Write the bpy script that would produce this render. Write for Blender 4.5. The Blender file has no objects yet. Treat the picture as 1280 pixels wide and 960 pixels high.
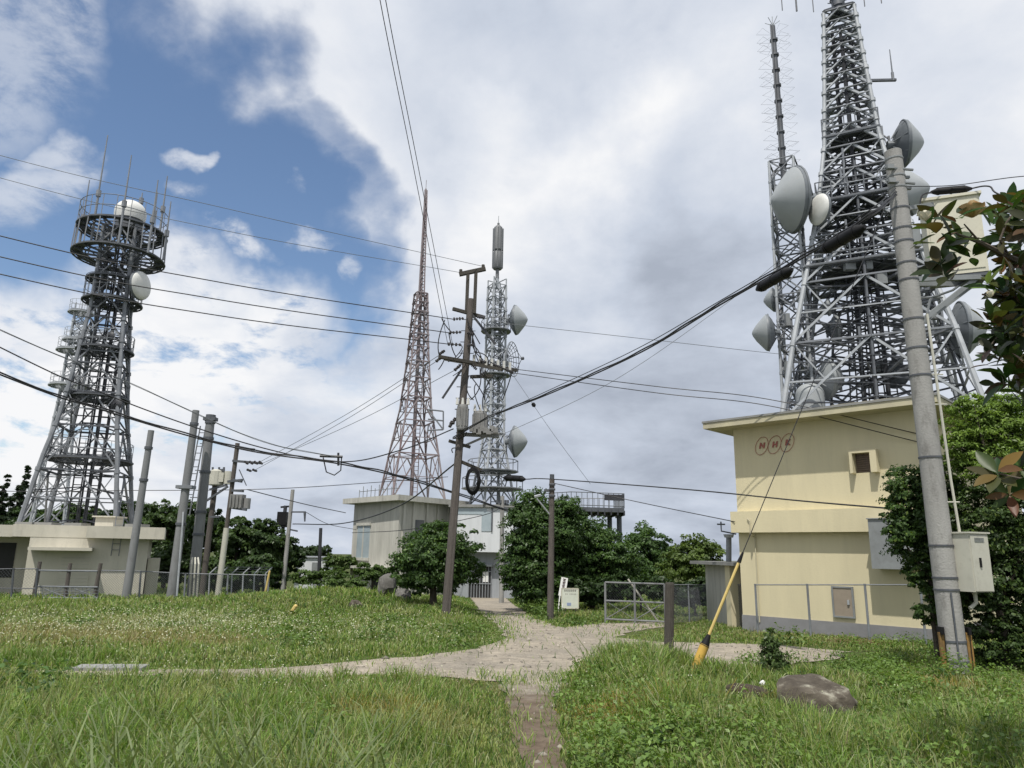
import bpy, bmesh, math, random
import numpy as np
from mathutils import Vector, Matrix
from mathutils.geometry import delaunay_2d_cdt

random.seed(11)
rng = np.random.default_rng(11)
scene = bpy.context.scene
col = scene.collection
V = Vector

# ------------------------------------------------------------------ camera
F = 910.0
PITCH, ROLL = math.radians(13.0), math.radians(1.0)
CAM = V((0, 0, 1.7))
_f = V((0, math.cos(PITCH), math.sin(PITCH)))
_u0 = V((0, -math.sin(PITCH), math.cos(PITCH)))
_r0 = V((1, 0, 0))
_r = _r0 * math.cos(ROLL) + _u0 * math.sin(ROLL)
_u = -_r0 * math.sin(ROLL) + _u0 * math.cos(ROLL)


def ray(px, py):
    return _r * ((px - 640) / F) + _u * ((480 - py) / F) + _f


def P(px, py, d):
    v = ray(px, py)
    return CAM + v * (d / v.y)


def mpp(p):
    """metres per photo pixel at a world point"""
    return (V(p) - CAM).dot(_f) / F


def gz(x, y):
    x = np.asarray(x, float)
    y = np.asarray(y, float)
    yc = np.clip(y, -40, 75)
    z = -0.03 * yc - 0.006 * np.clip(y - 75, 0, 9000)
    z = z + 0.75 * np.exp(-(((x + 8.5) / 5.0) ** 2 + ((y - 37) / 7.0) ** 2))
    z = z + 0.03 * np.sin(x * 0.9 + 1.3) * np.sin(y * 0.7) * np.exp(-np.abs(y) / 60.0)
    return z


def G(x, y):
    return float(gz(x, y))


def gp(px, py):
    v = ray(px, py)
    d = 2.0
    while d < 400:
        p = CAM + v * (d / v.y)
        if p.z <= G(p.x, p.y):
            break
        d += 0.03
    return V((p.x, p.y, G(p.x, p.y)))


cam_data = bpy.data.cameras.new("camera")
cam_data.sensor_width = 36
cam_data.lens = 36 * F / 1280
cam_data.clip_start = 0.05
cam_data.clip_end = 12000
cam = bpy.data.objects.new("camera", cam_data)
col.objects.link(cam)
m3 = Matrix((_r, _u, -_f)).transposed()
cam.matrix_world = Matrix.Translation(CAM) @ m3.to_4x4()
scene.camera = cam

# ------------------------------------------------------------------ mesh builder
ORI = {}


def tag(o, label=None, cat=None, group=None, kind=None):
    if label: o["label"] = label
    if cat: o["category"] = cat
    if group: o["group"] = group
    if kind: o["kind"] = kind
    return o


def root(name, loc, label, cat, group=None):
    o = bpy.data.objects.new(name, None)
    o.empty_display_size = 0.2
    o.location = loc
    col.objects.link(o)
    ORI[o.name] = V(loc)
    return tag(o, label, cat, group)


def perp(d):
    d = V(d).normalized()
    a = V((0, 0, 1)) if abs(d.z) < 0.95 else V((1, 0, 0))
    s = d.cross(a).normalized()
    return s, s.cross(d).normalized()


class MB:
    def __init__(self):
        self.v, self.f = [], []

    def _add(self, vs, fs):
        b = len(self.v)
        self.v.extend([tuple(x) for x in vs])
        self.f.extend([tuple(i + b for i in f) for f in fs])
        return self

    def tube(self, a, b, r, r2=None, n=5, cap=True):
        a, b = V(a), V(b)
        if r2 is None: r2 = r
        if (b - a).length < 1e-6: return self
        s, t = perp(b - a)
        vs, fs = [], []
        for i in range(n):
            w = 2 * math.pi * i / n + 0.4
            k = s * math.cos(w) + t * math.sin(w)
            vs += [a + k * r, b + k * r2]
        for i in range(n):
            j = (i + 1) % n
            fs.append((2 * i, 2 * j, 2 * j + 1, 2 * i + 1))
        if cap:
            fs.append(tuple(2 * i for i in range(n))[::-1])
            fs.append(tuple(2 * i + 1 for i in range(n)))
        return self._add(vs, fs)

    def path(self, pts, r, n=5, r2=None, closed=False):
        pts = [V(p) for p in pts]
        m = len(pts)
        vs, fs = [], []
        s = None
        for i, p in enumerate(pts):
            if closed:
                d = pts[(i + 1) % m] - pts[i - 1]
            else:
                d = pts[min(i + 1, m - 1)] - pts[max(i - 1, 0)]
            d.normalize()
            if s is None:
                s, t = perp(d)
            else:
                s = (s - d * s.dot(d))
                if s.length < 1e-5: s = perp(d)[0]
                s.normalize()
                t = s.cross(d)
            rr = r if r2 is None else r + (r2 - r) * i / (m - 1)
            for k in range(n):
                w = 2 * math.pi * k / n
                vs.append(p + (s * math.cos(w) + t * math.sin(w)) * rr)
        for i in range(m if closed else m - 1):
            i2 = (i + 1) % m
            for k in range(n):
                k2 = (k + 1) % n
                fs.append((i * n + k, i * n + k2, i2 * n + k2, i2 * n + k))
        if not closed:
            fs.append(tuple(range(n))[::-1])
            fs.append(tuple((m - 1) * n + k for k in range(n)))
        return self._add(vs, fs)

    def box(self, c, sx, sy, sz, ax=None):
        c = V(c)
        X, Y, Z = ax or (V((1, 0, 0)), V((0, 1, 0)), V((0, 0, 1)))
        vs = [c + X * (sx / 2 * i) + Y * (sy / 2 * j) + Z * (sz / 2 * k) for k in (-1, 1) for j in (-1, 1) for i in (-1, 1)]
        return self._add(vs, [(0, 2, 3, 1), (4, 5, 7, 6), (0, 1, 5, 4), (2, 6, 7, 3), (0, 4, 6, 2), (1, 3, 7, 5)])

    def beam(self, a, b, w, h=None, up=None):
        a, b = V(a), V(b)
        d = b - a
        L = d.length
        if L < 1e-6: return self
        d.normalize()
        if up is None:
            s, t = perp(d)
        else:
            s = d.cross(V(up)).normalized()
            t = s.cross(d)
        return self.box((a + b) / 2, L, w, h or w, (d, s, t))

    def angle(self, a, b, w, up=None):
        """an L-shaped steel section"""
        a, b = V(a), V(b)
        d = (b - a)
        if d.length < 1e-6: return self
        d.normalize()
        s, t = perp(d)
        th = w * 0.18
        self.box((a + b) / 2 + t * (w / 2), (b - a).length, th, w, (d, s, t))
        self.box((a + b) / 2 + s * (w / 2 + th / 2), (b - a).length, w, th, (d, s, t))
        return self

    def lathe(self, prof, o, axis, n=20):
        o = V(o)
        ax = V(axis).normalized()
        s, t = perp(ax)
        vs, fs = [], []
        for (r, h) in prof:
            for k in range(n):
                w = 2 * math.pi * k / n
                vs.append(o + ax * h + (s * math.cos(w) + t * math.sin(w)) * max(r, 1e-4))
        for i in range(len(prof) - 1):
            for k in range(n):
                k2 = (k + 1) % n
                fs.append((i * n + k, i * n + k2, (i + 1) * n + k2, (i + 1) * n + k))
        fs.append(tuple(range(n))[::-1])
        fs.append(tuple((len(prof) - 1) * n + k for k in range(n)))
        return self._add(vs, fs)

    def ring(self, c, R, r, axis=(0, 0, 1), n=24, m=4):
        c = V(c)
        s, t = perp(axis)
        return self.path([c + (s * math.cos(2 * math.pi * i / n) + t * math.sin(2 * math.pi * i / n)) * R for i in range(n)], r, m, closed=True)

    def annulus(self, c, r0, r1, h, n=24):
        c = V(c)
        vs, fs = [], []
        for i in range(n):
            a = 2 * math.pi * i / n
            k = V((math.cos(a), math.sin(a), 0))
            vs += [c + k * r0, c + k * r1, c + k * r1 + V((0, 0, h)), c + k * r0 + V((0, 0, h))]
        for i in range(n):
            j = (i + 1) % n
            for q in range(4):
                q2 = (q + 1) % 4
                fs.append((4 * i + q, 4 * j + q, 4 * j + q2, 4 * i + q2))
        return self._add(vs, fs)

    def prism(self, pts, z0, z1):
        n = len(pts)
        vs = [V((p[0], p[1], z0)) for p in pts] + [V((p[0], p[1], z1)) for p in pts]
        fs = [tuple(range(n))[::-1], tuple(range(n, 2 * n))]
        for i in range(n):
            j = (i + 1) % n
            fs.append((i, j, n + j, n + i))
        return self._add(vs, fs)

    def build(self, name, mat, parent=None, loc=None, smooth=False, sharp=40):
        if parent is not None:
            o0 = ORI[parent.name]
        else:
            o0 = V(loc) if loc is not None else V((0, 0, 0))
        me = bpy.data.meshes.new(name)
        me.from_pydata([(x[0] - o0.x, x[1] - o0.y, x[2] - o0.z) for x in self.v], [], self.f)
        me.materials.append(mat)
        bm = bmesh.new()
        bm.from_mesh(me)
        bmesh.ops.recalc_face_normals(bm, faces=bm.faces)
        bm.to_mesh(me)
        bm.free()
        if smooth:
            me.polygons.foreach_set("use_smooth", [True] * len(me.polygons))
            me.set_sharp_from_angle(angle=math.radians(sharp))
        o = bpy.data.objects.new(name, me)
        col.objects.link(o)
        ORI[o.name] = o0
        if parent is not None:
            o.parent = parent
        else:
            o.location = o0
        return o


def roughen(o, amp, scale=2.0, seed=0):
    """push vertices about a little so nothing is machine-straight"""
    n = len(o.data.vertices)
    a = np.empty(n * 3)
    o.data.vertices.foreach_get("co", a)
    a = a.reshape(-1, 3)
    r = np.random.default_rng(seed)
    k = r.normal(size=(3, 3)) * scale
    ph = r.uniform(0, 6, 3)
    a += amp * np.sin(a @ k + ph) + 0.5 * amp * np.sin(a @ (k.T * 2.3) + ph[::-1])
    o.data.vertices.foreach_set("co", a.ravel())
    o.data.update()


# ------------------------------------------------------------------ materials
def _nt(name):
    m = bpy.data.materials.new(name)
    m.use_nodes = True
    nt = m.node_tree
    b = nt.nodes["Principled BSDF"]
    return m, nt, b


def pmat(name, c1, c2=None, scale=3.0, rough=0.75, bump=0.0, stretch=(1, 1, 1), metal=0.0, lo=0.35, hi=0.68, c3=None, s3=14.0, f3=0.5, spec=0.4, bscale=None):
    """two-colour noise material with an optional finer third layer (dirt, rust, lichen) and bump"""
    m, nt, b = _nt(name)
    N, L = nt.nodes, nt.links
    tc = N.new("ShaderNodeTexCoord")
    mp = N.new("ShaderNodeMapping")
    mp.inputs["Scale"].default_value = stretch
    L.new(tc.outputs["Object"], mp.inputs["Vector"])
    no = N.new("ShaderNodeTexNoise")
    no.inputs["Scale"].default_value = scale
    no.inputs["Detail"].default_value = 7
    no.inputs["Roughness"].default_value = 0.62
    L.new(mp.outputs[0], no.inputs["Vector"])
    mr = N.new("ShaderNodeMapRange")
    mr.inputs["From Min"].default_value = lo
    mr.inputs["From Max"].default_value = hi
    L.new(no.outputs["Fac"], mr.inputs["Value"])
    mx = N.new("ShaderNodeMix")
    mx.data_type = "RGBA"
    c2 = c2 or tuple(x * 0.72 for x in c1)
    mx.inputs[6].default_value = (*c1, 1)
    mx.inputs[7].default_value = (*c2, 1)
    L.new(mr.outputs[0], mx.inputs[0])
    out = mx.outputs[2]
    if c3:
        n3 = N.new("ShaderNodeTexNoise")
        n3.inputs["Scale"].default_value = s3
        n3.inputs["Detail"].default_value = 8
        n3.inputs["Roughness"].default_value = 0.7
        L.new(mp.outputs[0], n3.inputs["Vector"])
        r3 = N.new("ShaderNodeMapRange")
        r3.inputs["From Min"].default_value = 0.52
        r3.inputs["From Max"].default_value = 0.72
        r3.inputs["To Max"].default_value = f3
        L.new(n3.outputs["Fac"], r3.inputs["Value"])
        m2 = N.new("ShaderNodeMix")
        m2.data_type = "RGBA"
        m2.inputs[7].default_value = (*c3, 1)
        L.new(r3.outputs[0], m2.inputs[0])
        L.new(out, m2.inputs[6])
        out = m2.outputs[2]
    L.new(out, b.inputs["Base Color"])
    b.inputs["Roughness"].default_value = rough
    b.inputs["Metallic"].default_value = metal
    b.inputs["Specular IOR Level"].default_value = spec
    if bump:
        bn = N.new("ShaderNodeTexNoise")
        bn.inputs["Scale"].default_value = bscale or scale * 6
        bn.inputs["Detail"].default_value = 8
        L.new(tc.outputs["Object"], bn.inputs["Vector"])
        bp = N.new("ShaderNodeBump")
        bp.inputs["Strength"].default_value = bump
        bp.inputs["Distance"].default_value = 0.03
        L.new(bn.outputs["Fac"], bp.inputs["Height"])
        L.new(bp.outputs[0], b.inputs["Normal"])
    return m


def leafmat(name, trans=0.3, rough=0.45, spec=0.3):
    """foliage: each leaf or blade carries its own tint"""
    m, nt, b = _nt(name)
    N, L = nt.nodes, nt.links
    at = N.new("ShaderNodeAttribute")
    at.attribute_name = "tint"
    L.new(at.outputs["Color"], b.inputs["Base Color"])
    b.inputs["Roughness"].default_value = rough
    b.inputs["Specular IOR Level"].default_value = spec
    tr = N.new("ShaderNodeBsdfTranslucent")
    g = N.new("ShaderNodeMix")
    g.data_type = "RGBA"
    g.blend_type = "MULTIPLY"
    g.inputs[0].default_value = 1
    g.inputs[7].default_value = (1.25, 1.3, 0.6, 1)
    L.new(at.outputs["Color"], g.inputs[6])
    L.new(g.outputs[2], tr.inputs["Color"])
    ms = N.new("ShaderNodeMixShader")
    ms.inputs[0].default_value = trans
    L.new(b.outputs[0], ms.inputs[1])
    L.new(tr.outputs[0], ms.inputs[2])
    L.new(ms.outputs[0], nt.nodes["Material Output"].inputs["Surface"])
    return m


M = {}
M["steel_light"] = pmat("galvanised_light", (0.39, 0.41, 0.43), (0.27, 0.29, 0.31), 1.5, 0.5, c3=(0.24, 0.22, 0.20), s3=9, f3=0.35)
M["steel_mid"] = pmat("galvanised_mid", (0.21, 0.225, 0.245), (0.14, 0.15, 0.165), 1.5, 0.5, c3=(0.16, 0.13, 0.11), s3=9, f3=0.4)
M["steel_dark"] = pmat("weathered_steel", (0.10, 0.11, 0.125), (0.065, 0.07, 0.08), 2, 0.55, c3=(0.07, 0.05, 0.04), s3=9, f3=0.5)
M["steel_black"] = pmat("dark_steel", (0.045, 0.048, 0.055), (0.03, 0.03, 0.035), 2, 0.5)
M["fadedred"] = pmat("faded_red_paint", (0.165, 0.118, 0.122), (0.29, 0.265, 0.27), 0.30, 0.7, c3=(0.10, 0.07, 0.065), s3=8, f3=0.5)
M["radome"] = pmat("radome_grey", (0.33, 0.35, 0.36), (0.28, 0.30, 0.31), 0.9, 0.55, c3=(0.3, 0.3, 0.29), s3=4, f3=0.4)
M["radome_white"] = pmat("radome_white", (0.66, 0.66, 0.63), (0.56, 0.56, 0.53), 0.9, 0.5)
M["dishback"] = pmat("dish_back_grey", (0.17, 0.185, 0.20), (0.12, 0.135, 0.15), 2, 0.5)
M["concrete_pole"] = pmat("pole_concrete", (0.33, 0.325, 0.31), (0.25, 0.245, 0.235), 1.6, 0.9, 0.35, (1, 1, 0.35), c3=(0.11, 0.105, 0.095), s3=4, f3=0.75, bscale=30)
M["wood_pole"] = pmat("weathered_wood", (0.115, 0.10, 0.09), (0.065, 0.057, 0.052), 7, 0.9, 0.6, (6, 6, 0.35), c3=(0.24, 0.22, 0.2), s3=10, f3=0.4)
M["wood_dark"] = pmat("old_wood_post", (0.075, 0.068, 0.058), (0.04, 0.036, 0.03), 9, 0.95, 0.8, (6, 6, 0.6), c3=(0.13, 0.13, 0.11), s3=12, f3=0.5)
M["wire"] = pmat("cable_black", (0.018, 0.018, 0.02), (0.03, 0.03, 0.032), 5, 0.5)
M["pole_steel"] = pmat("grey_pole_paint", (0.215, 0.22, 0.225), (0.155, 0.16, 0.165), 1.2, 0.8, 0.2, (1, 1, 0.3), c3=(0.11, 0.10, 0.095), s3=5, f3=0.5)
M["wire_grey"] = pmat("cable_grey", (0.13, 0.14, 0.15), (0.09, 0.1, 0.1), 5, 0.5)
M["cream"] = pmat("cream_render", (0.63, 0.565, 0.38), (0.55, 0.495, 0.335), 0.7, 0.9, 0.12, (1.6, 1.6, 0.22), c3=(0.40, 0.36, 0.26), s3=2.6, f3=0.22, bscale=18)
M["cream_roof"] = pmat("roof_edge", (0.50, 0.46, 0.32), (0.38, 0.35, 0.26), 1.5, 0.9, 0.1)
M["roof_top"] = pmat("roof_grey", (0.26, 0.26, 0.25), (0.2, 0.2, 0.19), 1.5, 0.9, 0.1)
M["plinth"] = pmat("plinth_grey", (0.235, 0.235, 0.245), (0.18, 0.18, 0.185), 1.5, 0.9, 0.15)
M["beige"] = pmat("beige_concrete", (0.56, 0.53, 0.45), (0.46, 0.44, 0.37), 0.8, 0.9, 0.12, (1, 1, 0.35), c3=(0.33, 0.31, 0.27), s3=2.2, f3=0.45)
M["old_concrete"] = pmat("stained_concrete", (0.52, 0.51, 0.46), (0.39, 0.38, 0.34), 0.9, 0.92, 0.15, (1.6, 1.6, 0.22), c3=(0.20, 0.20, 0.18), s3=2.6, f3=0.5)
M["white_panel"] = pmat("white_cladding", (0.62, 0.64, 0.66), (0.55, 0.57, 0.59), 1.0, 0.6, 0, (3, 3, 0.3), c3=(0.45, 0.46, 0.46), s3=3, f3=0.4)
M["grey_panel"] = pmat("grey_cladding", (0.33, 0.35, 0.375), (0.27, 0.285, 0.305), 1.2, 0.6, 0, (4, 4, 0.3))
M["brown"] = pmat("brown_door_paint", (0.22, 0.165, 0.125), (0.17, 0.125, 0.095), 3, 0.6, 0, (6, 6, 0.6))
M["taupe"] = pmat("taupe_door_paint", (0.29, 0.245, 0.195), (0.25, 0.21, 0.165), 3, 0.6)
M["dark"] = pmat("dark_opening", (0.025, 0.026, 0.028), (0.02, 0.02, 0.02), 2, 0.6)
M["glass"] = pmat("window_glass", (0.035, 0.04, 0.045), (0.05, 0.055, 0.06), 2, 0.12, spec=0.8)
M["paleglass"] = pmat("blinded_glass", (0.36, 0.42, 0.45), (0.30, 0.36, 0.39), 2, 0.2, spec=0.6)
M["boxgrey"] = pmat("grey_box_paint", (0.23, 0.245, 0.25), (0.18, 0.19, 0.195), 2, 0.6, c3=(0.13, 0.13, 0.12), s3=5, f3=0.4)
M["cabinet"] = pmat("cabinet_paint", (0.50, 0.49, 0.42), (0.45, 0.44, 0.38), 2, 0.55, c3=(0.3, 0.28, 0.23), s3=8, f3=0.35)
M["cabinet_pale"] = pmat("pale_box_paint", (0.56, 0.54, 0.43), (0.50, 0.48, 0.39), 2, 0.5, c3=(0.36, 0.33, 0.26), s3=8, f3=0.3)
M["red"] = pmat("red_paint", (0.30, 0.085, 0.07), (0.36, 0.14, 0.11), 8, 0.6)
M["yellow"] = pmat("yellow_plastic", (0.58, 0.37, 0.075), (0.46, 0.29, 0.06), 5, 0.7, c3=(0.22, 0.16, 0.07), s3=9, f3=0.7)
M["yellow_pale"] = pmat("pale_yellow_plastic", (0.60, 0.45, 0.16), (0.5, 0.38, 0.14), 6, 0.5)
M["guard"] = pmat("worn_guard", (0.33, 0.19, 0.05), (0.16, 0.10, 0.04), 5, 0.8, c3=(0.05, 0.04, 0.03), s3=7, f3=0.7)
M["black"] = pmat("black_plastic", (0.008, 0.008, 0.009), (0.014, 0.014, 0.015), 6, 0.6, spec=0.2)
M["sign"] = pmat("sign_white", (0.66, 0.68, 0.60), (0.58, 0.61, 0.53), 3, 0.6, c3=(0.45, 0.48, 0.4), s3=8, f3=0.4)
M["ink"] = pmat("sign_ink", (0.09, 0.06, 0.06), (0.12, 0.08, 0.08), 8, 0.7)
M["blueink"] = pmat("sign_blue", (0.24, 0.30, 0.46), (0.3, 0.35, 0.5), 8, 0.7)
M["white"] = pmat("white_paint", (0.74, 0.74, 0.72), (0.66, 0.66, 0.64), 3, 0.6)
M["bark"] = pmat("bark", (0.085, 0.07, 0.055), (0.045, 0.037, 0.03), 6, 0.95, 0.8, (4, 4, 0.7))
M["twig"] = pmat("twig_bark", (0.11, 0.09, 0.07), (0.07, 0.055, 0.045), 9, 0.9, 0.4)
M["rock"] = pmat("rock", (0.05, 0.041, 0.031), (0.115, 0.098, 0.075), 4.5, 0.95, 1.0, c3=(0.36, 0.35, 0.28), s3=5, f3=0.9, bscale=9)
M["rock_grey"] = pmat("rock_grey", (0.14, 0.135, 0.125), (0.075, 0.07, 0.065), 3, 0.95, 0.9, c3=(0.3, 0.3, 0.27), s3=6, f3=0.6, bscale=8)
M["porcelain"] = pmat("insulator", (0.055, 0.05, 0.05), (0.035, 0.03, 0.03), 6, 0.3)
M["porcelain_white"] = pmat("insulator_white", (0.55, 0.54, 0.5), (0.5, 0.5, 0.47), 6, 0.3)
M["transformer"] = pmat("transformer_grey", (0.22, 0.22, 0.215), (0.16, 0.16, 0.155), 3, 0.6, c3=(0.17, 0.14, 0.11), s3=8, f3=0.4)
M["antenna_grey"] = pmat("cylinder_antenna", (0.16, 0.165, 0.17), (0.12, 0.125, 0.13), 4, 0.5, 0, (8, 8, 0.5))
M["soil"] = pmat("soil_dark", (0.04, 0.032, 0.025), (0.07, 0.05, 0.035), 6, 1.0, 0.8)
M["leaf"] = leafmat("foliage")
M["leaf_glossy"] = leafmat("glossy_foliage", 0.28, 0.42, 0.3)
M["grass"] = leafmat("grass_blades", 0.35, 0.5, 0.25)
M["petal_white"] = pmat("petal_cream", (0.74, 0.70, 0.58), (0.68, 0.62, 0.46), 9, 0.5)
M["petal_brown"] = pmat("petal_tan", (0.50, 0.28, 0.12), (0.62, 0.45, 0.24), 12, 0.6)
# ------------------------------------------------------------------ light and sky
sun_dir = V((-0.30, -0.95, 0)).normalized() * math.cos(math.radians(63)) + V((0, 0, math.sin(math.radians(63))))
sd = bpy.data.lights.new("sun", "SUN")
sd.energy = 4.3
sd.angle = math.radians(0.8)
sd.color = (1.0, 0.955, 0.88)
so = bpy.data.objects.new("sun", sd)
so.rotation_euler = sun_dir.to_track_quat("Z", "Y").to_euler()
so.location = (0, 0, 60)
col.objects.link(so)

world = bpy.data.worlds.new("World")
scene.world = world
world.use_nodes = True
wn, wl = world.node_tree.nodes, world.node_tree.links
bg = wn["Background"]
skyt = wn.new("ShaderNodeTexSky")
skyt.sky_type = "NISHITA"
skyt.sun_disc = False
skyt.sun_elevation = math.radians(63)
skyt.sun_rotation = math.atan2(sun_dir.x, sun_dir.y)
skyt.altitude = 800
skyt.air_density = 1.15
skyt.ozone_density = 2.6
skyt.dust_density = 0.6
bg.inputs["Strength"].default_value = 0.13
wl.new(skyt.outputs[0], bg.inputs["Color"])
tcw = wn.new("ShaderNodeTexCoord")
DIR = tcw.outputs["Generated"]


def wmath(op, a, b=None, c=None):
    n = wn.new("ShaderNodeMath")
    n.operation = op
    for i, x in enumerate((a, b, c)):
        if x is None: continue
        if isinstance(x, (int, float)): n.inputs[i].default_value = x
        else: wl.new(x, n.inputs[i])
    return n.outputs[0]


def wrange(x, a, b, c=0.0, d=1.0, mode="SMOOTHSTEP"):
    n = wn.new("ShaderNodeMapRange")
    n.interpolation_type = mode
    n.inputs["From Min"].default_value = a
    n.inputs["From Max"].default_value = b
    n.inputs["To Min"].default_value = c
    n.inputs["To Max"].default_value = d
    wl.new(x, n.inputs["Value"])
    return n.outputs[0]


def wnoise(vec, scale, detail, rough, dist=0.0, off=(0, 0, 0)):
    mp = wn.new("ShaderNodeMapping")
    mp.inputs["Location"].default_value = off
    wl.new(vec, mp.inputs["Vector"])
    n = wn.new("ShaderNodeTexNoise")
    n.inputs["Scale"].default_value = scale
    n.inputs["Detail"].default_value = detail
    n.inputs["Roughness"].default_value = rough
    n.inputs["Distortion"].default_value = dist
    wl.new(mp.outputs[0], n.inputs["Vector"])
    return n.outputs["Fac"]


sep = wn.new("ShaderNodeSeparateXYZ")
wl.new(DIR, sep.inputs[0])
zc = wmath("MAXIMUM", wmath("ADD", sep.outputs[2], 0.28), 0.12)
cb = wn.new("ShaderNodeCombineXYZ")
wl.new(wmath("DIVIDE", sep.outputs[0], zc), cb.inputs[0])
wl.new(wmath("DIVIDE", sep.outputs[1], zc), cb.inputs[1])
PL = cb.outputs[0]


wq_ = wn.new("ShaderNodeTexNoise"); wq_.inputs["Scale"].default_value = 5.0; wq_.inputs["Detail"].default_value = 6; wl.new(DIR, wq_.inputs["Vector"])
wv1 = wn.new("ShaderNodeVectorMath"); wv1.operation = "SUBTRACT"; wv1.inputs[1].default_value = (.5, .5, .5); wl.new(wq_.outputs["Color"], wv1.inputs[0])
wv2 = wn.new("ShaderNodeVectorMath"); wv2.operation = "SCALE"; wv2.inputs["Scale"].default_value = 0.42; wl.new(wv1.outputs[0], wv2.inputs[0])
wv3 = wn.new("ShaderNodeVectorMath"); wv3.operation = "ADD"; wl.new(DIR, wv3.inputs[0]); wl.new(wv2.outputs[0], wv3.inputs[1])
wv4 = wn.new("ShaderNodeVectorMath"); wv4.operation = "NORMALIZE"; wl.new(wv3.outputs[0], wv4.inputs[0])
DIRW = wv4.outputs[0]


def blob(px, py, r_in, r_out, amp=1.0):
    c = ray(px, py).normalized()
    n = wn.new("ShaderNodeVectorMath")
    n.operation = "DOT_PRODUCT"
    n.inputs[1].default_value = c
    wl.new(DIRW, n.inputs[0])
    return wrange(n.outputs["Value"], math.cos(math.radians(r_out)), math.cos(math.radians(r_in)), 0, amp)


def vmax(lst):
    o = lst[0]
    for x in lst[1:]: o = wmath("MAXIMUM", o, x)
    return o


blue = vmax([blob(150, 150, 7, 15), blob(60, 330, 8, 13), blob(-60, 180, 9, 17), blob(-150, 40, 8, 16, 0.6), blob(260, 330, 7, 14), blob(340, 390, 4, 10, 0.85),
             blob(420, 385, 2.5, 7, 0.75), blob(400, 225, 1.5, 5.5, 0.7), blob(205, 60, 3, 9, 0.8), blob(250, 400, 3, 8, 0.8), blob(460, 480, 1, 6, 0.4)])
n1 = wnoise(PL, 2.6, 10, 0.6, 0.35, (3.1, 1.7, 0))
n1b = wnoise(PL, 6.0, 8, 0.62, 0.2, (0.3, 5.2, 0))
dens = wmath("SUBTRACT", wmath("ADD", wmath("ADD", wmath("MULTIPLY", n1, 0.9), wmath("MULTIPLY", n1b, 0.45)), 0.42), wmath("MULTIPLY", blue, 0.86))
cover = wrange(dens, 0.28, 1.02)
# small white clouds standing in the blue
puffs = vmax([blob(88, 155, 0.5, 2.6, 0.9), blob(60, 215, 0.3, 3.2, 0.85), blob(285, 325, 0.6, 2.4, 0.9), blob(300, 241, 0.2, 1.6, 0.8), blob(210, 365, 0.3, 2.4, 0.75), blob(375, 316, 0.2, 1.6, 0.8), blob(10, 20, 1, 6, 0.6)])
puff = wmath("MULTIPLY", puffs, wrange(n1b, 0.40, 0.62))
cover = wmath("MAXIMUM", cover, wmath("MULTIPLY", puff, 0.9))

bank = wmath("MULTIPLY", vmax([blob(40, 505, 4, 10), blob(200, 515, 5, 11), blob(-60, 540, 6, 12), blob(330, 500, 4, 9), blob(110, 600, 6, 12)]), wrange(n1b, 0.30, 0.50))
cover = wmath("MAXIMUM", cover, bank)

n2 = wnoise(PL, 1.5, 8, 0.58, 0.25, (8.3, 2.2, 0))
n3 = wnoise(PL, 4.5, 9, 0.6, 0.3, (1.3, 7.2, 0))
shade = wmath("ADD", wmath("MULTIPLY", n2, 0.74), wmath("MULTIPLY", n3, 0.26))
bright = vmax([blob(690, 290, 2, 13, 0.22), blob(1180, 200, 3, 12, 0.12), blob(540, 200, 3, 12, 0.10), blob(190, 480, 4, 12, 0.22), blob(40, 490, 3, 11, 0.18), blob(1230, 150, 4, 16, 0.10), blob(420, 130, 4, 16, 0.06), blob(560, 30, 4, 16, 0.03)])
dark = vmax([blob(820, 520, 7, 20, 0.21), blob(560, 560, 5, 14, 0.10), blob(900, 330, 5, 14, 0.07), blob(640, 130, 4, 12, 0.08), blob(1100, 330, 4, 12, 0.08), blob(330, 640, 6, 14, 0.12), blob(1140, 60, 3, 10, 0.05), blob(1000, 450, 5, 14, 0.06)])
shade = wmath("SUBTRACT", wmath("ADD", shade, bright), dark)
cr = wn.new("ShaderNodeValToRGB")
e = cr.color_ramp.elements
e[0].position, e[0].color = 0.20, (0.40, 0.445, 0.53, 1)
e[1].position, e[1].color = 0.68, (0.92, 0.925, 0.94, 1)
x = cr.color_ramp.elements.new(0.38); x.color = (0.57, 0.625, 0.725, 1)
x = cr.color_ramp.elements.new(0.52); x.color = (0.715, 0.755, 0.83, 1)
wl.new(shade, cr.inputs[0])
bgc = wn.new("ShaderNodeBackground")
bgc.inputs["Strength"].default_value = 1.0
wl.new(cr.outputs[0], bgc.inputs["Color"])
mixw = wn.new("ShaderNodeMixShader")
wl.new(cover, mixw.inputs[0])
wl.new(bg.outputs[0], mixw.inputs[1])
wl.new(bgc.outputs[0], mixw.inputs[2])
wl.new(mixw.outputs[0], wn["World Output"].inputs["Surface"])

scene.view_settings.view_transform = "Standard"
scene.view_settings.look = "None"
scene.view_settings.exposure = 0.03
scene.view_settings.gamma = 1.0
scene.view_settings.use_curve_mapping = False
scene.render.film_transparent = False
scene.cycles.max_bounces = 6
scene.cycles.transparent_max_bounces = 4

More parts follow.
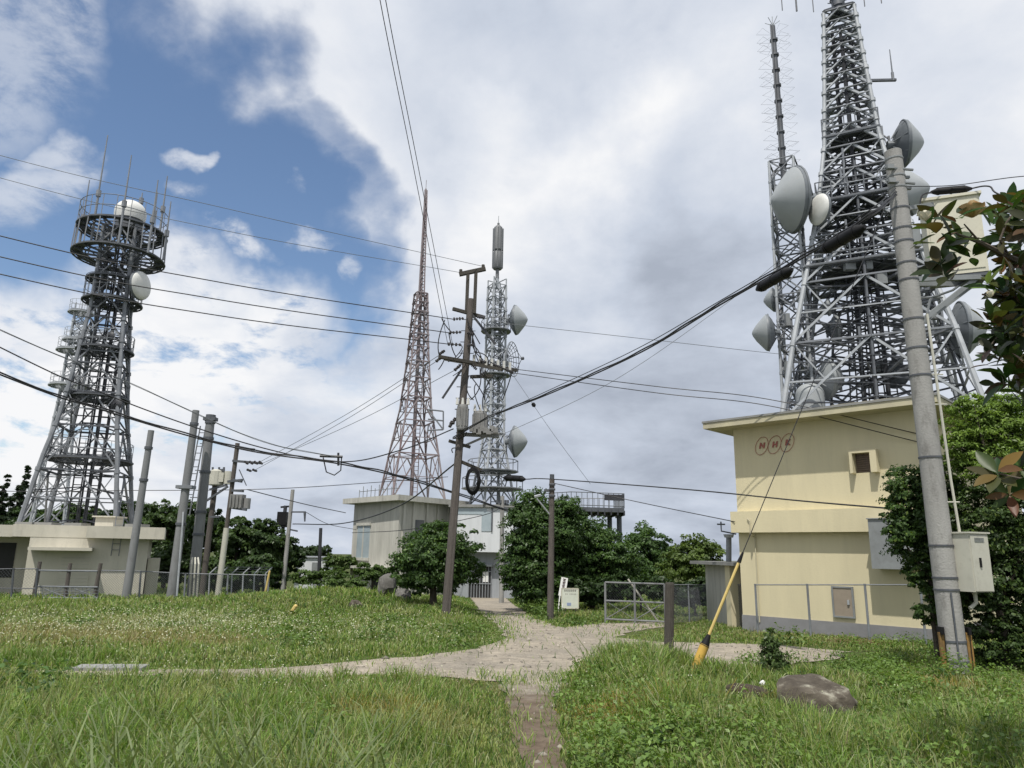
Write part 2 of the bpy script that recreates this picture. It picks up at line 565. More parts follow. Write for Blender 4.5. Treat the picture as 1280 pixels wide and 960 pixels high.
# ------------------------------------------------------------------ ground, road, path
def groundmat():
    m, nt, b = _nt("earth_and_thatch")
    N, L = nt.nodes, nt.links
    tc = N.new("ShaderNodeTexCoord")
    n = N.new("ShaderNodeTexNoise"); n.inputs["Scale"].default_value = 0.6; n.inputs["Detail"].default_value = 10
    L.new(tc.outputs["Object"], n.inputs["Vector"])
    n2_ = N.new("ShaderNodeTexNoise"); n2_.inputs["Scale"].default_value = 14; n2_.inputs["Detail"].default_value = 8
    L.new(tc.outputs["Object"], n2_.inputs["Vector"])
    c = N.new("ShaderNodeValToRGB")
    c.color_ramp.elements[0].position = 0.35; c.color_ramp.elements[0].color = (0.05, 0.068, 0.022, 1)
    c.color_ramp.elements[1].position = 0.7; c.color_ramp.elements[1].color = (0.085, 0.095, 0.035, 1)
    k = N.new("ShaderNodeMath"); k.operation = "MULTIPLY_ADD"; k.inputs[1].default_value = 0.5
    k2 = N.new("ShaderNodeMath"); k2.operation = "MULTIPLY"; k2.inputs[1].default_value = 0.5
    L.new(n.outputs["Fac"], k2.inputs[0]); L.new(n2_.outputs["Fac"], k.inputs[0]); L.new(k2.outputs[0], k.inputs[2])
    L.new(k.outputs[0], c.inputs[0]); L.new(c.outputs[0], b.inputs["Base Color"])
    b.inputs["Roughness"].default_value = 1.0
    b.inputs["Specular IOR Level"].default_value = 0.1
    bp = N.new("ShaderNodeBump"); bp.inputs["Strength"].default_value = 0.7; bp.inputs["Distance"].default_value = 0.05
    L.new(n2_.outputs["Fac"], bp.inputs["Height"]); L.new(bp.outputs[0], b.inputs["Normal"])
    return m


def roadmat(name, ca, cb_, cc, grit, seed=0.0):
    """worn gravel / broken concrete: large tone patches, stones and cracks"""
    m, nt, b = _nt(name)
    N, L = nt.nodes, nt.links
    tc = N.new("ShaderNodeTexCoord")
    def nz(s, d=8, r=0.6):
        n = N.new("ShaderNodeTexNoise"); n.inputs["Scale"].default_value = s; n.inputs["Detail"].default_value = d; n.inputs["Roughness"].default_value = r
        L.new(tc.outputs["Object"], n.inputs["Vector"]); return n.outputs["Fac"]
    def rg(x, a, b_, hi=1.0):
        r = N.new("ShaderNodeMapRange"); r.inputs["From Min"].default_value = a; r.inputs["From Max"].default_value = b_; r.inputs["To Max"].default_value = hi
        L.new(x, r.inputs["Value"]); return r.outputs[0]
    def mix(f, a, c2):
        x = N.new("ShaderNodeMix"); x.data_type = "RGBA"
        L.new(f, x.inputs[0])
        for i, q in ((6, a), (7, c2)):
            if isinstance(q, tuple): x.inputs[i].default_value = (*q, 1)
            else: L.new(q, x.inputs[i])
        return x.outputs[2]
    base = mix(rg(nz(0.45), 0.38, 0.62), ca, cb_)
    vo = N.new("ShaderNodeTexVoronoi"); vo.inputs["Scale"].default_value = grit
    L.new(tc.outputs["Object"], vo.inputs["Vector"])
    st = mix(rg(vo.outputs["Distance"], 0.25, 0.7, 0.55), base, cc)
    ve = N.new("ShaderNodeTexVoronoi"); ve.feature = "DISTANCE_TO_EDGE"; ve.inputs["Scale"].default_value = 3.4
    mpn = N.new("ShaderNodeMixRGB"); mpn.inputs[0].default_value = 0.25
    nn = N.new("ShaderNodeTexNoise"); nn.inputs["Scale"].default_value = 2.0; L.new(tc.outputs["Object"], nn.inputs["Vector"])
    L.new(tc.outputs["Object"], mpn.inputs[1]); L.new(nn.outputs["Color"], mpn.inputs[2]); L.new(mpn.outputs[0], ve.inputs["Vector"])
    crack = N.new("ShaderNodeMapRange"); crack.inputs["From Min"].default_value = 0.0; crack.inputs["From Max"].default_value = 0.035
    crack.inputs["To Min"].default_value = 0.35; crack.inputs["To Max"].default_value = 0.0
    L.new(ve.outputs["Distance"], crack.inputs["Value"])
    out = mix(crack.outputs[0], st, tuple(q * 0.45 for q in cc))
    out = mix(rg(nz(3.2, 9, 0.75), 0.47, 0.66, 0.6), out, tuple(q * 0.5 for q in ca))
    out = mix(rg(nz(1.3, 6, 0.7), 0.52, 0.70, 0.55), out, tuple(q * 1.25 for q in ca))
    out = mix(rg(nz(11, 4, 0.6), 0.56, 0.66, 0.5), out, tuple(q * 0.42 for q in cb_))
    L.new(out, b.inputs["Base Color"])
    b.inputs["Roughness"].default_value = 0.95
    b.inputs["Specular IOR Level"].default_value = 0.15
    bp = N.new("ShaderNodeBump"); bp.inputs["Strength"].default_value = 0.6; bp.inputs["Distance"].default_value = 0.03
    L.new(nz(22, 8, 0.7), bp.inputs["Height"]); L.new(bp.outputs[0], b.inputs["Normal"])
    return m


def pathmat():
    """gravel that turns to trodden brown dirt away from the road"""
    m = roadmat("trodden_dirt", (0.335, 0.295, 0.235), (0.25, 0.23, 0.20), (0.17, 0.155, 0.13), 20)
    nt = m.node_tree; N, L = nt.nodes, nt.links
    b = N["Principled BSDF"]
    src = b.inputs["Base Color"].links[0].from_socket
    tc = N.new("ShaderNodeTexCoord")
    sp = N.new("ShaderNodeSeparateXYZ"); L.new(tc.outputs["Object"], sp.inputs[0])
    no = N.new("ShaderNodeTexNoise"); no.inputs["Scale"].default_value = 2.2; no.inputs["Detail"].default_value = 8; no.inputs["Roughness"].default_value = .7
    L.new(tc.outputs["Object"], no.inputs["Vector"])
    ad = N.new("ShaderNodeMath"); ad.operation = "MULTIPLY_ADD"; ad.inputs[1].default_value = 7.0
    L.new(no.outputs["Fac"], ad.inputs[0]); L.new(sp.outputs[1], ad.inputs[2])
    yj = gp(662, 862).y
    r = N.new("ShaderNodeMapRange"); r.inputs["From Min"].default_value = yj + 2.0; r.inputs["From Max"].default_value = yj + 4.2
    r.inputs["To Min"].default_value = 1.0; r.inputs["To Max"].default_value = 0.0
    L.new(ad.outputs[0], r.inputs["Value"])
    c = N.new("ShaderNodeValToRGB"); c.color_ramp.elements[0].position = .3; c.color_ramp.elements[0].color = (.085, .062, .045, 1)
    c.color_ramp.elements[1].position = .72; c.color_ramp.elements[1].color = (.19, .15, .112, 1)
    n2_ = N.new("ShaderNodeTexNoise"); n2_.inputs["Scale"].default_value = 5; n2_.inputs["Detail"].default_value = 10; n2_.inputs["Roughness"].default_value = .72
    L.new(tc.outputs["Object"], n2_.inputs["Vector"]); L.new(n2_.outputs["Fac"], c.inputs[0])
    mx = N.new("ShaderNodeMix"); mx.data_type = "RGBA"
    L.new(r.outputs[0], mx.inputs[0]); L.new(src, mx.inputs[6]); L.new(c.outputs[0], mx.inputs[7]); L.new(mx.outputs[2], b.inputs["Base Color"])
    return m


def spread(a, b, n0, grow):
    r, s = [a], n0
    while r[-1] < b:
        r.append(r[-1] + s)
        s *= grow
    return r


ys = list(np.arange(-12, 80, 0.5)) + spread(80, 6000, 1.0, 1.22)
xp = list(np.arange(0, 45, 0.5)) + spread(45, 4500, 1.0, 1.25)
xs = [-q for q in xp[:0:-1]] + xp
XX, YY = np.meshgrid(xs, ys)
ZZ = gz(XX, YY)
nx, ny = len(xs), len(ys)
gm = MB()
gm.v = list(zip(XX.ravel(), YY.ravel(), ZZ.ravel()))
gm.f = [(j * nx + i, j * nx + i + 1, (j + 1) * nx + i + 1, (j + 1) * nx + i) for j in range(ny - 1) for i in range(nx - 1)]
tag(gm.build("ground", groundmat(), smooth=True, sharp=180), kind="structure")

ROAD_PX = [(585, 741), (600, 766), (624, 783), (634, 798), (598, 811), (520, 821), (440, 828), (380, 833), (300, 838), (180, 838.5), (60, 838.5), (-40, 838.5), (-40, 843), (60, 845), (170, 846), (300, 848), (380, 848),
           (470, 845), (560, 847), (622, 853), (632, 866), (694, 866), (724, 840), (790, 832), (870, 835), (960, 833), (1050, 823), (1060, 815), (960, 806), (830, 803), (768, 797),
           (800, 788), (838, 782), (830, 778), (757, 779), (702, 785), (666, 773), (643, 757), (625, 741)]
PATH_PX = [(626, 858), (660, 855), (702, 858), (690, 874), (700, 905), (709, 960), (735, 1200), (640, 1200), (652, 960), (640, 905), (633, 874)]
ROAD = np.array([tuple(gp(*q))[:2] for q in ROAD_PX])
PATH = np.array([tuple(gp(*q))[:2] for q in PATH_PX])


def inside(poly, x, y):
    r = np.zeros(x.shape, bool)
    n = len(poly)
    for i in range(n):
        x1, y1 = poly[i]; x2, y2 = poly[(i + 1) % n]
        c = ((y1 > y) != (y2 > y)) & (x < (x2 - x1) * (y - y1) / (y2 - y1 + 1e-12) + x1)
        r ^= c
    return r


def polydist(poly, x, y):
    d = np.full(x.shape, 1e9)
    n = len(poly)
    for i in range(n):
        x1, y1 = poly[i]; x2, y2 = poly[(i + 1) % n]
        dx, dy = x2 - x1, y2 - y1
        t = np.clip(((x - x1) * dx + (y - y1) * dy) / (dx * dx + dy * dy + 1e-9), 0, 1)
        d = np.minimum(d, np.hypot(x - x1 - t * dx, y - y1 - t * dy))
    return d


def sheet(name, poly, mat, lift, jit, step=0.5):
    b = []
    n = len(poly)
    for i in range(n):
        p, q = poly[i], poly[(i + 1) % n]
        k = max(1, int(np.hypot(*(q - p)) / 0.4))
        for j in range(k):
            t = j / k
            b.append((p[0] + (q[0] - p[0]) * t + random.uniform(-jit, jit), p[1] + (q[1] - p[1]) * t + random.uniform(-jit, jit)))
    bb = np.array(b)
    gx, gy = np.meshgrid(np.arange(bb[:, 0].min(), bb[:, 0].max(), step), np.arange(bb[:, 1].min(), bb[:, 1].max(), step))
    gx, gy = gx.ravel(), gy.ravel()
    ok = inside(bb, gx, gy) & (polydist(bb, gx, gy) > 0.15)
    pts = [V(q) for q in b] + [V((a, c)) for a, c in zip(gx[ok], gy[ok])]
    vs, _, fs, *_r2 = delaunay_2d_cdt(pts, [(i, (i + 1) % len(b)) for i in range(len(b))], [], 1, 1e-5)
    mb = MB()
    mb.v = [(p.x, p.y, G(p.x, p.y) + lift) for p in vs]
    mb.f = [tuple(f) for f in fs]
    o = mb.build(name, mat, smooth=True, sharp=180)
    return tag(o, kind="structure")


sheet("road", ROAD, roadmat("worn_gravel_road", (0.385, 0.335, 0.265), (0.29, 0.26, 0.215), (0.19, 0.17, 0.14), 20), 0.014, 0.11)
sheet("footpath", PATH, pathmat(), 0.02, 0.06)

# loose stones and a concrete channel beside the road
g0 = gp(95, 838); g1 = gp(182, 838)
mb = MB()
for q in np.linspace(0, 1, 7)[:-1]:
    a = g0.lerp(g1, q); b_ = g0.lerp(g1, q + 1 / 6 - 0.01)
    a.z = G(a.x, a.y) + 0.0; b_.z = G(b_.x, b_.y) + 0.0
    mb.beam(a, b_, 0.45, 0.14, (0, 0, 1))
tag(mb.build("concrete_channel", M["roof_top"], loc=g0), "pale concrete channel cover lying in the left meadow grass", "drain cover")
# ------------------------------------------------------------------ broadcaster's building (right)
def xy(p): return V((p.x, p.y, 0))


UP = V((0, 0, 1))
BA = P(927, 740, 26.0)
BB = P(1172, 740, 21.7)
A0, B0 = xy(BA), xy(BB)
AB = (B0 - A0).normalized()
LAB = (B0 - A0).length
NRM = V((AB.y, -AB.x, 0))          # outward, toward the camera
if NRM.y > 0: NRM = -NRM
DEP = -NRM
ZB = min(G(A0.x, A0.y), G(B0.x, B0.y)) - 0.3


def on_wall(px, py, off=0.0):
    """point of the front wall plane seen at a photo pixel -> (along, z)"""
    v = ray(px, py)
    q = A0 + NRM * off
    t = (q - CAM).dot(NRM) / v.dot(NRM)
    p = CAM + v * t
    return (xy(p) - A0).dot(AB), p.z


def W(a, z, off=0.0):
    return A0 + AB * a + NRM * off + UP * z


_, ZROOF = on_wall(1060, 521)
_, ZBAND1 = on_wall(925, 640)
_, ZBAND0 = on_wall(925, 666)
_, ZPL = on_wall(925, 768)
bld = root("broadcast_building", W(LAB / 2, G(A0.x, A0.y)), "two-storey cream rendered building with three red ringed letters on its wall", "building")
AX = (AB, NRM, UP)


def wbox(mb, a0, a1, z0, z1, o0, o1):
    return mb.box(W((a0 + a1) / 2, (z0 + z1) / 2, (o0 + o1) / 2), abs(a1 - a0), abs(o1 - o0), abs(z1 - z0), AX)


BDEP = 13.0
w_a0, _z = on_wall(1069, 575); w_a1, _z = on_wall(1091, 575)
_, w_z1 = on_wall(1078, 567); _, w_z0 = on_wall(1078, 591)
mb = MB()
wbox(mb, 0, LAB, ZPL, ZBAND0, -BDEP, 0)
# the upper wall is four pieces round the small window
wbox(mb, 0, w_a0, ZBAND0, ZROOF, -BDEP, 0.004)
wbox(mb, w_a1, LAB, ZBAND0, ZROOF, -BDEP, 0.004)
wbox(mb, w_a0, w_a1, ZBAND0, w_z0, -0.4, 0.004)
wbox(mb, w_a0, w_a1, w_z1, ZROOF, -0.4, 0.004)
mb.build("wall", M["cream"], bld)
mb = MB(); wbox(mb, -0.02, LAB + 0.02, ZB, ZPL, -BDEP - 0.02, 0.03); mb.build("plinth", M["plinth"], bld)
mb = MB(); wbox(mb, -0.12, LAB + 0.12, ZBAND0, ZBAND1, -0.3, 0.30); mb.build("ledge_band", M["cream"], bld)
mb = MB()
wbox(mb, -0.75, LAB + 0.75, ZROOF, ZROOF + 0.2, -BDEP - 0.6, 0.80)
rf = mb.build("roof", M["cream_roof"], bld)
mb = MB(); wbox(mb, -0.78, LAB + 0.78, ZROOF + 0.2, ZROOF + 0.27, -BDEP - 0.6, 0.83); mb.build("coping", M["roof_top"], rf)
# small hooded window
wn_ = MB(); t = 0.09
_, hz0 = on_wall(1078, 592)
ho = 0.27
wbox(wn_, w_a0 - t, w_a1 + t + .1, w_z1, w_z1 + t, 0.004, ho)
wbox(wn_, w_a0 - t, w_a0, w_z0 - .02, w_z1, 0.004, ho)
wbox(wn_, w_a1, w_a1 + t + .1, w_z0 - .02, w_z1, 0.004, ho)
win = wn_.build("window", M["cream"], bld)
mb = MB(); wbox(mb, w_a0, w_a1, w_z0, w_z1, -0.12, -0.06)
for k in range(9):
    z = w_z0 + (w_z1 - w_z0) * (k + .5) / 9
    mb.box(W((w_a0 + w_a1) / 2, z, -0.03), w_a1 - w_a0 - .04, 0.05, 0.02, AX)
mb.build("louvre_panel", M["brown"], win)
# service hatch
h_a0, _z = on_wall(1043, 750); h_a1, _z = on_wall(1066, 750)
_, h_z1 = on_wall(1054, 735); _, h_z0 = on_wall(1054, 770)
mb = MB(); wbox(mb, h_a0, h_a1, h_z0, h_z1, 0.0, 0.05)
hd = mb.build("service_hatch", M["taupe"], bld)
mb = MB()
wbox(mb, h_a0 - .05, h_a0, h_z0 - .05, h_z1 + .05, 0, .07); wbox(mb, h_a1, h_a1 + .05, h_z0 - .05, h_z1 + .05, 0, .07)
wbox(mb, h_a0, h_a1, h_z1, h_z1 + .05, 0, .07); wbox(mb, h_a0, h_a1, h_z0 - .05, h_z0, 0, .07)
mb.build("hatch_frame", M["boxgrey"], hd)
mb = MB(); wbox(mb, h_a1 - .14, h_a1 - .08, (h_z0 + h_z1) / 2 - .07, (h_z0 + h_z1) / 2 + .07, .05, .1); mb.build("handle", M["steel_light"], hd)
# big grey ventilation box hung on the wall
v_a0, _z = on_wall(1089, 680, .5); v_a1, _z = on_wall(1172, 680, .5)
_, v_z1 = on_wall(1100, 649, .5); _, v_z0 = on_wall(1100, 711, .5)
mb = MB(); wbox(mb, v_a0, v_a1, v_z0, v_z1, 0.0, 0.62)
vb = mb.build("ventilation_box", M["boxgrey"], bld)
mb = MB(); wbox(mb, v_a0 - .03, v_a1 + .03, v_z1, v_z1 + .03, 0.0, 0.66); mb.build("box_lid", M["boxgrey"], vb)
# thin conduit pipe
mb = MB(); ca, _z = on_wall(946, 700)
mb.path([W(ca, ZBAND0 - .02, .05), W(ca, ZPL - .2, .05)], .022, 6)
mb.path([W(ca - .1, ZBAND1 - .25, .33), W(ca, ZBAND1 - .33, .36), W(ca, ZBAND0 - .08, .36), W(ca, ZBAND0 - .15, .06)], .02, 6)
mb.build("conduit", M["cream_roof"], bld)
# letters in rings
for i, (ch, px, py) in enumerate((("N", 952.5, 557.5), ("H", 968.5, 556), ("K", 984.5, 553.5))):
    a, z = on_wall(px, py)
    R = 0.245
    rm = MB()
    c = W(a, z, .03)
    pts = []
    for k in range(40):
        w = 2 * math.pi * k / 40
        sh = 0.25 * math.sin(w) * R * 1.25
        pts.append(c + AB * (R * 0.93 * math.cos(w) + sh) + UP * (R * 1.25 * math.sin(w)))
    rm.path(pts, 0.009, 6, closed=True)
    rg_ = rm.build("letter_ring", M["red"], bld, smooth=True)
    cu = bpy.data.curves.new("letter", "FONT")
    cu.body = ch
    cu.size = 0.26
    cu.shear = 0.22
    cu.offset = 0.012
    cu.extrude = 0.012
    cu.align_x = "CENTER"; cu.align_y = "CENTER"
    cu.materials.append(M["red"])
    lo = bpy.data.objects.new("letter", cu)
    col.objects.link(lo)
    bpy.context.view_layer.update()
    lme = bpy.data.meshes.new_from_object(lo.evaluated_get(bpy.context.evaluated_depsgraph_get()))
    bpy.data.objects.remove(lo)
    lme.name = "letter"
    if not lme.materials: lme.materials.append(M["red"])
    lo = bpy.data.objects.new("letter", lme)
    col.objects.link(lo)
    lo.parent = rg_
    rot = Matrix((AB, UP, NRM)).transposed().to_4x4()
    lo.matrix_local = Matrix.Translation(c - ORI[rg_.name]) @ rot
ZTOP = ZROOF + 0.27

# annex with brown door on the building's left
pa = P(883, 745, 30.5); pb = P(930, 745, 27.2)
an = root("annex", V((pa.x, pa.y, G(pa.x, pa.y))), "low grey annex with a brown door beside the cream building", "shed")
d2 = (xy(pb) - xy(pa)).normalized(); n2v = V((d2.y, -d2.x, 0))
if n2v.y > 0: n2v = -n2v
Lx = (xy(pb) - xy(pa)).length
za = P(905, 706, 29).z; zg = G(pa.x, pa.y) - .3
def abox(mb, a0, a1, z0, z1, o0, o1):
    return mb.box(xy(pa) + d2 * ((a0 + a1) / 2) + n2v * ((o0 + o1) / 2) + UP * ((z0 + z1) / 2), a1 - a0, o1 - o0, z1 - z0, (d2, n2v, UP))
mb = MB(); abox(mb, 0, Lx * .78, zg, za, -4, 0); mb.build("wall", M["old_concrete"], an)
mb = MB(); abox(mb, Lx * .78, Lx * .90, zg, za, -4, 0.35); mb.build("pillar", M["cream"], an)
mb = MB(); abox(mb, Lx * .90, Lx * 1.12, zg, za, -.4, -.05); mb.build("door", M["brown"], an)
mb = MB(); abox(mb, -.25, Lx * 1.15, za, za + .12, -4.2, .55); mb.build("roof", M["roof_top"], an)
mb = MB()
c = P(911, 672, 28.0); b0 = P(911, 703, 28.0); b0.z = za + .12
mb.tube(b0, c, .1, n=8); mb.build("flue_pipe", M["steel_mid"], an)
mb = MB(); mb.tube(c, c + V((0, 0, .12)), .16, .2, n=10)
mb.build("flue_cap", M["steel_light"], an)
mb = MB(); q = P(910, 664, 28); mb.path([q + V((.3, 0, -.1)), q + V((-.25, 0, 0)), q + V((-.25, 0, .35))], .03, 5); mb.tube(q + V((-.4, 0, .25)), q + V((-.1, 0, .25)), .03); mb.build("antenna_bracket", M["steel_dark"], an)

# ------------------------------------------------------------------ lattice towers
def lattice(rt, ax_px, ax_py, d, prof, s, levels, mats, leg_w, br_w, style="K", zshift=0.0, base_z=None, jit=0):
    """prof: (photo y, corner radius in photo px). s: sideways offset of the near corner / radius. Returns f(py)->(centre, R) and corner()"""
    base = P(ax_px, ax_py, d)
    def zr(py, Rp):
        lo, hi = -10.0, 120.0                      # solve the height at which the vertical axis is seen at photo row py
        for _ in range(50):
            m_ = (lo + hi) / 2
            p = V((base.x, base.y, m_)) - CAM
            yy = 480 - F * p.dot(_u) / p.dot(_f)
            if yy > py: lo = m_
            else: hi = m_
        p = V((base.x, base.y, lo))
        return lo, Rp * mpp(p)
    pr = [zr(*q) for q in prof]
    if base_z is not None: pr[0] = (base_z, pr[0][1])
    def Rz(z):
        if z <= pr[0][0]: return pr[0][1]
        for (z0, r0), (z1, r1) in zip(pr, pr[1:]):
            if z <= z1: return r0 + (r1 - r0) * (z - z0) / (z1 - z0 + 1e-9)
        return pr[-1][1]
    cth = math.sqrt(1 - s * s)
    dirs = [V((-cth, -s if s < 0 else -s, 0))]
    dirs[0] = V((-cth, s, 0)) if False else V((-cth, s, 0))
    L0 = V((-cth, s, 0))
    dirs = [L0, V((-L0.y, L0.x, 0)), -L0, V((L0.y, -L0.x, 0))]   # left, near, right, far
    zmin, zmax = pr[0][0], pr[-1][0]
    zs = [zmin]
    z = zmin
    while z < zmax - 0.01:
        h = max(Rz(z) * levels, 0.45)
        z += h
        zs.append(z)
    k = (zmax - zmin) / (zs[-1] - zmin)
    zs = [zmin + (q - zmin) * k for q in zs]
    def C(i, z): return V((base.x, base.y, z)) + dirs[i % 4] * Rz(z)
    for i in range(4):
        mb = MB()
        zz = sorted(set([q[0] for q in pr]))
        for a, b in zip(zz, zz[1:]):
            w0 = leg_w * (0.75 + 0.25 * Rz(a) / pr[0][1])
            mb.tube(C(i, a), C(i, b), w0, w0 * .92, n=7)
        for z in zs[1:-1]:
            mb.tube(C(i, z - leg_w * .8), C(i, z + leg_w * .8), leg_w * 1.2, n=7)   # flange plates
        mb.build("leg", mats[0], rt, smooth=True)
    hb, xb = MB(), MB()
    for j, z in enumerate(zs):
        hb = MB()
        for i in range(4):
            a, b = C(i, z), C(i + 1, z)
            if j > 0: hb.angle(a, b, br_w * 1.05)
            if j == len(zs) - 1: continue
            z2 = zs[j + 1]
            a2, b2 = C(i, z2), C(i + 1, z2)
            m2 = (a2 + b2) / 2
            m1 = (a + b) / 2
            if style == "X":
                xb.angle(a, b2, br_w); xb.angle(b, a2, br_w)
            elif style == "K":
                xb.angle(a, m2, br_w); xb.angle(b, m2, br_w)
                qa, qb = (a + m2) / 2, (b + m2) / 2
                big = (a - b).length > 2.2
                xb.angle(qa, (a + a2) / 2, br_w * .7); xb.angle(qb, (b + b2) / 2, br_w * .7)
                if big:
                    xb.angle(qa, qb, br_w * .7); xb.angle(qa, a2, br_w * .6); xb.angle(qb, b2, br_w * .6)
            elif style == "D":
                xb.angle(a, m2, br_w); xb.angle(b, m2, br_w)
                xb.angle(m1, (a + a2) / 2, br_w * .7); xb.angle(m1, (b + b2) / 2, br_w * .7)
        if j % 2 == 1 and Rz(z) > .5:
            hb.angle(C(0, z), C(2, z), br_w * .8); hb.angle(C(1, z), C(3, z), br_w * .8)
        if hb.v: hb.build("horizontal_brace", mats[1], rt)
    xb.build("diagonal_bracing", mats[2], rt)
    return base, (lambda py: zr(py, 0)[0]), Rz, C, dirs


def ladder(mb, a, b, w=.4, side=V((1, 0, 0)), r=.02, cage=None, step=.35):
    a, b = V(a), V(b)
    mb.tube(a - side * w / 2, b - side * w / 2, r); mb.tube(a + side * w / 2, b + side * w / 2, r)
    n = int((b - a).length / step)
    for i in range(1, n):
        p = a.lerp(b, i / n)
        mb.tube(p - side * w / 2, p + side * w / 2, r * .7, n=4)
    if cage:
        for i in range(0, n, 3):
            p = a.lerp(b, i / n)
            mb.ring(p, cage, r * .7, n=10, m=3)


def deck(rt, c, r0, r1, mat, rail=1.0, spokes=12, th=.09, name="platform", railmat=None, beams=True):
    mb = MB()
    mb.annulus(c, max(r0, r1 * .76), r1 * .985, th * .4, 28)
    mb.ring(c + UP * (-th), r1, th * .75, n=28, m=5)
    mb.ring(c + UP * (-th), (r0 + r1) / 2, th * .5, n=24, m=4)
    if beams:
        for i in range(spokes):
            a = 2 * math.pi * i / spokes
            k = V((math.cos(a), math.sin(a), 0))
            mb.beam(c + k * r0 * .4 - UP * th, c + k * r1 - UP * th, th * .8, th * 1.6, UP)
            mb.beam(c + k * r0 * .7 - UP * (r1 - r0) * .55, c + k * (r1 * .92) - UP * th * 1.3, th * .55)
    p = mb.build(name, mat, rt)
    if rail:
        mb = MB()
        for i in range(spokes * 2):
            a = 2 * math.pi * i / (spokes * 2)
            k = V((math.cos(a), math.sin(a), 0)) * r1 * .97
            mb.tube(c + k, c + k + UP * rail, .022, n=4)
        for q in (.5, 1.0):
            mb.ring(c + UP * rail * q, r1 * .97, .02, n=28, m=4)
        mb.build("railing", railmat or mat, p)
    return p


def dish(rt, px, py, Rp, d, axis, mat="radome", kind="cone", label=None, mount_to=None, back="dishback", deep=.72):
    c = P(px, py, d)
    R = Rp * mpp(c)
    ax = V(axis).normalized()
    if kind == "grid":
        mb = MB()
        s, t = perp(ax)
        for q in (.12, .3, .48, .66, .84, 1.0):
            mb.ring(c - ax * R * .35 * (1 - q * q), R * q, R * .018 + (.012 if q == 1 else 0), ax, 26, 4)
        for i in range(16):
            w = 2 * math.pi * i / 16
            k = s * math.cos(w) + t * math.sin(w)
            mb.path([c - ax * R * .35 * (1 - q * q) + k * R * q for q in (.1, .4, .7, 1.0)], R * .02, 4)
        o = mb.build("dish_antenna", M["steel_mid"], rt)
        mb = MB()
        for i in range(3):
            w = 2 * math.pi * i / 3
            k = s * math.cos(w) + t * math.sin(w)
            mb.tube(c + k * R * .9 - ax * R * .05, c + ax * R * .55, R * .018)
        mb.lathe([(0, 0), (R * .09, .02), (R * .09, R * .16), (0, R * .2)], c + ax * R * .5, ax, 10)
        mb.build("feed_horn", M["steel_dark"], o)
    else:
        mb = MB()
        # parabolic back with a rim
        mb.lathe([(R * .16, -R * .46), (R * .4, -R * .42), (R * .72, -R * .30), (R * .97, -R * .12), (R, -R * .10), (R, R * .02), (R * .97, R * .02)], c, ax, 30)
        mb.ring(c - ax * R * .1, R * 1.01, R * .03, ax, 30, 5)
        s, t = perp(ax)
        for i in range(8):
            w = 2 * math.pi * i / 8
            k = s * math.cos(w) + t * math.sin(w)
            mb.tube(c + k * R * .97 - ax * R * .12, c + k * R * .3 - ax * R * .52, R * .025, n=4)
        mb.lathe([(0, -R * .7), (R * .2, -R * .7), (R * .2, -R * .44), (0, -R * .44)], c, ax, 12)
        o = mb.build("dish_antenna", M[back], rt, smooth=True, sharp=30)
        mb = MB()
        if kind == "cone":
            prof = [(R * .985, R * .02), (R * .93, R * .09), (R * .45, R * deep * .72), (R * .18, R * deep * .96), (R * .06, R * deep * 1.03), (0, R * deep * 1.04)]
        elif kind == "flat":
            prof = [(R * .985, R * .02), (R * .95, R * .10), (R * .7, R * .2), (R * .35, R * .27), (0, R * .29)]
        mb.lathe(prof, c, ax, 34)
        mb.build("radome", M[mat], o, smooth=True, sharp=60)
    if label: o["label"] = label
    if mount_to is not None:
        mb = MB()
        e = V(mount_to)
        b0 = c - ax * R * .6
        for k in (-.3, .3):
            mb.tube(b0 + UP * R * k, e + UP * R * k * 1.3, .035)
        mb.tube(b0 + UP * R * .3, e - UP * R * .39, .025); mb.tube(b0 - UP * R * .3, e + UP * R * .39, .025)
        mb.tube(e - UP * R * .8, e + UP * R * .8, .05)
        mb.tube(b0 - UP * R * .45, b0 + UP * R * .45, .05)
        mb.build("mount", M["steel_mid"], o)
    return o


# --- big tower on the broadcaster's roof
TD = 27.4
tc_ = P(1096, 500, TD)
tw = root("broadcast_tower", V((tc_.x, tc_.y, ZTOP)), "tall tapering grey lattice tower crowded with dish antennas on the cream building's roof", "tower")
base, zp, Rz, C, dirs = lattice(tw, 1096, 500, TD, [(503, 146), (440, 118), (340, 84), (262, 60), (190, 43), (98, 32), (22, 24)], -0.306, .70,
                               (M["steel_light"], M["steel_mid"], M["steel_light"]), .10, .085, "K", base_z=ZTOP)
bc = lambda py: V((base.x, base.y, zp(py)))
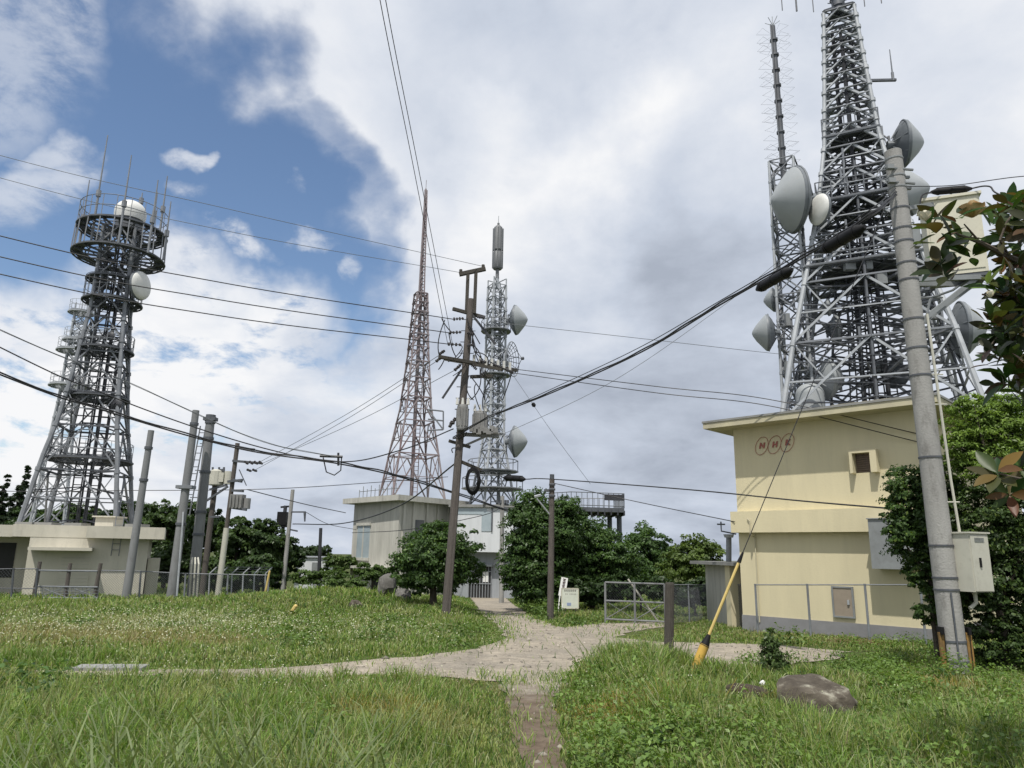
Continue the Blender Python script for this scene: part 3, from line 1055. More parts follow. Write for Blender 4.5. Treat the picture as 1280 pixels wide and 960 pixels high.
# inner cable core: darker mast and ladder, thick trunk pipes
mb = MB()
for k in range(6):
    a = 2 * math.pi * k / 6
    r = V((math.cos(a), math.sin(a), 0)) * .5
    mb.tube(V((base.x, base.y, ZTOP)) + r, bc(40) + r * .75, .085, .07, n=6)
for z in np.arange(ZTOP + .4, zp(50), .5):
    mb.ring(V((base.x, base.y, z)), .45, .03, n=10, m=4)
mb.build("cable_core", M["steel_black"], tw)
mb = MB()
for (ox, oy) in ((-.95, -.25), (.8, .3), (-.15, .85)):
    o3 = V((base.x + ox, base.y + oy, ZTOP))
    top = bc(300 if ox < 0 else 270) + V((ox * .5, oy * .5, 0))
    ladder(mb, o3, top, .45, V((.9, -.4, 0)), .03, None, .4)
mb.build("cable_ladder", M["steel_dark"], tw)
for py, q in ((345, 1.0), (262, 1.05), (180, 1.0)):
    z = zp(py); R = Rz(z)
    mb = MB()
    co = [C(i, z) for i in range(4)]
    for i in range(4):
        mb.beam(co[i], co[(i + 1) % 4], .09, .16, UP)
        for f_ in (.25, .5, .75):
            p = co[i].lerp(co[(i + 1) % 4], f_)
            mb.beam(p, V((base.x, base.y, z)), .05, .07, UP)
    mb.annulus(V((base.x, base.y, z + .03)), .5, R * .62, .035, 10)
    pf = mb.build("platform", M["steel_dark"], tw)
    mb = MB()
    ex = [V((base.x, base.y, z)) + dirs[i] * R * 1.06 for i in range(4)]
    for i in range(4):
        a, b = ex[i], ex[(i + 1) % 4]
        for h in (.0, .4, .8):
            mb.tube(a + UP * h, b + UP * h, .025 if h else .05)
        for f_ in np.linspace(0, 1, 6)[:-1]:
            p = a.lerp(b, f_); mb.tube(p, p + UP * .8, .022, n=4)
            if f_ in (0.0,): mb.beam(p, V((base.x, base.y, z)), .06)
    mb.build("railing", M["steel_mid"], pf)
# extra horizontal frames / antenna support arms sticking out around the middle
mb = MB()
rr_ = random.Random(5)
for k in range(90):
    py = rr_.uniform(205, 480)
    z = zp(py); R = Rz(z)
    i = rr_.randrange(4); f_ = rr_.random()
    a = C(i, z).lerp(C(i + 1, z), f_)
    b = V((base.x, base.y, z + rr_.uniform(-.5, .5))) + (a - V((base.x, base.y, z))) * rr_.uniform(.05, .5)
    mb.angle(a, b, rr_.uniform(.05, .09))
    if k % 3 == 0:
        mb.tube(a - UP * rr_.uniform(.3, .8), a + UP * rr_.uniform(.3, .8), .045, n=6)
mb.build("antenna_support", M["steel_mid"], tw)
mb = MB()
rr_ = random.Random(8)
for k in range(16):
    py = rr_.uniform(230, 470); z = zp(py); R = Rz(z)
    a = rr_.uniform(0, 6.28)
    p = V((base.x + math.cos(a) * R * .75, base.y + math.sin(a) * R * .6, z))
    mb = MB(); mb.box(p, rr_.uniform(.2, .4), rr_.uniform(.15, .3), rr_.uniform(.3, .6)); mb.build("equipment_box", M["boxgrey"], tw)
# inner working lattice, darker and finer, inside the four legs
zl = np.linspace(ZTOP, zp(215), 15)
def Ci(i, z, f): return V((base.x, base.y, z)) + (dirs[i % 4] + dirs[(i + 1) % 4]) * (.5 * f * Rz(z))
for a_, b_ in zip(zl, zl[1:]):
    mb = MB()
    for i in range(4):
        for f in (.55, 1.0):
            p, q = Ci(i, a_, f), Ci(i, b_, f)
            mb.angle(p, q, .07)
            mb.angle(Ci(i, b_, f), Ci(i + 1, b_, f), .055)
            if f < .9: mb.angle(p, Ci(i + 1, b_, f), .045)
        mb.angle(Ci(i, b_, .55), C(i, b_), .05)
    mb.build("inner_bracing", M["steel_dark"], tw)
# top collar and mast
mb = MB()
zt = zp(20)
mb.lathe([(.42, 0), (.42, .12), (.30, .22), (.27, .5), (.27, 2.6), (.2, 2.7), (.2, 4.4)], V((base.x, base.y, zt)), UP, 12)
for k in range(5):
    mb.ring(V((base.x, base.y, zt + .4 + k * .45)), .31, .03, n=12)
for i in range(4):
    mb.beam(C(i, zt), V((base.x, base.y, zt + .35)) + dirs[i] * .25, .14, .08)
ms_ = mb.build("top_mast", M["steel_dark"], tw, smooth=True)
mb = MB()
for k in range(8):
    zz = zt + .55 + (k // 4) * .9
    a = k * math.pi / 2 + .4
    kd = V((math.cos(a), math.sin(a), 0))
    mb.tube(V((base.x, base.y, zz)) + kd * .25, V((base.x, base.y, zz - .12)) + kd * .62, .022)
mb.build("mast_step", M["steel_mid"], ms_)
mb = MB()
zc_ = zt + 1.25
for (px, py_, l) in ((978, 13, .45), (996, 14, .5), (1017, 15, .5), (1081, 8, .4), (1102, 4, .3)):
    pe = P(px, py_, TD)
    mb.tube(pe, pe + UP * 1.0, .022 if px != 996 else .04, n=5)
pa_, pb_ = P(972, -6, TD), P(1110, -12, TD)
mb.tube(pa_, pb_, .03)
mb.tube(V((base.x, base.y, zt + .6)), (pa_ + pb_) / 2, .05)
mb.build("dipole_array", M["steel_dark"], tw)
# side arm with whip
mb = MB()
p0, p1 = P(1087, 101, TD), P(1120, 100, TD)
mb.beam(p0 - V((.3, 0, 0)), p1, .1, .1, UP)
mb.tube(p0 - UP * .5, p0 + UP * .3, .05)
arm = mb.build("side_arm", M["steel_dark"], tw)
mb = MB(); q0 = P(1116, 97, TD); q1 = P(1111, 62, TD)
mb.tube(q0 - UP * .15, q0 + UP * .25, .06, n=7); mb.tube(q0 + UP * .2, V((q0.x, q0.y, q1.z)), .035, .02, n=6)
mb.build("whip_antenna", M["steel_mid"], arm)
dish(tw, 1131, 180, 29, TD - .5, (.95, -.22, .0), label="grey dish near the tower top with its cone pointing right", mount_to=P(1104, 178, TD))
dish(tw, 1138, 240, 29, TD - 1.2, (.72, -.62, 0), label="pale dish half hidden behind the concrete pole top", mount_to=P(1112, 238, TD))
dish(tw, 1024, 262, 20, TD - 1.5, (-.97, -.22, .0), "radome_white", kind="flat", label="small pale dish beside the largest one", mount_to=P(1040, 262, TD), deep=.4)
dish(tw, 1204, 412, 35, TD - 2.2, (.95, -.28, 0), label="dish low on the tower's right with its cone pointing right", mount_to=P(1180, 412, TD - 1))
dish(tw, 1036, 474, 25, TD - .4, (.96, -.08, 0), label="dish near the roof seen from its back", mount_to=P(1050, 470, TD), back="radome")
dish(tw, 1047, 412, 20, TD + .5, (.9, -.42, 0), kind="flat", label="dish inside the left half of the tower", mount_to=P(1062, 412, TD + .5))
dish(tw, 1036, 384, 11, TD - .5, (.8, -.5, 0), kind="flat", label="smallest dish, inside the tower frame")
dish(tw, 1168, 300, 18, TD + 1.0, (.7, .5, 0), label="dish behind the pale box on the pole", mount_to=P(1150, 300, TD))
dish(tw, 1120, 470, 16, TD + .5, (.75, .6, 0), kind="flat", label="dish low in the middle of the tower")

# --- slim column with star aerials, standing at the left of it
CD = 27.6
cc = P(1001, 508, CD)
st = root("aerial_mast", V((cc.x, cc.y, ZTOP)), "slim lattice column carrying a tall pipe of star shaped aerials beside the big tower", "tower")
b2, zp2, Rz2, C2, dirs2 = lattice(st, 1001, 508, CD, [(508, 26), (430, 24), (300, 22), (205, 20)], -.25, 1.5, (M["steel_light"], M["steel_mid"], M["steel_mid"]), .06, .05, "X", base_z=ZTOP)
mb = MB()
zA, zB = zp2(215), zp2(33)
mb.tube(V((b2.x, b2.y, zA - .4)), V((b2.x, b2.y, zB)), .13, .10, n=10)
for z in np.arange(zA + .3, zB, .75):
    mb.tube(V((b2.x, b2.y, z)), V((b2.x, b2.y, z + .08)), .17, n=10)
    mb.tube(V((b2.x - .14, b2.y - .12, z)), V((b2.x - .14, b2.y - .12, z + .74)), .035, n=5)
mb.build("pipe_mast", M["steel_dark"], st, smooth=True)
zz = zB - .15
k = 0
for g_ in range(5):
    for h in (0, .42, .84):
        mbs = MB()
        z = zB - .45 - g_ * 1.72 - h
        if z < zA + .1: continue
        c = V((b2.x, b2.y, z))
        for a0 in (.3, .3 + math.pi / 2):
            e1 = V((math.cos(a0), math.sin(a0), 0)); e2 = V((-e1.y, e1.x, 0))
            for sg in (-1, 1):
                w = .72
                mbs.path([c + e1 * sg * .05, c + e1 * sg * w + e2 * .22, c + e1 * sg * w - e2 * .22], .0055, 3, closed=True)
        mbs.build("star_aerial", M["steel_mid"], st)
mb = MB(); mb.tube(V((b2.x, b2.y, zB)), V((b2.x, b2.y, zB + .5)), .02); 
for a in range(5):
    kd = V((math.cos(a * 1.26), math.sin(a * 1.26), 0)); mb.tube(V((b2.x, b2.y, zB + .05)), V((b2.x, b2.y, zB + .3)) + kd * .32, .014)
mb.build("lightning_rod", M["steel_light"], st)
dish(st, 990, 250, 40.5, CD - .9, (-.999, -.03, -.05), label="largest pale dish with a blunt cone pointing down left", mount_to=P(1000, 250, CD), deep=.62)
dish(st, 958, 416, 23, CD - .4, (-.96, .26, 0), label="dish with its sharp cone pointing left", mount_to=P(990, 416, CD))
dish(st, 966, 375, 15, CD + .4, (-.85, .45, 0), label="small dish turned away to the left", mount_to=P(992, 376, CD))
mb = MB()
for k in range(5):
    p = P(984 + (k % 2) * 16, 340 + k * 30, CD - .4); mb = MB(); mb.box(p, .16, .2, .5); mb.build("panel_antenna", M["boxgrey"], st)
# horn reflector (domed) on the roof
hp = P(1013, 503, 26.6)
hz_ = ZTOP + .35
R = 17 * mpp(hp)
hr = root("domed_antenna", V((hp.x, hp.y, ZTOP)), "upright white domed antenna on the cream building's roof edge", "antenna")
mb = MB(); mb.lathe([(R, 0), (R, R * 1.7)] + [(R * math.cos(w), R * 1.7 + R * .85 * math.sin(w)) for w in np.linspace(.1, math.pi / 2, 9)], V((hp.x, hp.y, hz_)), UP, 26); mb.build("dome", M["radome"], hr, smooth=True)
mb = MB(); mb.lathe([(R * 1.15, 0), (R * 1.15, .12), (R * .9, .12), (R * .9, .35)], V((hp.x, hp.y, ZTOP)), UP, 20)
for k in range(10):
    a = k * .628; mb.tube(V((hp.x + math.cos(a) * R * 1.3, hp.y + math.sin(a) * R * 1.3, ZTOP)), V((hp.x + math.cos(a) * R * 1.3, hp.y + math.sin(a) * R * 1.3, ZTOP + .6)), .02, n=4)
mb.ring(V((hp.x, hp.y, ZTOP + .6)), R * 1.3, .02)
mb.build("base", M["steel_mid"], hr)
mb = MB(); c = A0 + AB * 3.1 + DEP * 1.2
mb.prism([c + AB * a + DEP * b for a, b in ((0, 0), (1.9, 0), (1.9, 1.2), (0, 1.2))], ZTOP, ZTOP + .42)
tag(mb.build("roof_plinth", M["cream_roof"], loc=V((c.x, c.y, ZTOP))), "low concrete plinth under the tower on the cream building's roof", "plinth")

# ------------------------------------------------------------------ left equipment building and its tower
LD0, LD1 = 42.0, 44.5
la, lb_ = xy(P(30, 720, LD0)), xy(P(181, 720, LD1))
ld = (lb_ - la).normalized(); ln = V((ld.y, -ld.x, 0))
if ln.y > 0: ln = -ln
LL = (lb_ - la).length
lz0 = min(G(la.x, la.y), G(lb_.x, lb_.y)) - .3
lzt = P(100, 657, 42.7).z
lzs = P(150, 673, 42.7).z
lbd = root("equipment_building", V((la.x, la.y, lz0 + .3)), "low beige concrete building with a flat roof under the left lattice tower", "building")
LAX = (ld, ln, UP)
def lbox(mb, a0, a1, z0, z1, o0, o1):
    return mb.box(la + ld * ((a0 + a1) / 2) + ln * ((o0 + o1) / 2) + UP * ((z0 + z1) / 2), a1 - a0, o1 - o0, z1 - z0, LAX)
mb = MB(); lbox(mb, 0, LL, lz0, lzs, -9, 0); mb.build("wall", M["beige"], lbd)
mb = MB(); lbox(mb, -.9, LL + .8, lzs, lzt, -9.6, .02); lbox(mb, LL * .46, LL + .8, lzs, lzt, .02, .75)
mb.build("roof", M["beige"], lbd)
mb = MB(); lbox(mb, LL * .02, LL * .53, P(70, 688, 42).z, P(70, 684, 42).z, 0, 1.1); mb.build("canopy", M["beige"], lbd)
mb = MB(); lbox(mb, LL * .27, LL * .52, lz0, P(70, 699, 42).z, .0, .06)
dr = mb.build("shutter_door", M["beige"], lbd)
mb = MB()
for k in range(12):
    z = lz0 + .5 + k * .19; lbox(mb, LL * .28, LL * .51, z, z + .03, .06, .085)
mb.build("shutter_slat", M["cabinet"], dr)
# open bay on the left end
mb = MB(); lbox(mb, -3.6, -.0, lz0, lzs, -9, -2.6); mb.build("side_wall", M["beige"], lbd)
mb = MB(); lbox(mb, -2.5, -1.0, lz0 + 1.4, lzs - .35, -2.6, -2.54); mb.build("window", M["dark"], lbd)
mb = MB(); lbox(mb, -4.2, -.9, lzs - .02, lzt - .05, -9.5, -.2); mb.build("side_roof", M["beige"], lbd)
mb = MB(); lbox(mb, LL + .05, LL + .7, lz0, lz0 + 2.6, -3, -.5); mb.build("side_pier", M["beige"], lbd)
mb = MB()
q = P(136, 657, 45); mb.box(V((q.x, q.y, lzt + .28)), 1.1, 1.1, .56); mb.box(V((q.x, q.y, lzt + .6)), 1.4, 1.4, .08)
mb.build("roof_hatch", M["beige"], lbd)
mb = MB()
for px in (36, 60, 97, 172):
    q = P(px, 655, 44.2); mb.box(V((q.x, q.y, lzt + .09)), 1.0, 1.0, .18)
mb.build("tower_footing", M["roof_top"], lbd)
mb = MB()
q = P(109, 660, 43.2); ladder(mb, la + ld * 4.35 + ln * .12 + UP * (lzs - 1.0), la + ld * 4.35 + ln * .12 + UP * (lzt + .8), .4, ld, .025)
mb.build("wall_ladder", M["steel_mid"], lbd)

RD = 48.0
rt0 = P(97, 652, RD)
ltw = root("radar_tower", V((rt0.x, rt0.y, lzt)), "grey lattice tower with ring platforms and a white dome on top at left", "tower")
b3, zp3, Rz3, C3, dirs3 = lattice(ltw, 100, 652, RD, [(652, 72), (575, 56), (535, 46), (494, 39), (440, 32), (388, 26), (330, 25), (290, 25)], .476, .95,
                                 (M["steel_mid"], M["steel_dark"], M["steel_mid"]), .15, .10, "K", base_z=lzt)
ax3 = lambda py: V((b3.x, b3.y, zp3(py)))
mb = MB()
for (ox, oy) in ((-.35, -.3), (.5, .2)):
    ladder(mb, V((b3.x + ox, b3.y + oy, lzt)), ax3(300) + V((ox, oy, 0)), .5, V((1, .2, 0)), .05, None, .45)
for k in range(5):
    a = k * 1.257; r = V((math.cos(a), math.sin(a), 0)) * .5
    mb.tube(V((b3.x, b3.y, lzt)) + r + V((.3, .3, 0)), ax3(300) + r + V((.3, .3, 0)), .07, n=5)
mb.build("cable_core", M["steel_black"], ltw)
z = lzt
while z < zp3(320):
    mb = MB()
    for i in range(4):
        mb.angle(C3(i, z), V((b3.x, b3.y, z + .5)), .07)
    mb.build("inner_bracing", M["steel_dark"], ltw)
    z += 2.1
w3 = mpp(ax3(320))
for py, rr0, rr1, rail in ((322, 24, 52, 0), (290, 22, 51, 0), (378, 22, 33, 1.6), (352, 20, 32, 0), (438, 14, 31, 1.0), (497, 20, 33, 1.0), (575, 30, 46, 1.1)):
    deck(ltw, ax3(py), rr0 * w3 * .9, rr1 * w3, M["steel_dark"], rail, 16 if rr1 > 40 else 12, .085, railmat=M["steel_mid"])
c = ax3(283)
mb = MB()
for i in range(20):
    a = 2 * math.pi * i / 20; k = V((math.cos(a), math.sin(a), 0)) * 50 * w3
    mb.tube(ax3(290) + k, ax3(290) + k + UP * 1.5, .03, n=4)
    k2 = V((math.cos(a), math.sin(a), 0)) * 53 * w3
    mb.tube(ax3(322) + k2 * .98, ax3(290) + k2 * .96, .045, n=4)
for q in (.75, 1.5): mb.ring(ax3(290) + UP * q, 50 * w3, .03, n=28)
mb.build("railing", M["steel_mid"], ltw)
# dome
mb = MB(); c = ax3(288) + V((.35, 0, 0)); c.z = zp3(276)
R = 18.5 * w3
mb.lathe([(R * .93, 0), (R, R * .35)] + [(R * math.cos(w), R * .55 + R * .9 * math.sin(w)) for w in np.linspace(0, math.pi / 2, 10)], c, UP, 28)
mb.build("dome", M["radome_white"], ltw, smooth=True)
mb = MB(); mb.tube(c - UP * (c.z - zp3(290)), c, R * .85, n=16)
mb.build("dome_base", M["steel_dark"], ltw)
for i, (x0, y0, x1, y1, dd) in enumerate(((98, 311, 112, 225, 0), (114, 300, 134, 169, -1.5), (148, 304, 165, 194, -2.6), (175, 262, 177, 241, 1.5), (185, 316, 197, 225, -2.2), (199, 296, 210, 220, .5), (204, 325, 218, 252, -.8), (190, 290, 193, 240, 2))):
    p0 = P(x0, y0, RD + dd); p1 = P(x1, y1, RD + dd)
    top = V((p0.x, p0.y, p1.z))
    mb = MB()
    mid = p0.lerp(top, .42)
    mb.tube(p0, mid, .085, n=6); mb.tube(mid - UP * .1, mid + UP * .35, .16, n=8); mb.tube(mid, top, .065, .035, n=6)
    mb.build("whip_antenna", M["steel_mid"], ltw)
dish(ltw, 176, 357, 18, RD - .8, (.98, -.16, 0), "radome_white", "flat", "pale oval dish on the tower's right side", P(160, 357, RD))
for px, py, rp in ((135, 572, 8), (146, 505, 8), (138, 420, 6)):
    dish(ltw, px, py, rp, RD - 1, (.2, .9, 0), kind="flat", back="steel_black", label="small dark dish inside the tower frame")

# smaller tower standing behind it
SD = 66.0
s0 = P(61, 640, SD)
stw = root("small_lattice_tower", V((s0.x, s0.y, G(s0.x, s0.y))), "smaller pale lattice tower with round platforms behind the radar tower", "tower")
b4, zp4, Rz4, C4, d4 = lattice(stw, 59, 660, SD, [(690, 30), (560, 18), (500, 13), (440, 11), (392, 9)], .3, 1.3, (M["steel_light"], M["steel_light"], M["steel_light"]), .1, .08, "X", base_z=G(s0.x, s0.y))
w4 = mpp(V((b4.x, b4.y, zp4(430))))
for py, r in ((390, 14), (438, 20), (425, 15), (482, 22)):
    deck(stw, V((b4.x, b4.y, zp4(py))), r * w4 * .5, r * w4, M["steel_light"], 1.0, 8, .12)
mb = MB()
for k in (-.6, 0, .5): mb.tube(V((b4.x + k, b4.y, zp4(395))), V((b4.x + k, b4.y, zp4(378))), .06)
mb.build("whip_antenna", M["steel_light"], stw)

# ------------------------------------------------------------------ centre: stained concrete building, red tower, white block, silver tower
ZC = -1.9
cl, cm, crr = xy(P(440, 680, 59)), xy(P(497, 680, 54)), xy(P(572, 680, 59.5))
ctop = P(490, 627, 55).z
nb = cl + (crr - cm)
cb_ = root("concrete_building", V((cm.x, cm.y, ZC)), "stained two-storey concrete building with a flat overhanging roof under the red tower", "building")
mb = MB(); mb.prism([cl, cm, crr, nb], ZC - .5, ctop); mb.build("wall", M["old_concrete"], cb_)
cen = (cl + cm + crr + nb) / 4
mb = MB()
mb.prism([cen + (p - cen) * 1.0 + (p - cen).normalized() * .95 for p in (cl, cm, crr, nb)], ctop, ctop + .4)
mb.build("roof", M["old_concrete"], cb_)
e1 = (cm - cl).normalized(); n1v = V((e1.y, -e1.x, 0)); n1v = n1v if n1v.y < 0 else -n1v
e2 = (crr - cm).normalized(); n2w = V((e2.y, -e2.x, 0)); n2w = n2w if n2w.y < 0 else -n2w
def fbox(mb, o, e, n, a0, a1, z0, z1, o0, o1):
    return mb.box(o + e * ((a0 + a1) / 2) + n * ((o0 + o1) / 2) + UP * ((z0 + z1) / 2), a1 - a0, o1 - o0, z1 - z0, (e, n, UP))
L1 = (cm - cl).length; L2 = (crr - cm).length
hgt = ctop - ZC
mb = MB(); fbox(mb, cl, e1, n1v, .12 * L1, .40 * L1, ZC + hgt * .42, ZC + hgt * .76, -.05, .03); w_ = mb.build("window", M["paleglass"], cb_)
mb = MB()
fbox(mb, cl, e1, n1v, .10 * L1, .42 * L1, ZC + hgt * .39, ZC + hgt * .42, 0, .1); fbox(mb, cl, e1, n1v, .25 * L1, .27 * L1, ZC + hgt * .42, ZC + hgt * .76, .03, .06); fbox(mb, cl, e1, n1v, .10 * L1, .42 * L1, ZC + hgt * .76, ZC + hgt * .79, 0, .12)
mb.build("frame", M["old_concrete"], w_)
mb = MB(); fbox(mb, cl, e1, n1v, .50 * L1, .88 * L1, ZC + .1, ZC + hgt * .30, -.05, .02); mb.build("doorway", M["dark"], cb_)
mb = MB(); fbox(mb, cl, e1, n1v, -.05 * L1, .92 * L1, ZC + hgt * .31, ZC + hgt * .335, 0, .7); mb.build("canopy", M["old_concrete"], cb_)
for a in (0.05, .20, .42, .6, .8):
    mb = MB(); fbox(mb, cm, e2, n2w, a * L2, a * L2 + .22, ZC - .3, ctop, 0, .14); mb.build("pilaster", M["old_concrete"], cb_)
for a in (.26, .66):
    mb = MB(); fbox(mb, cm, e2, n2w, a * L2, a * L2 + .14 * L2, ZC + hgt * .60, ZC + hgt * .82, -.1, .02); wq = mb.build("window", M["glass"], cb_)
    mb = MB(); fbox(mb, cm, e2, n2w, (a + .05) * L2, (a + .15) * L2, ZC + hgt * .60, ZC + hgt * .69, .02, .45); mb.build("air_conditioner", M["boxgrey"], wq)
mb = MB()
for k in range(10):
    p = cl.lerp(cm, .1 + k * .09); p = V((p.x, p.y, ctop + .4))
    mb.tube(p, p + UP * (.7 + .25 * (k % 2)), .035, n=4)
    mb.tube(p + UP * .55, p + e1 * .5 + UP * .55, .03, n=4)
mb.build("roof_railing", M["boxgrey"], cb_)

# white cladding block
wl0, wl1 = xy(P(562, 690, 57.0)), xy(P(641, 690, 56.0))
we = (wl1 - wl0).normalized(); wnn = V((we.y, -we.x, 0)); wnn = wnn if wnn.y < 0 else -wnn
WL = (wl1 - wl0).length
wtop = P(600, 634, 56.5).z; wmid = P(600, 690, 56.5).z
wb = root("white_building", V((wl0.x, wl0.y, ZC)), "white clad building with a grey recessed ground floor behind the wooden pole", "building")
mb = MB(); fbox(mb, wl0, we, wnn, 0, WL, wmid, wtop, -9, 0); mb.build("wall", M["white_panel"], wb)
mb = MB(); fbox(mb, wl0, we, wnn, .1, WL - .1, ZC - .5, wmid, -8.9, -1.0); mb.build("ground_floor", M["grey_panel"], wb)
mb = MB(); fbox(mb, wl0, we, wnn, -.15, WL + .15, wtop, wtop + .2, -9.2, .2); mb.build("roof", M["roof_top"], wb)
mb = MB(); fbox(mb, wl0, we, wnn, .27 * WL, .63 * WL, ZC, ZC + 2.5, -1.0, -.93); gt = mb.build("garage_door", M["dark"], wb)
mb = MB()
for k in range(9):
    a = .27 * WL + (.36 * WL) * k / 8; fbox(mb, wl0, we, wnn, a - .02, a + .02, ZC, ZC + 2.5, -.93, -.88)
for z in (.1, 1.2, 2.1): fbox(mb, wl0, we, wnn, .27 * WL, .63 * WL, ZC + z, ZC + z + .05, -.88, -.85)
mb.build("bars", M["grey_panel"], gt)
mb = MB(); fbox(mb, wl0, we, wnn, .49 * WL, .58 * WL, ZC + 1.35, ZC + 2.1, -.925, -.89); mb.build("window_pane", M["white"], gt)
mb = MB(); fbox(mb, wl0, we, wnn, .25 * WL, .65 * WL, ZC + 2.5, ZC + 2.65, -1.0, -.6); mb.build("lintel", M["grey_panel"], wb)
mb = MB(); fbox(mb, wl0, we, wnn, .50 * WL, .66 * WL, P(600, 664, 56.5).z, P(600, 640, 56.5).z, 0, .04); wq = mb.build("window", M["paleglass"], wb)
mb = MB(); fbox(mb, wl0, we, wnn, .655 * WL, .675 * WL, P(600, 664, 56.5).z, P(600, 634, 56.5).z, 0, .1); mb.build("downpipe", M["steel_dark"], wq)
mb = MB(); fbox(mb, wl0, we, wnn, .08 * WL, .58 * WL, P(600, 643, 56.5).z, P(600, 636, 56.5).z, 0, .03); mb.build("vent_strip", M["paleglass"], wb)

# red and white tower
KD = 61.0
k0 = P(515, 627, KD)
rtw = root("red_lattice_tower", V((k0.x, k0.y, ctop + .4)), "slender faded red and white lattice tower ending in a thin mast", "tower")
b5, zp5, Rz5, C5, d5 = lattice(rtw, 514, 622, KD, [(622, 47), (560, 33), (510, 22), (440, 14.5), (368, 9.5)], .35, 1.25, (M["fadedred"], M["fadedred"], M["fadedred"]), .085, .085, "K", base_z=ctop + .4)
mb = MB(); mb.tube(V((b5.x, b5.y, ctop + .5)), V((b5.x, b5.y, zp5(362))), .16, n=7); ladder(mb, V((b5.x + .3, b5.y - .2, ctop + .5)), V((b5.x + .3, b5.y - .2, zp5(370))), .4, V((1, 0, 0)), .04)
mb.build("cable_core", M["fadedred"], rtw)
mb = MB()
zs5 = np.linspace(zp5(372), zp5(238), 20)
for i, (z0, z1) in enumerate(zip(zs5, zs5[1:])):
    r0 = .30 * (1 - i / 30)
    for k in range(3):
        a = k * 2.094; a2 = a + 2.094
        p = V((math.cos(a), math.sin(a), 0)) * r0; p2 = V((math.cos(a2), math.sin(a2), 0)) * r0
        mb.tube(V((b5.x, b5.y, z0)) + p, V((b5.x, b5.y, z1)) + p, .07, n=4)
        mb.tube(V((b5.x, b5.y, z0)) + p, V((b5.x, b5.y, z1)) + p2, .04, n=4)
mb.tube(V((b5.x, b5.y, zp5(372))), V((b5.x, b5.y, zp5(236))), .12, .08, n=6)
mb.tube(V((b5.x, b5.y, zp5(236))), V((b5.x, b5.y, zp5(225))), .025)
mb.build("mast", M["fadedred"], rtw)
mb = MB()
for a, b in (((535, 512), (554, 514)), ((554, 514), (554, 537)), ((535, 538), (554, 537)), ((535, 512), (554, 537)), ((535, 524), (554, 526))):
    mb.tube(P(*a, KD - 1), P(*b, KD - 1), .07)
mb.build("side_frame", M["steel_mid"], rtw)

# silver tower with cylinder aerial
SD2 = 58.0
s0 = P(614, 630, SD2)
sil = root("silver_lattice_tower", V((s0.x, s0.y, wtop)), "silver lattice tower topped with a fat grey cylinder beside the wooden pole", "tower")
b6, zp6, Rz6, C6, d6 = lattice(sil, 615, 632, SD2, [(632, 30), (560, 15.5), (540, 13.5), (450, 13), (358, 12)], .3, 1.4, (M["steel_light"], M["steel_light"], M["steel_light"]), .11, .08, "X", base_z=wtop + .2)
mb = MB(); ladder(mb, V((b6.x + .15, b6.y - .3, wtop)), V((b6.x + .15, b6.y - .3, zp6(360))), .5, V((1, 0, 0)), .05, .4, .5); mb.build("cable_ladder", M["steel_mid"], sil)
w6 = mpp(V((b6.x, b6.y, zp6(320))))
mb = MB()
za_, zb_ = zp6(348), zp6(283); zm = zp6(315)
r = 6.2 * w6
mb.lathe([(.15, 0), (.15, .8), (r * .8, .8), (r, .9), (r, zm - za_ - .1), (r * .8, zm - za_), (r * .8, zm - za_ + .08), (r, zm - za_ + .16), (r, zb_ - za_ - .3), (r * .6, zb_ - za_), (.1, zb_ - za_ + .05), (.1, zb_ - za_ + .3)], V((b6.x, b6.y, za_)), UP, 14)
for k in range(8):
    a = k * .785; mb.tube(V((b6.x + math.cos(a) * r, b6.y + math.sin(a) * r, za_ + .9)), V((b6.x + math.cos(a) * r, b6.y + math.sin(a) * r, zb_ - .2)), .05, n=4)
mb.build("cylinder_antenna", M["antenna_grey"], sil, smooth=True)
mb = MB()
mb.tube(V((b6.x, b6.y, zp6(360))), V((b6.x, b6.y, zp6(346))), .16)
mb.build("antenna_stub", M["steel_light"], sil)
mb = MB()
mb.tube(V((b6.x, b6.y, zp6(284))), V((b6.x, b6.y, zp6(270))), .03); mb.build("lightning_rod", M["steel_light"], sil)
mb = MB()
for i in range(4):
    p = C6(i, zp6(358)); mb.tube(p, p + UP * .6, .06); mb.tube(p + UP * .6, V((b6.x, b6.y, p.z + .3)), .05)
mb.build("top_frame", M["steel_light"], sil)
dish(sil, 646, 400, 18.5, SD2 - .5, (.97, -.22, 0), label="upper dish of the silver tower with its cone pointing right", mount_to=P(630, 400, SD2))
dish(sil, 641, 449, 22, SD2 - .5, (.93, -.36, 0), kind="grid", label="open grid dish of the silver tower", mount_to=P(626, 449, SD2))
dish(sil, 645, 552, 19.5, SD2 - .8, (.98, -.2, 0), label="lower dish of the silver tower with its cone pointing right", mount_to=P(630, 552, SD2))
for py in (415, 470, 590, 612):
    mb = MB()
    z = zp6(py); R = Rz6(z)
    mb.annulus(V((b6.x, b6.y, z)), R * .4, R * 1.5, .08, 12)
    for k in range(10):
        a = k * .628; p = V((b6.x + math.cos(a) * R * 1.45, b6.y + math.sin(a) * R * 1.45, z)); mb.tube(p, p + UP * .9, .035, n=4)
    mb.ring(V((b6.x, b6.y, z + .9)), R * 1.45, .035, n=12)
    mb.build("platform", M["steel_mid"], sil)

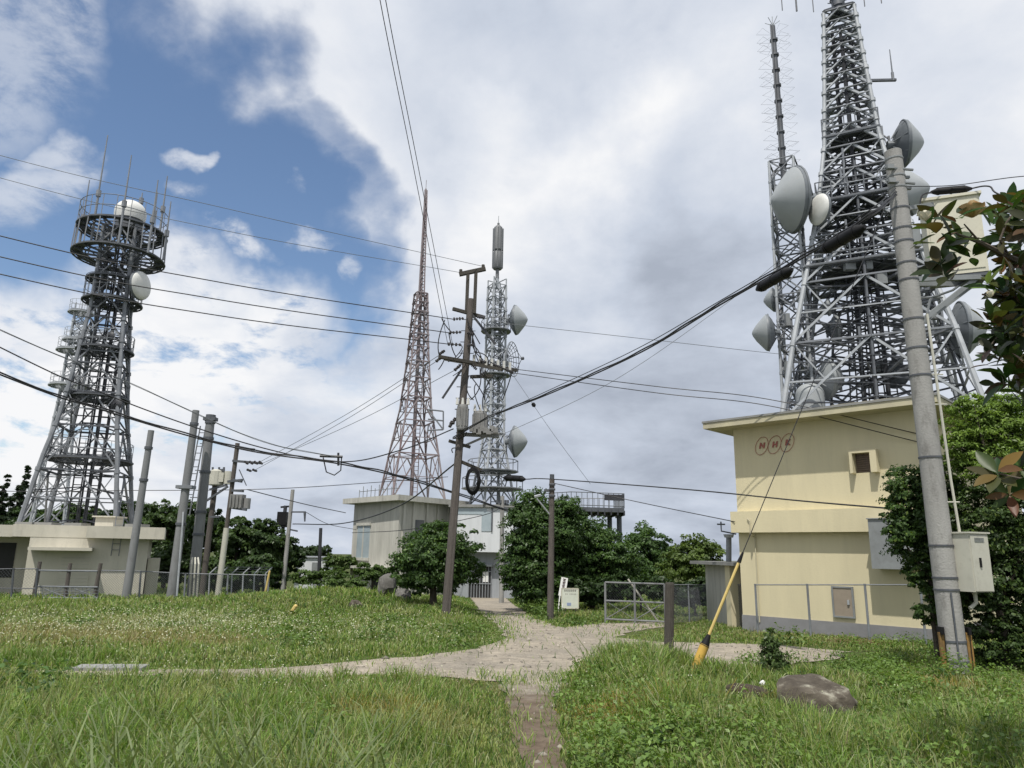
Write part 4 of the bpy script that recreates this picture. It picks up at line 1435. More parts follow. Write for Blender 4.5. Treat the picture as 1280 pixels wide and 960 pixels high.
# viewing deck behind the trees
OD = 62.0
oc = P(712, 640, OD)
ob = root("viewing_deck", V((oc.x, oc.y, G(oc.x, oc.y))), "raised steel viewing deck on posts behind the big dark tree", "viewing deck")
dl, dr_ = P(676, 634, OD), P(779, 634, OD)
zd = dl.z
mb = MB(); pts = [V((dl.x, dl.y + 1, 0)), V((oc.x, dl.y - 1.6, 0)), V((dr_.x, dl.y - .6, 0)), V((dr_.x, dl.y + 5, 0)), V((dl.x, dl.y + 6, 0))]
mb.prism(pts, zd - .35, zd); fl = mb.build("deck_floor", M["steel_dark"], ob)
mb = MB()
for k in range(9):
    p0 = pts[0].lerp(pts[1], k / 8) if k < 0 else pts[1].lerp(pts[2], k / 8)
    mb.beam(V((p0.x, p0.y, zd - .4)), V((p0.x, p0.y + 5, zd - .4)), .12, .4, UP)
mb.build("deck_beam", M["steel_black"], fl)
mb = MB()
for a, b in zip(pts, pts[1:]):
    n = max(3, int((b - a).length / .45))
    for k in range(n + 1):
        p = a.lerp(b, k / n); mb.tube(V((p.x, p.y, zd)), V((p.x, p.y, zd + 1.2)), .03, n=4)
    for h in (.15, 1.2): mb.tube(V((a.x, a.y, zd + h)), V((b.x, b.y, zd + h)), .04, n=4)
mb.build("railing", M["steel_mid"], ob)
mb = MB(); a, b = pts[1].lerp(pts[2], .62), pts[2]
mb.beam(V((a.x, a.y - .05, zd + .85)), V((b.x, b.y - .05, zd + .85)), .04, .5, UP); mb.build("information_panel", M["steel_black"], ob)
for px in (700, 730, 762, 774):
    p = P(px, 650, OD + (.5 if px == 774 else 2.5)); mb = MB(); mb.tube(V((p.x, p.y, G(p.x, p.y) - .3)), V((p.x, p.y, zd - .3)), .22, n=8); mb.build("post", M["steel_dark"], ob)

# far white shed
sp = P(388, 706, 66)
sh = root("storage_shed", V((sp.x, sp.y, G(sp.x, sp.y))), "small white shed with a grey door seen beyond the left lawn", "shed")
zs_ = P(388, 697, 66).z
mb = MB(); mb.box(V((sp.x, sp.y + 1.5, (G(sp.x, sp.y) - .5 + zs_) / 2)), 2.6, 3, zs_ - G(sp.x, sp.y) + .5); mb.build("wall", M["white_panel"], sh)
mb = MB(); mb.box(V((sp.x, sp.y + 1.5, zs_ + .05)), 2.9, 3.3, .1); mb.build("roof", M["grey_panel"], sh)
mb = MB(); mb.box(V((sp.x + .55, sp.y - .02, zs_ - 1.15)), .8, .05, 1.5); mb.build("door", M["boxgrey"], sh)
# ------------------------------------------------------------------ poles
def pole_pts(bx, by, tx, ty, d=None, dtop=None):
    b = gp(bx, by) if d is None else None
    if b is None:
        b = P(bx, by, d); b.z = G(b.x, b.y)
    t = P(tx, ty, dtop or b.y)
    return b, t


def at_px(b, t, py):
    """point on the pole b-t seen at photo row py"""
    lo, hi = 0.0, 1.0
    for _ in range(40):
        m_ = (lo + hi) / 2
        p = b.lerp(t, m_) - CAM
        if 480 - F * p.dot(_u) / p.dot(_f) > py: lo = m_
        else: hi = m_
    return b.lerp(t, lo)


def shaft(rt, b, t, wb_, wt_, mat, name="shaft", n=12, sink=.4):
    mb = MB()
    ra, rb = wb_ / 2 * mpp(b), wt_ / 2 * mpp(t)
    d = (t - b).normalized()
    mb.tube(b - d * sink, t, ra, rb, n=n)
    return mb.build(name, mat, rt, smooth=True), (lambda p: ra + (rb - ra) * (p - b).length / (t - b).length)


# concrete pole in the right foreground
b, t = pole_pts(1197, 850, 1116, 190)
cp = root("utility_pole", b, "big grey concrete utility pole in the right foreground carrying a cabinet and a pale box", "utility pole")
o, rad = shaft(cp, b, t, 30, 20, M["concrete_pole"], n=24)
pd = (t - b).normalized()
CPb, CPt = b, t
for py in (200, 222, 236, 262, 287, 303, 330, 351, 400, 436, 470, 572, 682, 722, 737, 801, 826):
    p = at_px(b, t, py)
    mb = MB(); mb.tube(p - pd * .018, p + pd * .018, rad(p) + .012, n=20)
    if py in (222, 236, 436, 682, 801): mb.box(p + V((rad(p) + .05, -.02, 0)), .1, .06, .05)
    mb.build("band", M["steel_dark"] if py > 250 else M["boxgrey"], cp)
for py in (215, 232):
    p = at_px(b, t, py); mb = MB(); mb.tube(p + V((-.32, -.18, 0)), p + V((.32, -.1, 0)), .03, n=6); mb.box(p + V((-.22, -.2, 0)), .14, .1, .1); mb.build("clamp", M["boxgrey"], cp)
# conduit running up the right side to the pole box
mb = MB()
pp = []
for py, ox in ((668, .30), (600, .26), (520, .24), (440, .22), (395, .21)):
    q = at_px(b, t, py); pp.append(q + V((ox, -.14, 0)))
mb.path(pp, .026, 7)
for py in (470, 507, 628):
    q = at_px(b, t, py); mb.tube(q + V((.1, -.12, 0)), q + V((.36, -.16, 0)), .015)
mb.build("conduit_pipe", M["cabinet"], cp)
q = at_px(b, t, 395) + V((.21, -.14, 0)); q2 = P(1165, 372, b.y + .2); q3 = P(1215, 345, b.y + .5)
mb = MB(); mb.path([q, q.lerp(q2, .5) + V((.02, 0, .12)), q2, q2.lerp(q3, .5) - V((0, 0, .08)), q3], .025, 6); mb.build("cable_loop", M["wire_grey"], cp)
# cabinet
ce = V((.93, -.36, 0)).normalized(); cn = V((ce.y, -ce.x, 0)); cn = cn if cn.y < 0 else -cn
cn = V((.36, -.93, 0)).normalized(); ce = V((.93, .36, 0)).normalized()
cc = P(1213, 703, b.y - .15)
m_ = mpp(cc)
CX = (ce, cn, UP)
wv, hv, dv = 33 * m_, 70 * m_, .42
mb = MB(); mb.box(cc, wv, dv, hv, CX); cab = mb.build("cabinet", M["cabinet"], cp)
mb = MB(); mb.box(cc + UP * (hv / 2 + .015), wv + .06, dv + .08, .03, CX); mb.build("lid", M["cabinet"], cab)
mb = MB(); mb.box(cc + cn * (dv / 2 + .01) - UP * .01, wv * .92, .02, hv * .95, CX)
mb.build("door", M["cabinet"], cab)
mb = MB(); mb.box(cc + cn * (dv / 2 + .03) - ce * wv * .1 + UP * .0, .04, .02, .17, CX); mb.build("handle", M["black"], cab)
mb = MB()
for k in range(4): mb.box(cc + cn * (dv / 2 + .024) + UP * (hv * .36 + k * .022) - ce * .01, wv * .5, .01, .008, CX)
mb.build("vent_slot", M["boxgrey"], cab)
mb = MB(); mb.path([cc - UP * hv / 2 + ce * .02, cc - UP * (hv / 2 + .2) + ce * .02, cc - UP * (hv / 2 + .3) - ce * .15], .035, 7); mb.build("cable_elbow", M["cabinet"], cab)
mb = MB()
for z in (-.3, .3):
    q = at_px(b, t, 703 - z / m_); mb.tube(q, cc + UP * z, .03)
mb.build("cabinet_bracket", M["steel_dark"], cp)
# pale equipment box on a bracket, seen from below
be = V((.93, -.37, 0)).normalized(); bn = V((-.37, -.93, 0)).normalized()
bc_ = P(1191, 301, b.y + .55)
m_ = mpp(bc_)
BX = (be, bn, UP)
wv, hv, dv = 60 * m_, 100 * m_, .6
mb = MB(); mb.box(bc_, wv, dv, hv, BX); bx = mb.build("equipment_box", M["cabinet_pale"], cp)
mb = MB(); mb.box(bc_ + UP * (hv / 2 + .03), wv + .09, dv + .1, .06, BX); mb.build("lid", M["cabinet_pale"], bx)
mb = MB(); mb.box(bc_ - UP * (hv / 2 + .04), wv * .96, dv * .96, .08, BX); mb.build("base_tray", M["steel_dark"], bx)
mb = MB(); mb.box(bc_ + bn * (dv / 2 + .008), wv * .9, .016, hv * .9, BX); mb.build("door", M["cabinet_pale"], bx)
mb = MB()
qa = at_px(b, t, 405); qb = at_px(b, t, 352)
for s_ in (-.22, .22):
    e_ = bc_ + bn * s_ - UP * (hv / 2 + .1)
    mb.beam(qa + bn * s_ * .6 + V((.1, 0, 0)), e_ + be * wv * .3, .06, .09)
    mb.beam(qb + bn * s_ * .6, e_ + be * wv * .4, .06, .1, UP)
qc = at_px(b, t, 262)
mb.build("box_bracket", M["boxgrey"], cp)
mb = MB(); mb.beam(qc, P(1165, 256, b.y + .4), .09, .09); mb.build("top_arm", M["boxgrey"], cp)
mb = MB(); mb.tube(P(1128, 372, b.y), P(1178, 372, b.y + .4), .02); mb.build("tie_rod", M["boxgrey"], cp)
mb = MB(); q = P(1144, 298, b.y - .05); mb.box(q, .16, .14, .4); mb.build("junction_box", M["boxgrey"], cp)
# yellow and black guards at the foot
for sx, y0, y1 in ((-1, 846, 790), (1, 838, 790)):
    q0, q1 = at_px(b, t, y0), at_px(b, t, y1)
    off = V((sx * (rad(q0) + .03), -.08, 0))
    mb = MB()
    mb.beam(q0 + off, q1 + off, .045, .10)
    gd = mb.build("pole_guard", M["guard"], cp)
    mb = MB()
    mb.box(q1 + off + UP * .03, .055, .15, .13)
    mb.box((q0 + q1) / 2 + off + V((-sx * .018, -.074, 0)), .012, .006, (q1 - q0).length)
    mb.build("black_edging", M["black"], gd)
mb = MB()
mb.tube(at_px(b, t, 848) + V((-.06, -rad(b) - .02, 0)), at_px(b, t, 740) + V((-.06, -rad(b) - .01, 0)), .018)
mb.build("earth_wire_tube", M["steel_dark"], cp)

# stay wire with its yellow guard
s0 = gp(866, 843)
s_dir = None
s1 = P(928, 700, s0.y - .1)
s_top = at_px(CPb, CPt, 225)
stv = root("stay_wire", s0, "steel stay wire with a yellow tube guard slanting up to the concrete pole", "stay wire")
mb = MB(); L_ = (s_top - s0); dd = L_.normalized()
def seen(py):
    return at_px(s0, s_top, py)
pw = at_px(s0, s_top, 700); pk = at_px(s0, s_top, 795); pk0 = at_px(s0, s_top, 806)
mb.tube(s0 - dd * .3, s_top, .009, n=5); mb.build("wire", M["wire"], stv)
mb = MB(); mb.tube(pk, pw, .028, n=8); mb.build("upper_guard", M["yellow_pale"], stv, smooth=True)
mb = MB(); mb.tube(s0 - dd * .25, pk0, .085, n=14); mb.build("lower_guard", M["yellow"], stv, smooth=True)
mb = MB(); mb.tube(pk0 - dd * .02, pk0 + dd * .08, .088, .065, n=14); mb.tube(pk0 + dd * .08, pk0 + dd * .2, .06, .035, n=14); mb.build("rubber_sleeve", M["black"], stv, smooth=True)
mb = MB(); mb.tube(pw - dd * .05, pw + dd * .16, .04, .02, n=8); mb.build("end_cap", M["black"], stv)

# wooden pole in the middle
b, t = pole_pts(557, 773, 591, 345)
WPb, WPt, WD = b, t, b.y
wp = root("wooden_utility_pole", b, "tall leaning brown wooden utility pole with crossarms and transformers beside the road", "utility pole")
o, rad = shaft(wp, b, at_px(b, t, 374), 11.5, 8.5, M["wood_pole"], n=14)
def wpt(px, py, dd_=0.0): return P(px, py, WD + dd_)
mb = MB()
for a, c in (((583, 392), (585, 342)), ((593, 392), (595, 339))): mb.beam(wpt(*a), wpt(*c), .14)
mb.beam(wpt(574, 343), wpt(607, 336), .16)
for q in ((576, 342), (604, 336)): mb.tube(wpt(*q), wpt(q[0], q[1] - 5), .07, n=6)
mb.build("top_frame", M["wood_dark"], wp)
def strain(mb, a, c, r=.058):
    a, c = V(a), V(c); n = 4
    d_ = (c - a)
    for k in range(n):
        p = a + d_ * ((k + .2) / n); mb.tube(p, p + d_ * (.55 / n), r * (1 if k % 2 else 1.25), n=8)
    mb.tube(a, c, r * .35)
arms = [((566, 386, -.3), (606, 397, .3), .13), ((549, 446, -1.2), (646, 463, 1.4), .13), ((556, 449, 1.0), (628, 462, -1.0), .12), ((561, 551, 0), (588, 559, 0), .12), ((576, 577, 0), (602, 588, .3), .12), ((588, 471, 0), (616, 470, .3), .13)]
for a, c, w_ in arms:
    mb = MB(); mb.beam(wpt(*a), wpt(*c), w_); ca_ = mb.build("crossarm", M["wood_dark"], wp)
ins = [((566, 399), (580, 398)), ((561, 416), (577, 415)), ((559, 430), (577, 431)), ((549, 443), (556, 438)), ((545, 452), (552, 446)), ((568, 463), (576, 456)), ((592, 418), (584, 416)), ((592, 431), (584, 432)), ((606, 397), (596, 396)),
       ((600, 451), (608, 453)), ((616, 455), (626, 460)), ((632, 462), (642, 466)), ((590, 456), (596, 462)), ((566, 530), (569, 522)), ((562, 534), (565, 526)), ((608, 464), (600, 470))]
for a, c in ins:
    mb = MB(); strain(mb, wpt(*a, -.3), wpt(*c, -.2)); mb.build("insulator", M["porcelain"], wp)
mb = MB()
for k in range(8):
    p = wpt(585 + k * 7.5, 452 + k * 1.6, .2); mb.tube(p, p + UP * .35, .06, n=6)
mb.build("pin_insulator", M["porcelain_white"], wp)
c = at_px(b, t, 523) + V((-.02, -.25, 0))
for k, (px, py, w_, h_) in enumerate(((578, 522, 14, 32), (600, 527, 18, 25))):
    c = wpt(px, py, -.35 if k == 0 else .1); m_ = mpp(c)
    mb = MB(); mb.lathe([(w_ / 2 * m_ * .93, -h_ / 2 * m_), (w_ / 2 * m_, -h_ / 2 * m_ + .06), (w_ / 2 * m_, h_ / 2 * m_ - .1), (w_ / 2 * m_ * .9, h_ / 2 * m_)], c, UP, 16)
    for q in range(12):
        a = q * .5236; kd = V((math.cos(a), math.sin(a), 0)) * w_ / 2 * m_; mb.box(c + kd, .05, .05, h_ * m_ * .7)
    tr_ = mb.build("transformer", M["transformer"], wp)
    mb = MB()
    for q in (-.22, 0, .22):
        p = c + V((q, -.1, h_ / 2 * m_)); mb.tube(p, p + UP * .28, .07, .04, n=8)
    mb.build("bushing", M["porcelain_white"], tr_)
mb = MB(); mb.beam(wpt(580, 543), wpt(624, 545), .18, .14, UP); mb.beam(wpt(590, 541, .4), wpt(624, 543, .4), .12, .12, UP); mb.tube(wpt(574, 560), wpt(606, 546), .05)
for k in range(8): mb.box(wpt(590 + k * 4.2, 536 + (k % 3) * 2, -.2), .2, .2, .22)
mb.build("transformer_platform", M["transformer"], wp)
mb = MB()
rr_ = random.Random(4)
for (x0, y0, x1, y1) in ((556, 400, 549, 444), (590, 410, 598, 452), (592, 418, 604, 450), (590, 430, 600, 470), (578, 438, 560, 452), (584, 398, 596, 440), (586, 470, 592, 500), (595, 480, 600, 512), (577, 500, 563, 534), (583, 540, 566, 548), (570, 560, 566, 566), (598, 588, 592, 612), (600, 460, 588, 500), (640, 464, 628, 500), (552, 398, 566, 416), (561, 416, 570, 446), (592, 440, 610, 458), (612, 452, 640, 464), (582, 450, 566, 470), (576, 432, 566, 450), (584, 402, 600, 430), (556, 446, 548, 462), (604, 512, 616, 470), (588, 470, 606, 500)):
    a, c = wpt(x0, y0, -.25), wpt(x1, y1, -.2)
    mid = (a + c) / 2 + V((rr_.uniform(-.5, .5), -.1, rr_.uniform(-.3, .35)))
    pts = [a * (1 - q) ** 2 + mid * 2 * q * (1 - q) + c * q * q for q in np.linspace(0, 1, 9)]
    mb = MB(); mb.path(pts, .022, 4); mb.build("jumper_wire", M["wire"], wp)
mb = MB()
for py in range(400, 540, 14):
    q = at_px(b, t, py); mb.tube(q + V((-.3, -.05, 0)), q + V((.3, -.05, 0)), .022, n=4)
mb.build("pole_step", M["steel_dark"], wp)
mb = MB(); mb.tube(at_px(b, t, 770) + V((.14, -.16, 0)), at_px(b, t, 560) + V((.1, -.14, 0)), .045, n=6)
mb.build("riser_pipe", M["wood_pole"], wp)
# steel strut leaning against the crossarm
mb = MB(); mb.beam(wpt(589, 392), wpt(619, 430), .09); mb.build("arm_strut", M["steel_black"], wp)
mb = MB(); mb.beam(wpt(577, 462), wpt(553, 498), .08); mb.build("arm_strut", M["steel_black"], wp)

# lamp pole at the road edge
b, t = pole_pts(688, 760, 690, 599, 30.5)
lp = root("thin_wooden_pole", b, "thin dark wooden pole with a small slanted brace at the edge of the big tree", "utility pole")
shaft(lp, b, t, 9, 6.5, M["wood_pole"])
LD = b.y; LPt = t
mb = MB(); mb.tube(P(671, 623, LD - .3), P(687, 643, LD - .05), .035); mb.tube(P(668, 621, LD - .3), P(676, 619, LD - .3), .06); mb.build("brace_arm", M["steel_light"], lp)
mb = MB(); mb.beam(P(680, 613, LD), P(692, 613, LD), .1); mb.tube(t, t + UP * .2, .1, n=8)
for py in (606, 612, 620): mb.tube(P(690, py, LD) - V((.13, .12, 0)), P(690, py, LD) + V((.13, -.12, 0)), .05)
mb.build("clamp", M["steel_dark"], lp)

# pole in front of the white building
b, t = pole_pts(627, 738, 628, 620, 47)
q_ = root("thin_utility_pole", b, "slim grey pole with a short crossarm standing in front of the white building", "utility pole")
shaft(q_, b, t, 6.5, 5, M["concrete_pole"])
mb = MB(); mb.beam(P(620, 629, 47), P(636, 631, 47), .14); mb.beam(P(622, 634, 47), P(634, 635, 47), .1)
for px in (621, 626, 632, 635): mb.tube(P(px, 629, 46.9), P(px, 625, 46.9), .07, n=6)
mb.build("crossarm", M["steel_dark"], q_)

# fat poles on the left
def plain_pole(bx, by, tx, ty, w0, w1, label, mat, bands=(), d=None, name="utility_pole", group=None):
    b, t = pole_pts(bx, by, tx, ty, d)
    r_ = root(name, b, label, "utility pole", group)
    o, rad = shaft(r_, b, t, w0 * .84, w1 * .9, mat, n=16)
    for py in bands:
        p = at_px(b, t, py); d_ = (t - b).normalized()
        mb = MB(); mb.tube(p - d_ * .07, p + d_ * .07, rad(p) + .05, n=14); mb.build("band", M["steel_dark"], r_)
    return r_, b, t, rad
G1 = "steel poles by the left fence"
p1 = plain_pole(157, 750, 189, 538, 13, 8, "bare grey steel pole standing before the beige building under the radar tower", M["pole_steel"], (560, 600), 39.5, "steel_pole", G1)
p2 = plain_pole(214, 747, 245, 513, 15, 9, "tall bare grey pole just left of the pole with a ladder", M["pole_steel"], (530, 609, 655), 41, "steel_pole", G1)
mb = MB(); q = at_px(p2[1], p2[2], 609); mb.box(q, .9, .6, .18); mb.build("clamp", M["steel_mid"], p2[0])
mb = MB(); mb.tube(P(221, 745, 40.3), P(228, 658, 40.6), .05); mb.tube(P(228, 658, 40.6), P(229, 640, 40.8), .04); mb.build("conduit", M["steel_light"], p2[0])
p3 = plain_pole(240, 747, 263, 526, 16.5, 11.5, "thick grey pole with a ladder and three white conduits at its foot", M["pole_steel"], (528, 548, 590, 640, 668), 42.5, "steel_pole", G1)
mb = MB(); a = at_px(p3[1], p3[2], 645) + V((-.75, -.1, 0)); c = at_px(p3[1], p3[2], 533) + V((-.35, -.1, 0)); ladder(mb, a, c, .32, V((1, 0, 0)), .04, None, .4)
for q in (.2, .5, .8): mb.tube(a.lerp(c, q), a.lerp(c, q) + V((.6, .1, 0)), .03)
mb.build("ladder", M["steel_mid"], p3[0])
for k, px in enumerate((237, 241.5, 246)):
    mb = MB(); mb.path([P(px, 747, 41.6), P(px + 2.5, 705, 41.6), P(px + 3.5 - k, 697, 41.8)], .05, 6); mb.build("conduit", M["cabinet"], p3[0])
mb = MB(); q = P(263, 526, 42.5); mb.box(q + UP * .1, .7, .5, .2); mb.tube(q, q + UP * .35, .28, n=10); mb.build("cap", M["steel_dark"], p3[0])

p8 = plain_pole(252, 745, 271, 588, 9, 7, "dark pole with a pale transformer close behind the ladder pole", M["wood_pole"], (), 47)
mb = MB(); c = P(271, 597, 46.8); mb.lathe([(.42, -.5), (.45, -.45), (.45, .4), (.3, .5)], c, UP, 14); mb.lathe([(.3, -.4), (.3, .4)], c + V((.75, 0, 0)), UP, 12); mb.box(c + V((.3, -.2, 0)), .5, .3, .6); trf = mb.build("transformer", M["cabinet"], p8[0])
mb = MB()
for a, c_ in (((258, 590), (280, 587)), ((262, 612), (284, 606)), ((255, 628), (285, 608)), ((262, 646), (274, 646))): mb.beam(P(*a, 46.6), P(*c_, 46.6), .12)
for px in (260, 266, 274, 280): mb.tube(P(px, 590, 46.6), P(px, 584, 46.6), .07)
mb.build("crossarm", M["steel_dark"], p8[0])

p4 = plain_pole(272, 745, 297, 554, 6, 6, "utility pole with a long top crossarm and transformer right of the ladder pole", M["wood_pole"], (), 43)
mb = MB(); mb.tube(at_px(p4[1], p4[2], 745), at_px(p4[1], p4[2], 660), .17, .16, n=10); mb.build("pale_sleeve", M["cabinet"], p4[0], smooth=True)
mb = MB()
for a, c_ in (((297, 560), (318, 562)), ((291, 576), (326, 579)), ((292, 600), (302, 602)), ((285, 602), (303, 600)), ((290, 613), (304, 614))): mb.beam(P(*a, 42.9), P(*c_, 42.5), .13)
mb.tube(P(299, 587, 42.9), P(308, 607, 42.9), .03)
mb.build("crossarm", M["steel_dark"], p4[0])
mb = MB()
for px in (306, 312, 318, 324): strain(mb, P(px, 577, 42.5), P(px + 4, 580, 42.3), .06)
for px in (309, 316): strain(mb, P(px, 587, 42.5), P(px + 5, 589, 42.3), .06)
mb.build("insulator", M["porcelain"], p4[0])
mb = MB(); c = P(297, 627, 42.7); mb.box(c, .75, .5, .8)
for k in range(4): mb.box(c + V((-.3 + k * .2, -.28, 0)), .08, .1, .7)
mb.lathe([(.2, -.3), (.2, .3)], c + V((.55, 0, -.1)), UP, 10)
mb.build("transformer", M["transformer"], p4[0])
mb = MB(); mb.beam(P(288, 634, 42.7), P(308, 637, 42.5), .16); mb.build("transformer_platform", M["steel_dark"], p4[0])

p5 = plain_pole(354, 727, 366, 612, 6.5, 5, "plain grey pole with one side bracket standing on the left lawn's far edge", M["concrete_pole"], (), 52)
mb = MB(); mb.beam(P(364, 640, 51.9), P(382, 640, 51.9), .1); mb.tube(P(381, 641, 51.9), P(381, 652, 51.9), .1, .05, n=6); mb.tube(P(363, 662, 51.9), P(372, 664, 51.9), .06); mb.build("bracket_arm", M["steel_dark"], p5[0])
p7 = plain_pole(348, 700, 357, 632, 6, 5, "short dark pole with two box fittings behind the plain grey pole", M["steel_black"], (), 64)
mb = MB(); mb.box(P(353, 648, 63.8), .8, .5, 1.1); mb.box(P(350, 656, 63.8), 1.3, .4, .4); mb.beam(P(351, 634, 64), P(361, 633, 64), .15); mb.build("fitting", M["black"], p7[0])
p6 = plain_pole(399, 724, 401, 660, 5.5, 4.5, "black pole standing in front of the small white shed", M["steel_black"], (), 58)

# ------------------------------------------------------------------ cables
def cable(name, label, cat, pts, r, mat="wire", group=None, n=5, strands=1, seg=14):
    """pts: world points (V) or (px, py, depth); smooth curve through them; several lashed strands make one cable"""
    q = [p if isinstance(p, Vector) else P(*p) for p in pts]
    if not isinstance(pts[0], Vector) and pts[0][0] < 0:      # runs on well beyond the picture to its next pole
        q.insert(0, q[0] + (q[0] - q[1]).normalized() * 22 + V((0, 0, 1.2)))
    if not isinstance(pts[-1], Vector) and pts[-1][0] > 1300:
        q.append(q[-1] + (q[-1] - q[-2]).normalized() * 9 + V((0, 0, .4)))
    if len(q) == 2:
        mid = (q[0] + q[1]) / 2; mid.z -= (q[1] - q[0]).length * .012; q = [q[0], mid, q[1]]
    out = []
    m_ = len(q)
    for i in range(m_ - 1):
        p0 = q[i - 1] if i > 0 else q[0] * 2 - q[1]
        p3_ = q[i + 2] if i + 2 < m_ else q[-1] * 2 - q[-2]
        p1_, p2_ = q[i], q[i + 1]
        for k in range(seg):
            u = k / seg
            out.append(0.5 * ((2 * p1_) + (p2_ - p0) * u + (2 * p0 - 5 * p1_ + 4 * p2_ - p3_) * u * u + (3 * p1_ - p0 - 3 * p2_ + p3_) * u ** 3))
    out.append(q[-1])
    mb = MB()
    for s_ in range(strands):
        o = V((0, 0, 0)) if strands == 1 else V((.0, 0, (s_ - (strands - 1) / 2) * r * 2.1))
        mb.path([p + o + (V((0, 0, 0)) if s_ == 0 else V((0, 0, .6 * r * math.sin(i * .9 + s_)))) for i, p in enumerate(out)], r, n)
    o = mb.build(name, M[mat], loc=q[0])
    return tag(o, label, cat, group)


GL = "thin lines crossing the blue sky at left"
for (x0, y0, xm, ym, x1, y1, lab) in ((-60, 178, 280, 260, 604, 333, "topmost thin grey line crossing the blue sky to the wooden pole's top frame"), (-60, 206, 280, 288, 577, 341, "second thin grey line crossing the blue sky to the wooden pole's top frame")):
    cable("ground_wire", lab, "cable", [(x0, y0, 22), (xm, ym, 24.5), (x1, y1, WD)], .011, "wire_grey", GL)
GP = "three black power lines crossing the blue sky at left"
for (y0, ym, x1, y1, lab) in ((280, 352, 566, 399, "upper of the three black power lines running from the left to the wooden pole"), (307, 374, 561, 416, "middle of the three black power lines running from the left to the wooden pole"), (329, 394, 559, 430, "lower of the three black power lines running from the left to the wooden pole")):
    cable("power_line", lab, "cable", [(-60, y0, 21), (270, ym, 24.5), (x1, y1, WD - .3)], .02, "wire", GP)
GO = "two cables passing overhead"
for (x0, xm, x1, y1, lab) in ((475, 518, 560, 432, "left of the two wires dropping from the picture top to the wooden pole"), (482, 524, 566, 432, "right of the two wires dropping from the picture top to the wooden pole")):
    pa_, pb_, pc_ = P(x0, 0, 14.5), P(xm, 215, 20.3), P(x1, y1, WD)
    cable("overhead_wire", lab, "cable", [pa_ + (pa_ - pb_) * 4.5 + V((0, 0, 2.5)), pa_ + (pa_ - pb_) * .8 + V((0, 0, .5)), pa_, pb_, pc_], .011, "wire", GO)
LPP = [(420, 575, 31), (500, 563, 29.5), (566, 538, WD - .25)]
cable("telephone_cable", "thin pair of grey cables sagging from the left edge to the cable loop", "cable", [(-60, 385, 24), (160, 478, 28), (320, 549, 30), (424, 572, 31)], .013, "wire_grey", strands=2)
cable("telephone_cable", "upper thick black cable sagging from the left edge to the cable loop", "cable", [(-60, 404, 24), (130, 492, 27.5), (300, 552, 30), (420, 577, 31), (500, 563, 29.5), (567, 536, WD - .3)], .026, "wire")
cable("telephone_cable", "lower thick black double cable sagging from the left edge past the loop", "cable", [(-60, 443, 24), (130, 512, 27.5), (300, 560, 30), (425, 579, 31), (520, 601, 33), (640, 640, 40)], .032, "wire", strands=2)
MS = [(566, 548, WD - .3), (610, 522, WD - 1.2), (690, 490, 25.0), (800, 440, 21.5), (900, 380, 18.0), (1000, 323, 15.0), (1085, 271, 12.9)]
cpa = at_px(CPb, CPt, 248)
cable("telephone_cable", "thick black bundled cable climbing from the wooden pole to the concrete pole", "cable", MS + [cpa + V((-.15, -.2, 0))], .024, "wire", strands=2)
cable("messenger_wire", "thin steel strand running just above the thick bundled cable", "cable", [(570, 541, WD - .3), (690, 486, 25.0), (800, 434, 21.5), (900, 376, 18.0), (1000, 317, 15.0), (1085, 264, 12.9), cpa + V((-.15, -.2, .12))], .013, "wire")
def closure(label, a, c, r):
    a, c = V(a), V(c); d_ = (c - a).normalized()
    mb = MB(); mb.tube(a + d_ * r, c - d_ * r, r, n=12); mb.tube(a - d_ * r * .6, a + d_ * r, r * .35, r, n=12); mb.tube(c - d_ * r, c + d_ * r * .6, r, r * .35, n=12)
    s_, t_ = perp(d_)
    mb.beam(a + d_ * r + UP * r * .9, c - d_ * r + UP * r * .9, r * .5)
    for q in (.15, .5, .85):
        p = a.lerp(c, q); mb.tube(p - d_ * .015, p + d_ * .015, r * 1.1, n=12)
    return tag(mb.build("splice_closure", M["black"], loc=a, smooth=True), label, "cable closure", "black splice closures on the cables")
closure("black splice closure hanging on the bundled cable nearest the largest dish", P(948, 361, 16.4), P(988, 338, 15.1), .115)
closure("black splice closure on the bundled cable just left of the concrete pole", P(1028, 313, 14.0), P(1078, 285, 12.9), .12)
closure("black splice closure on the wires above the thin pole at the big tree", P(631, 597.3, LD + 1), P(655, 599, LD), .12)
closure("black splice closure on the wire above the pale box", P(1166, 240, CPb.y + .4), P(1212, 236, CPb.y + .2), .075)
tp = at_px(CPb, CPt, 233)
cable("messenger_wire", "thin dark strand leaving the concrete pole to the upper right edge", "cable", [tp, (1188, 232, CPb.y + .2), (1255, 223, CPb.y - .4), (1420, 200, CPb.y - 2)], .010, "wire")
cable("telephone_cable", "black cable looping down from the closure above the pale box to the right edge", "cable", [P(1212, 236, CPb.y + .2), P(1236, 233, CPb.y), P(1262, 246, CPb.y - .3), P(1420, 262, CPb.y - 1.5)], .018, "wire")
cable("telephone_cable", "black cable dropping from the closure behind the concrete pole", "cable", [P(1166, 240, CPb.y + .4), P(1152, 246, CPb.y + .35), P(1149, 275, CPb.y + .3)], .02, "wire")
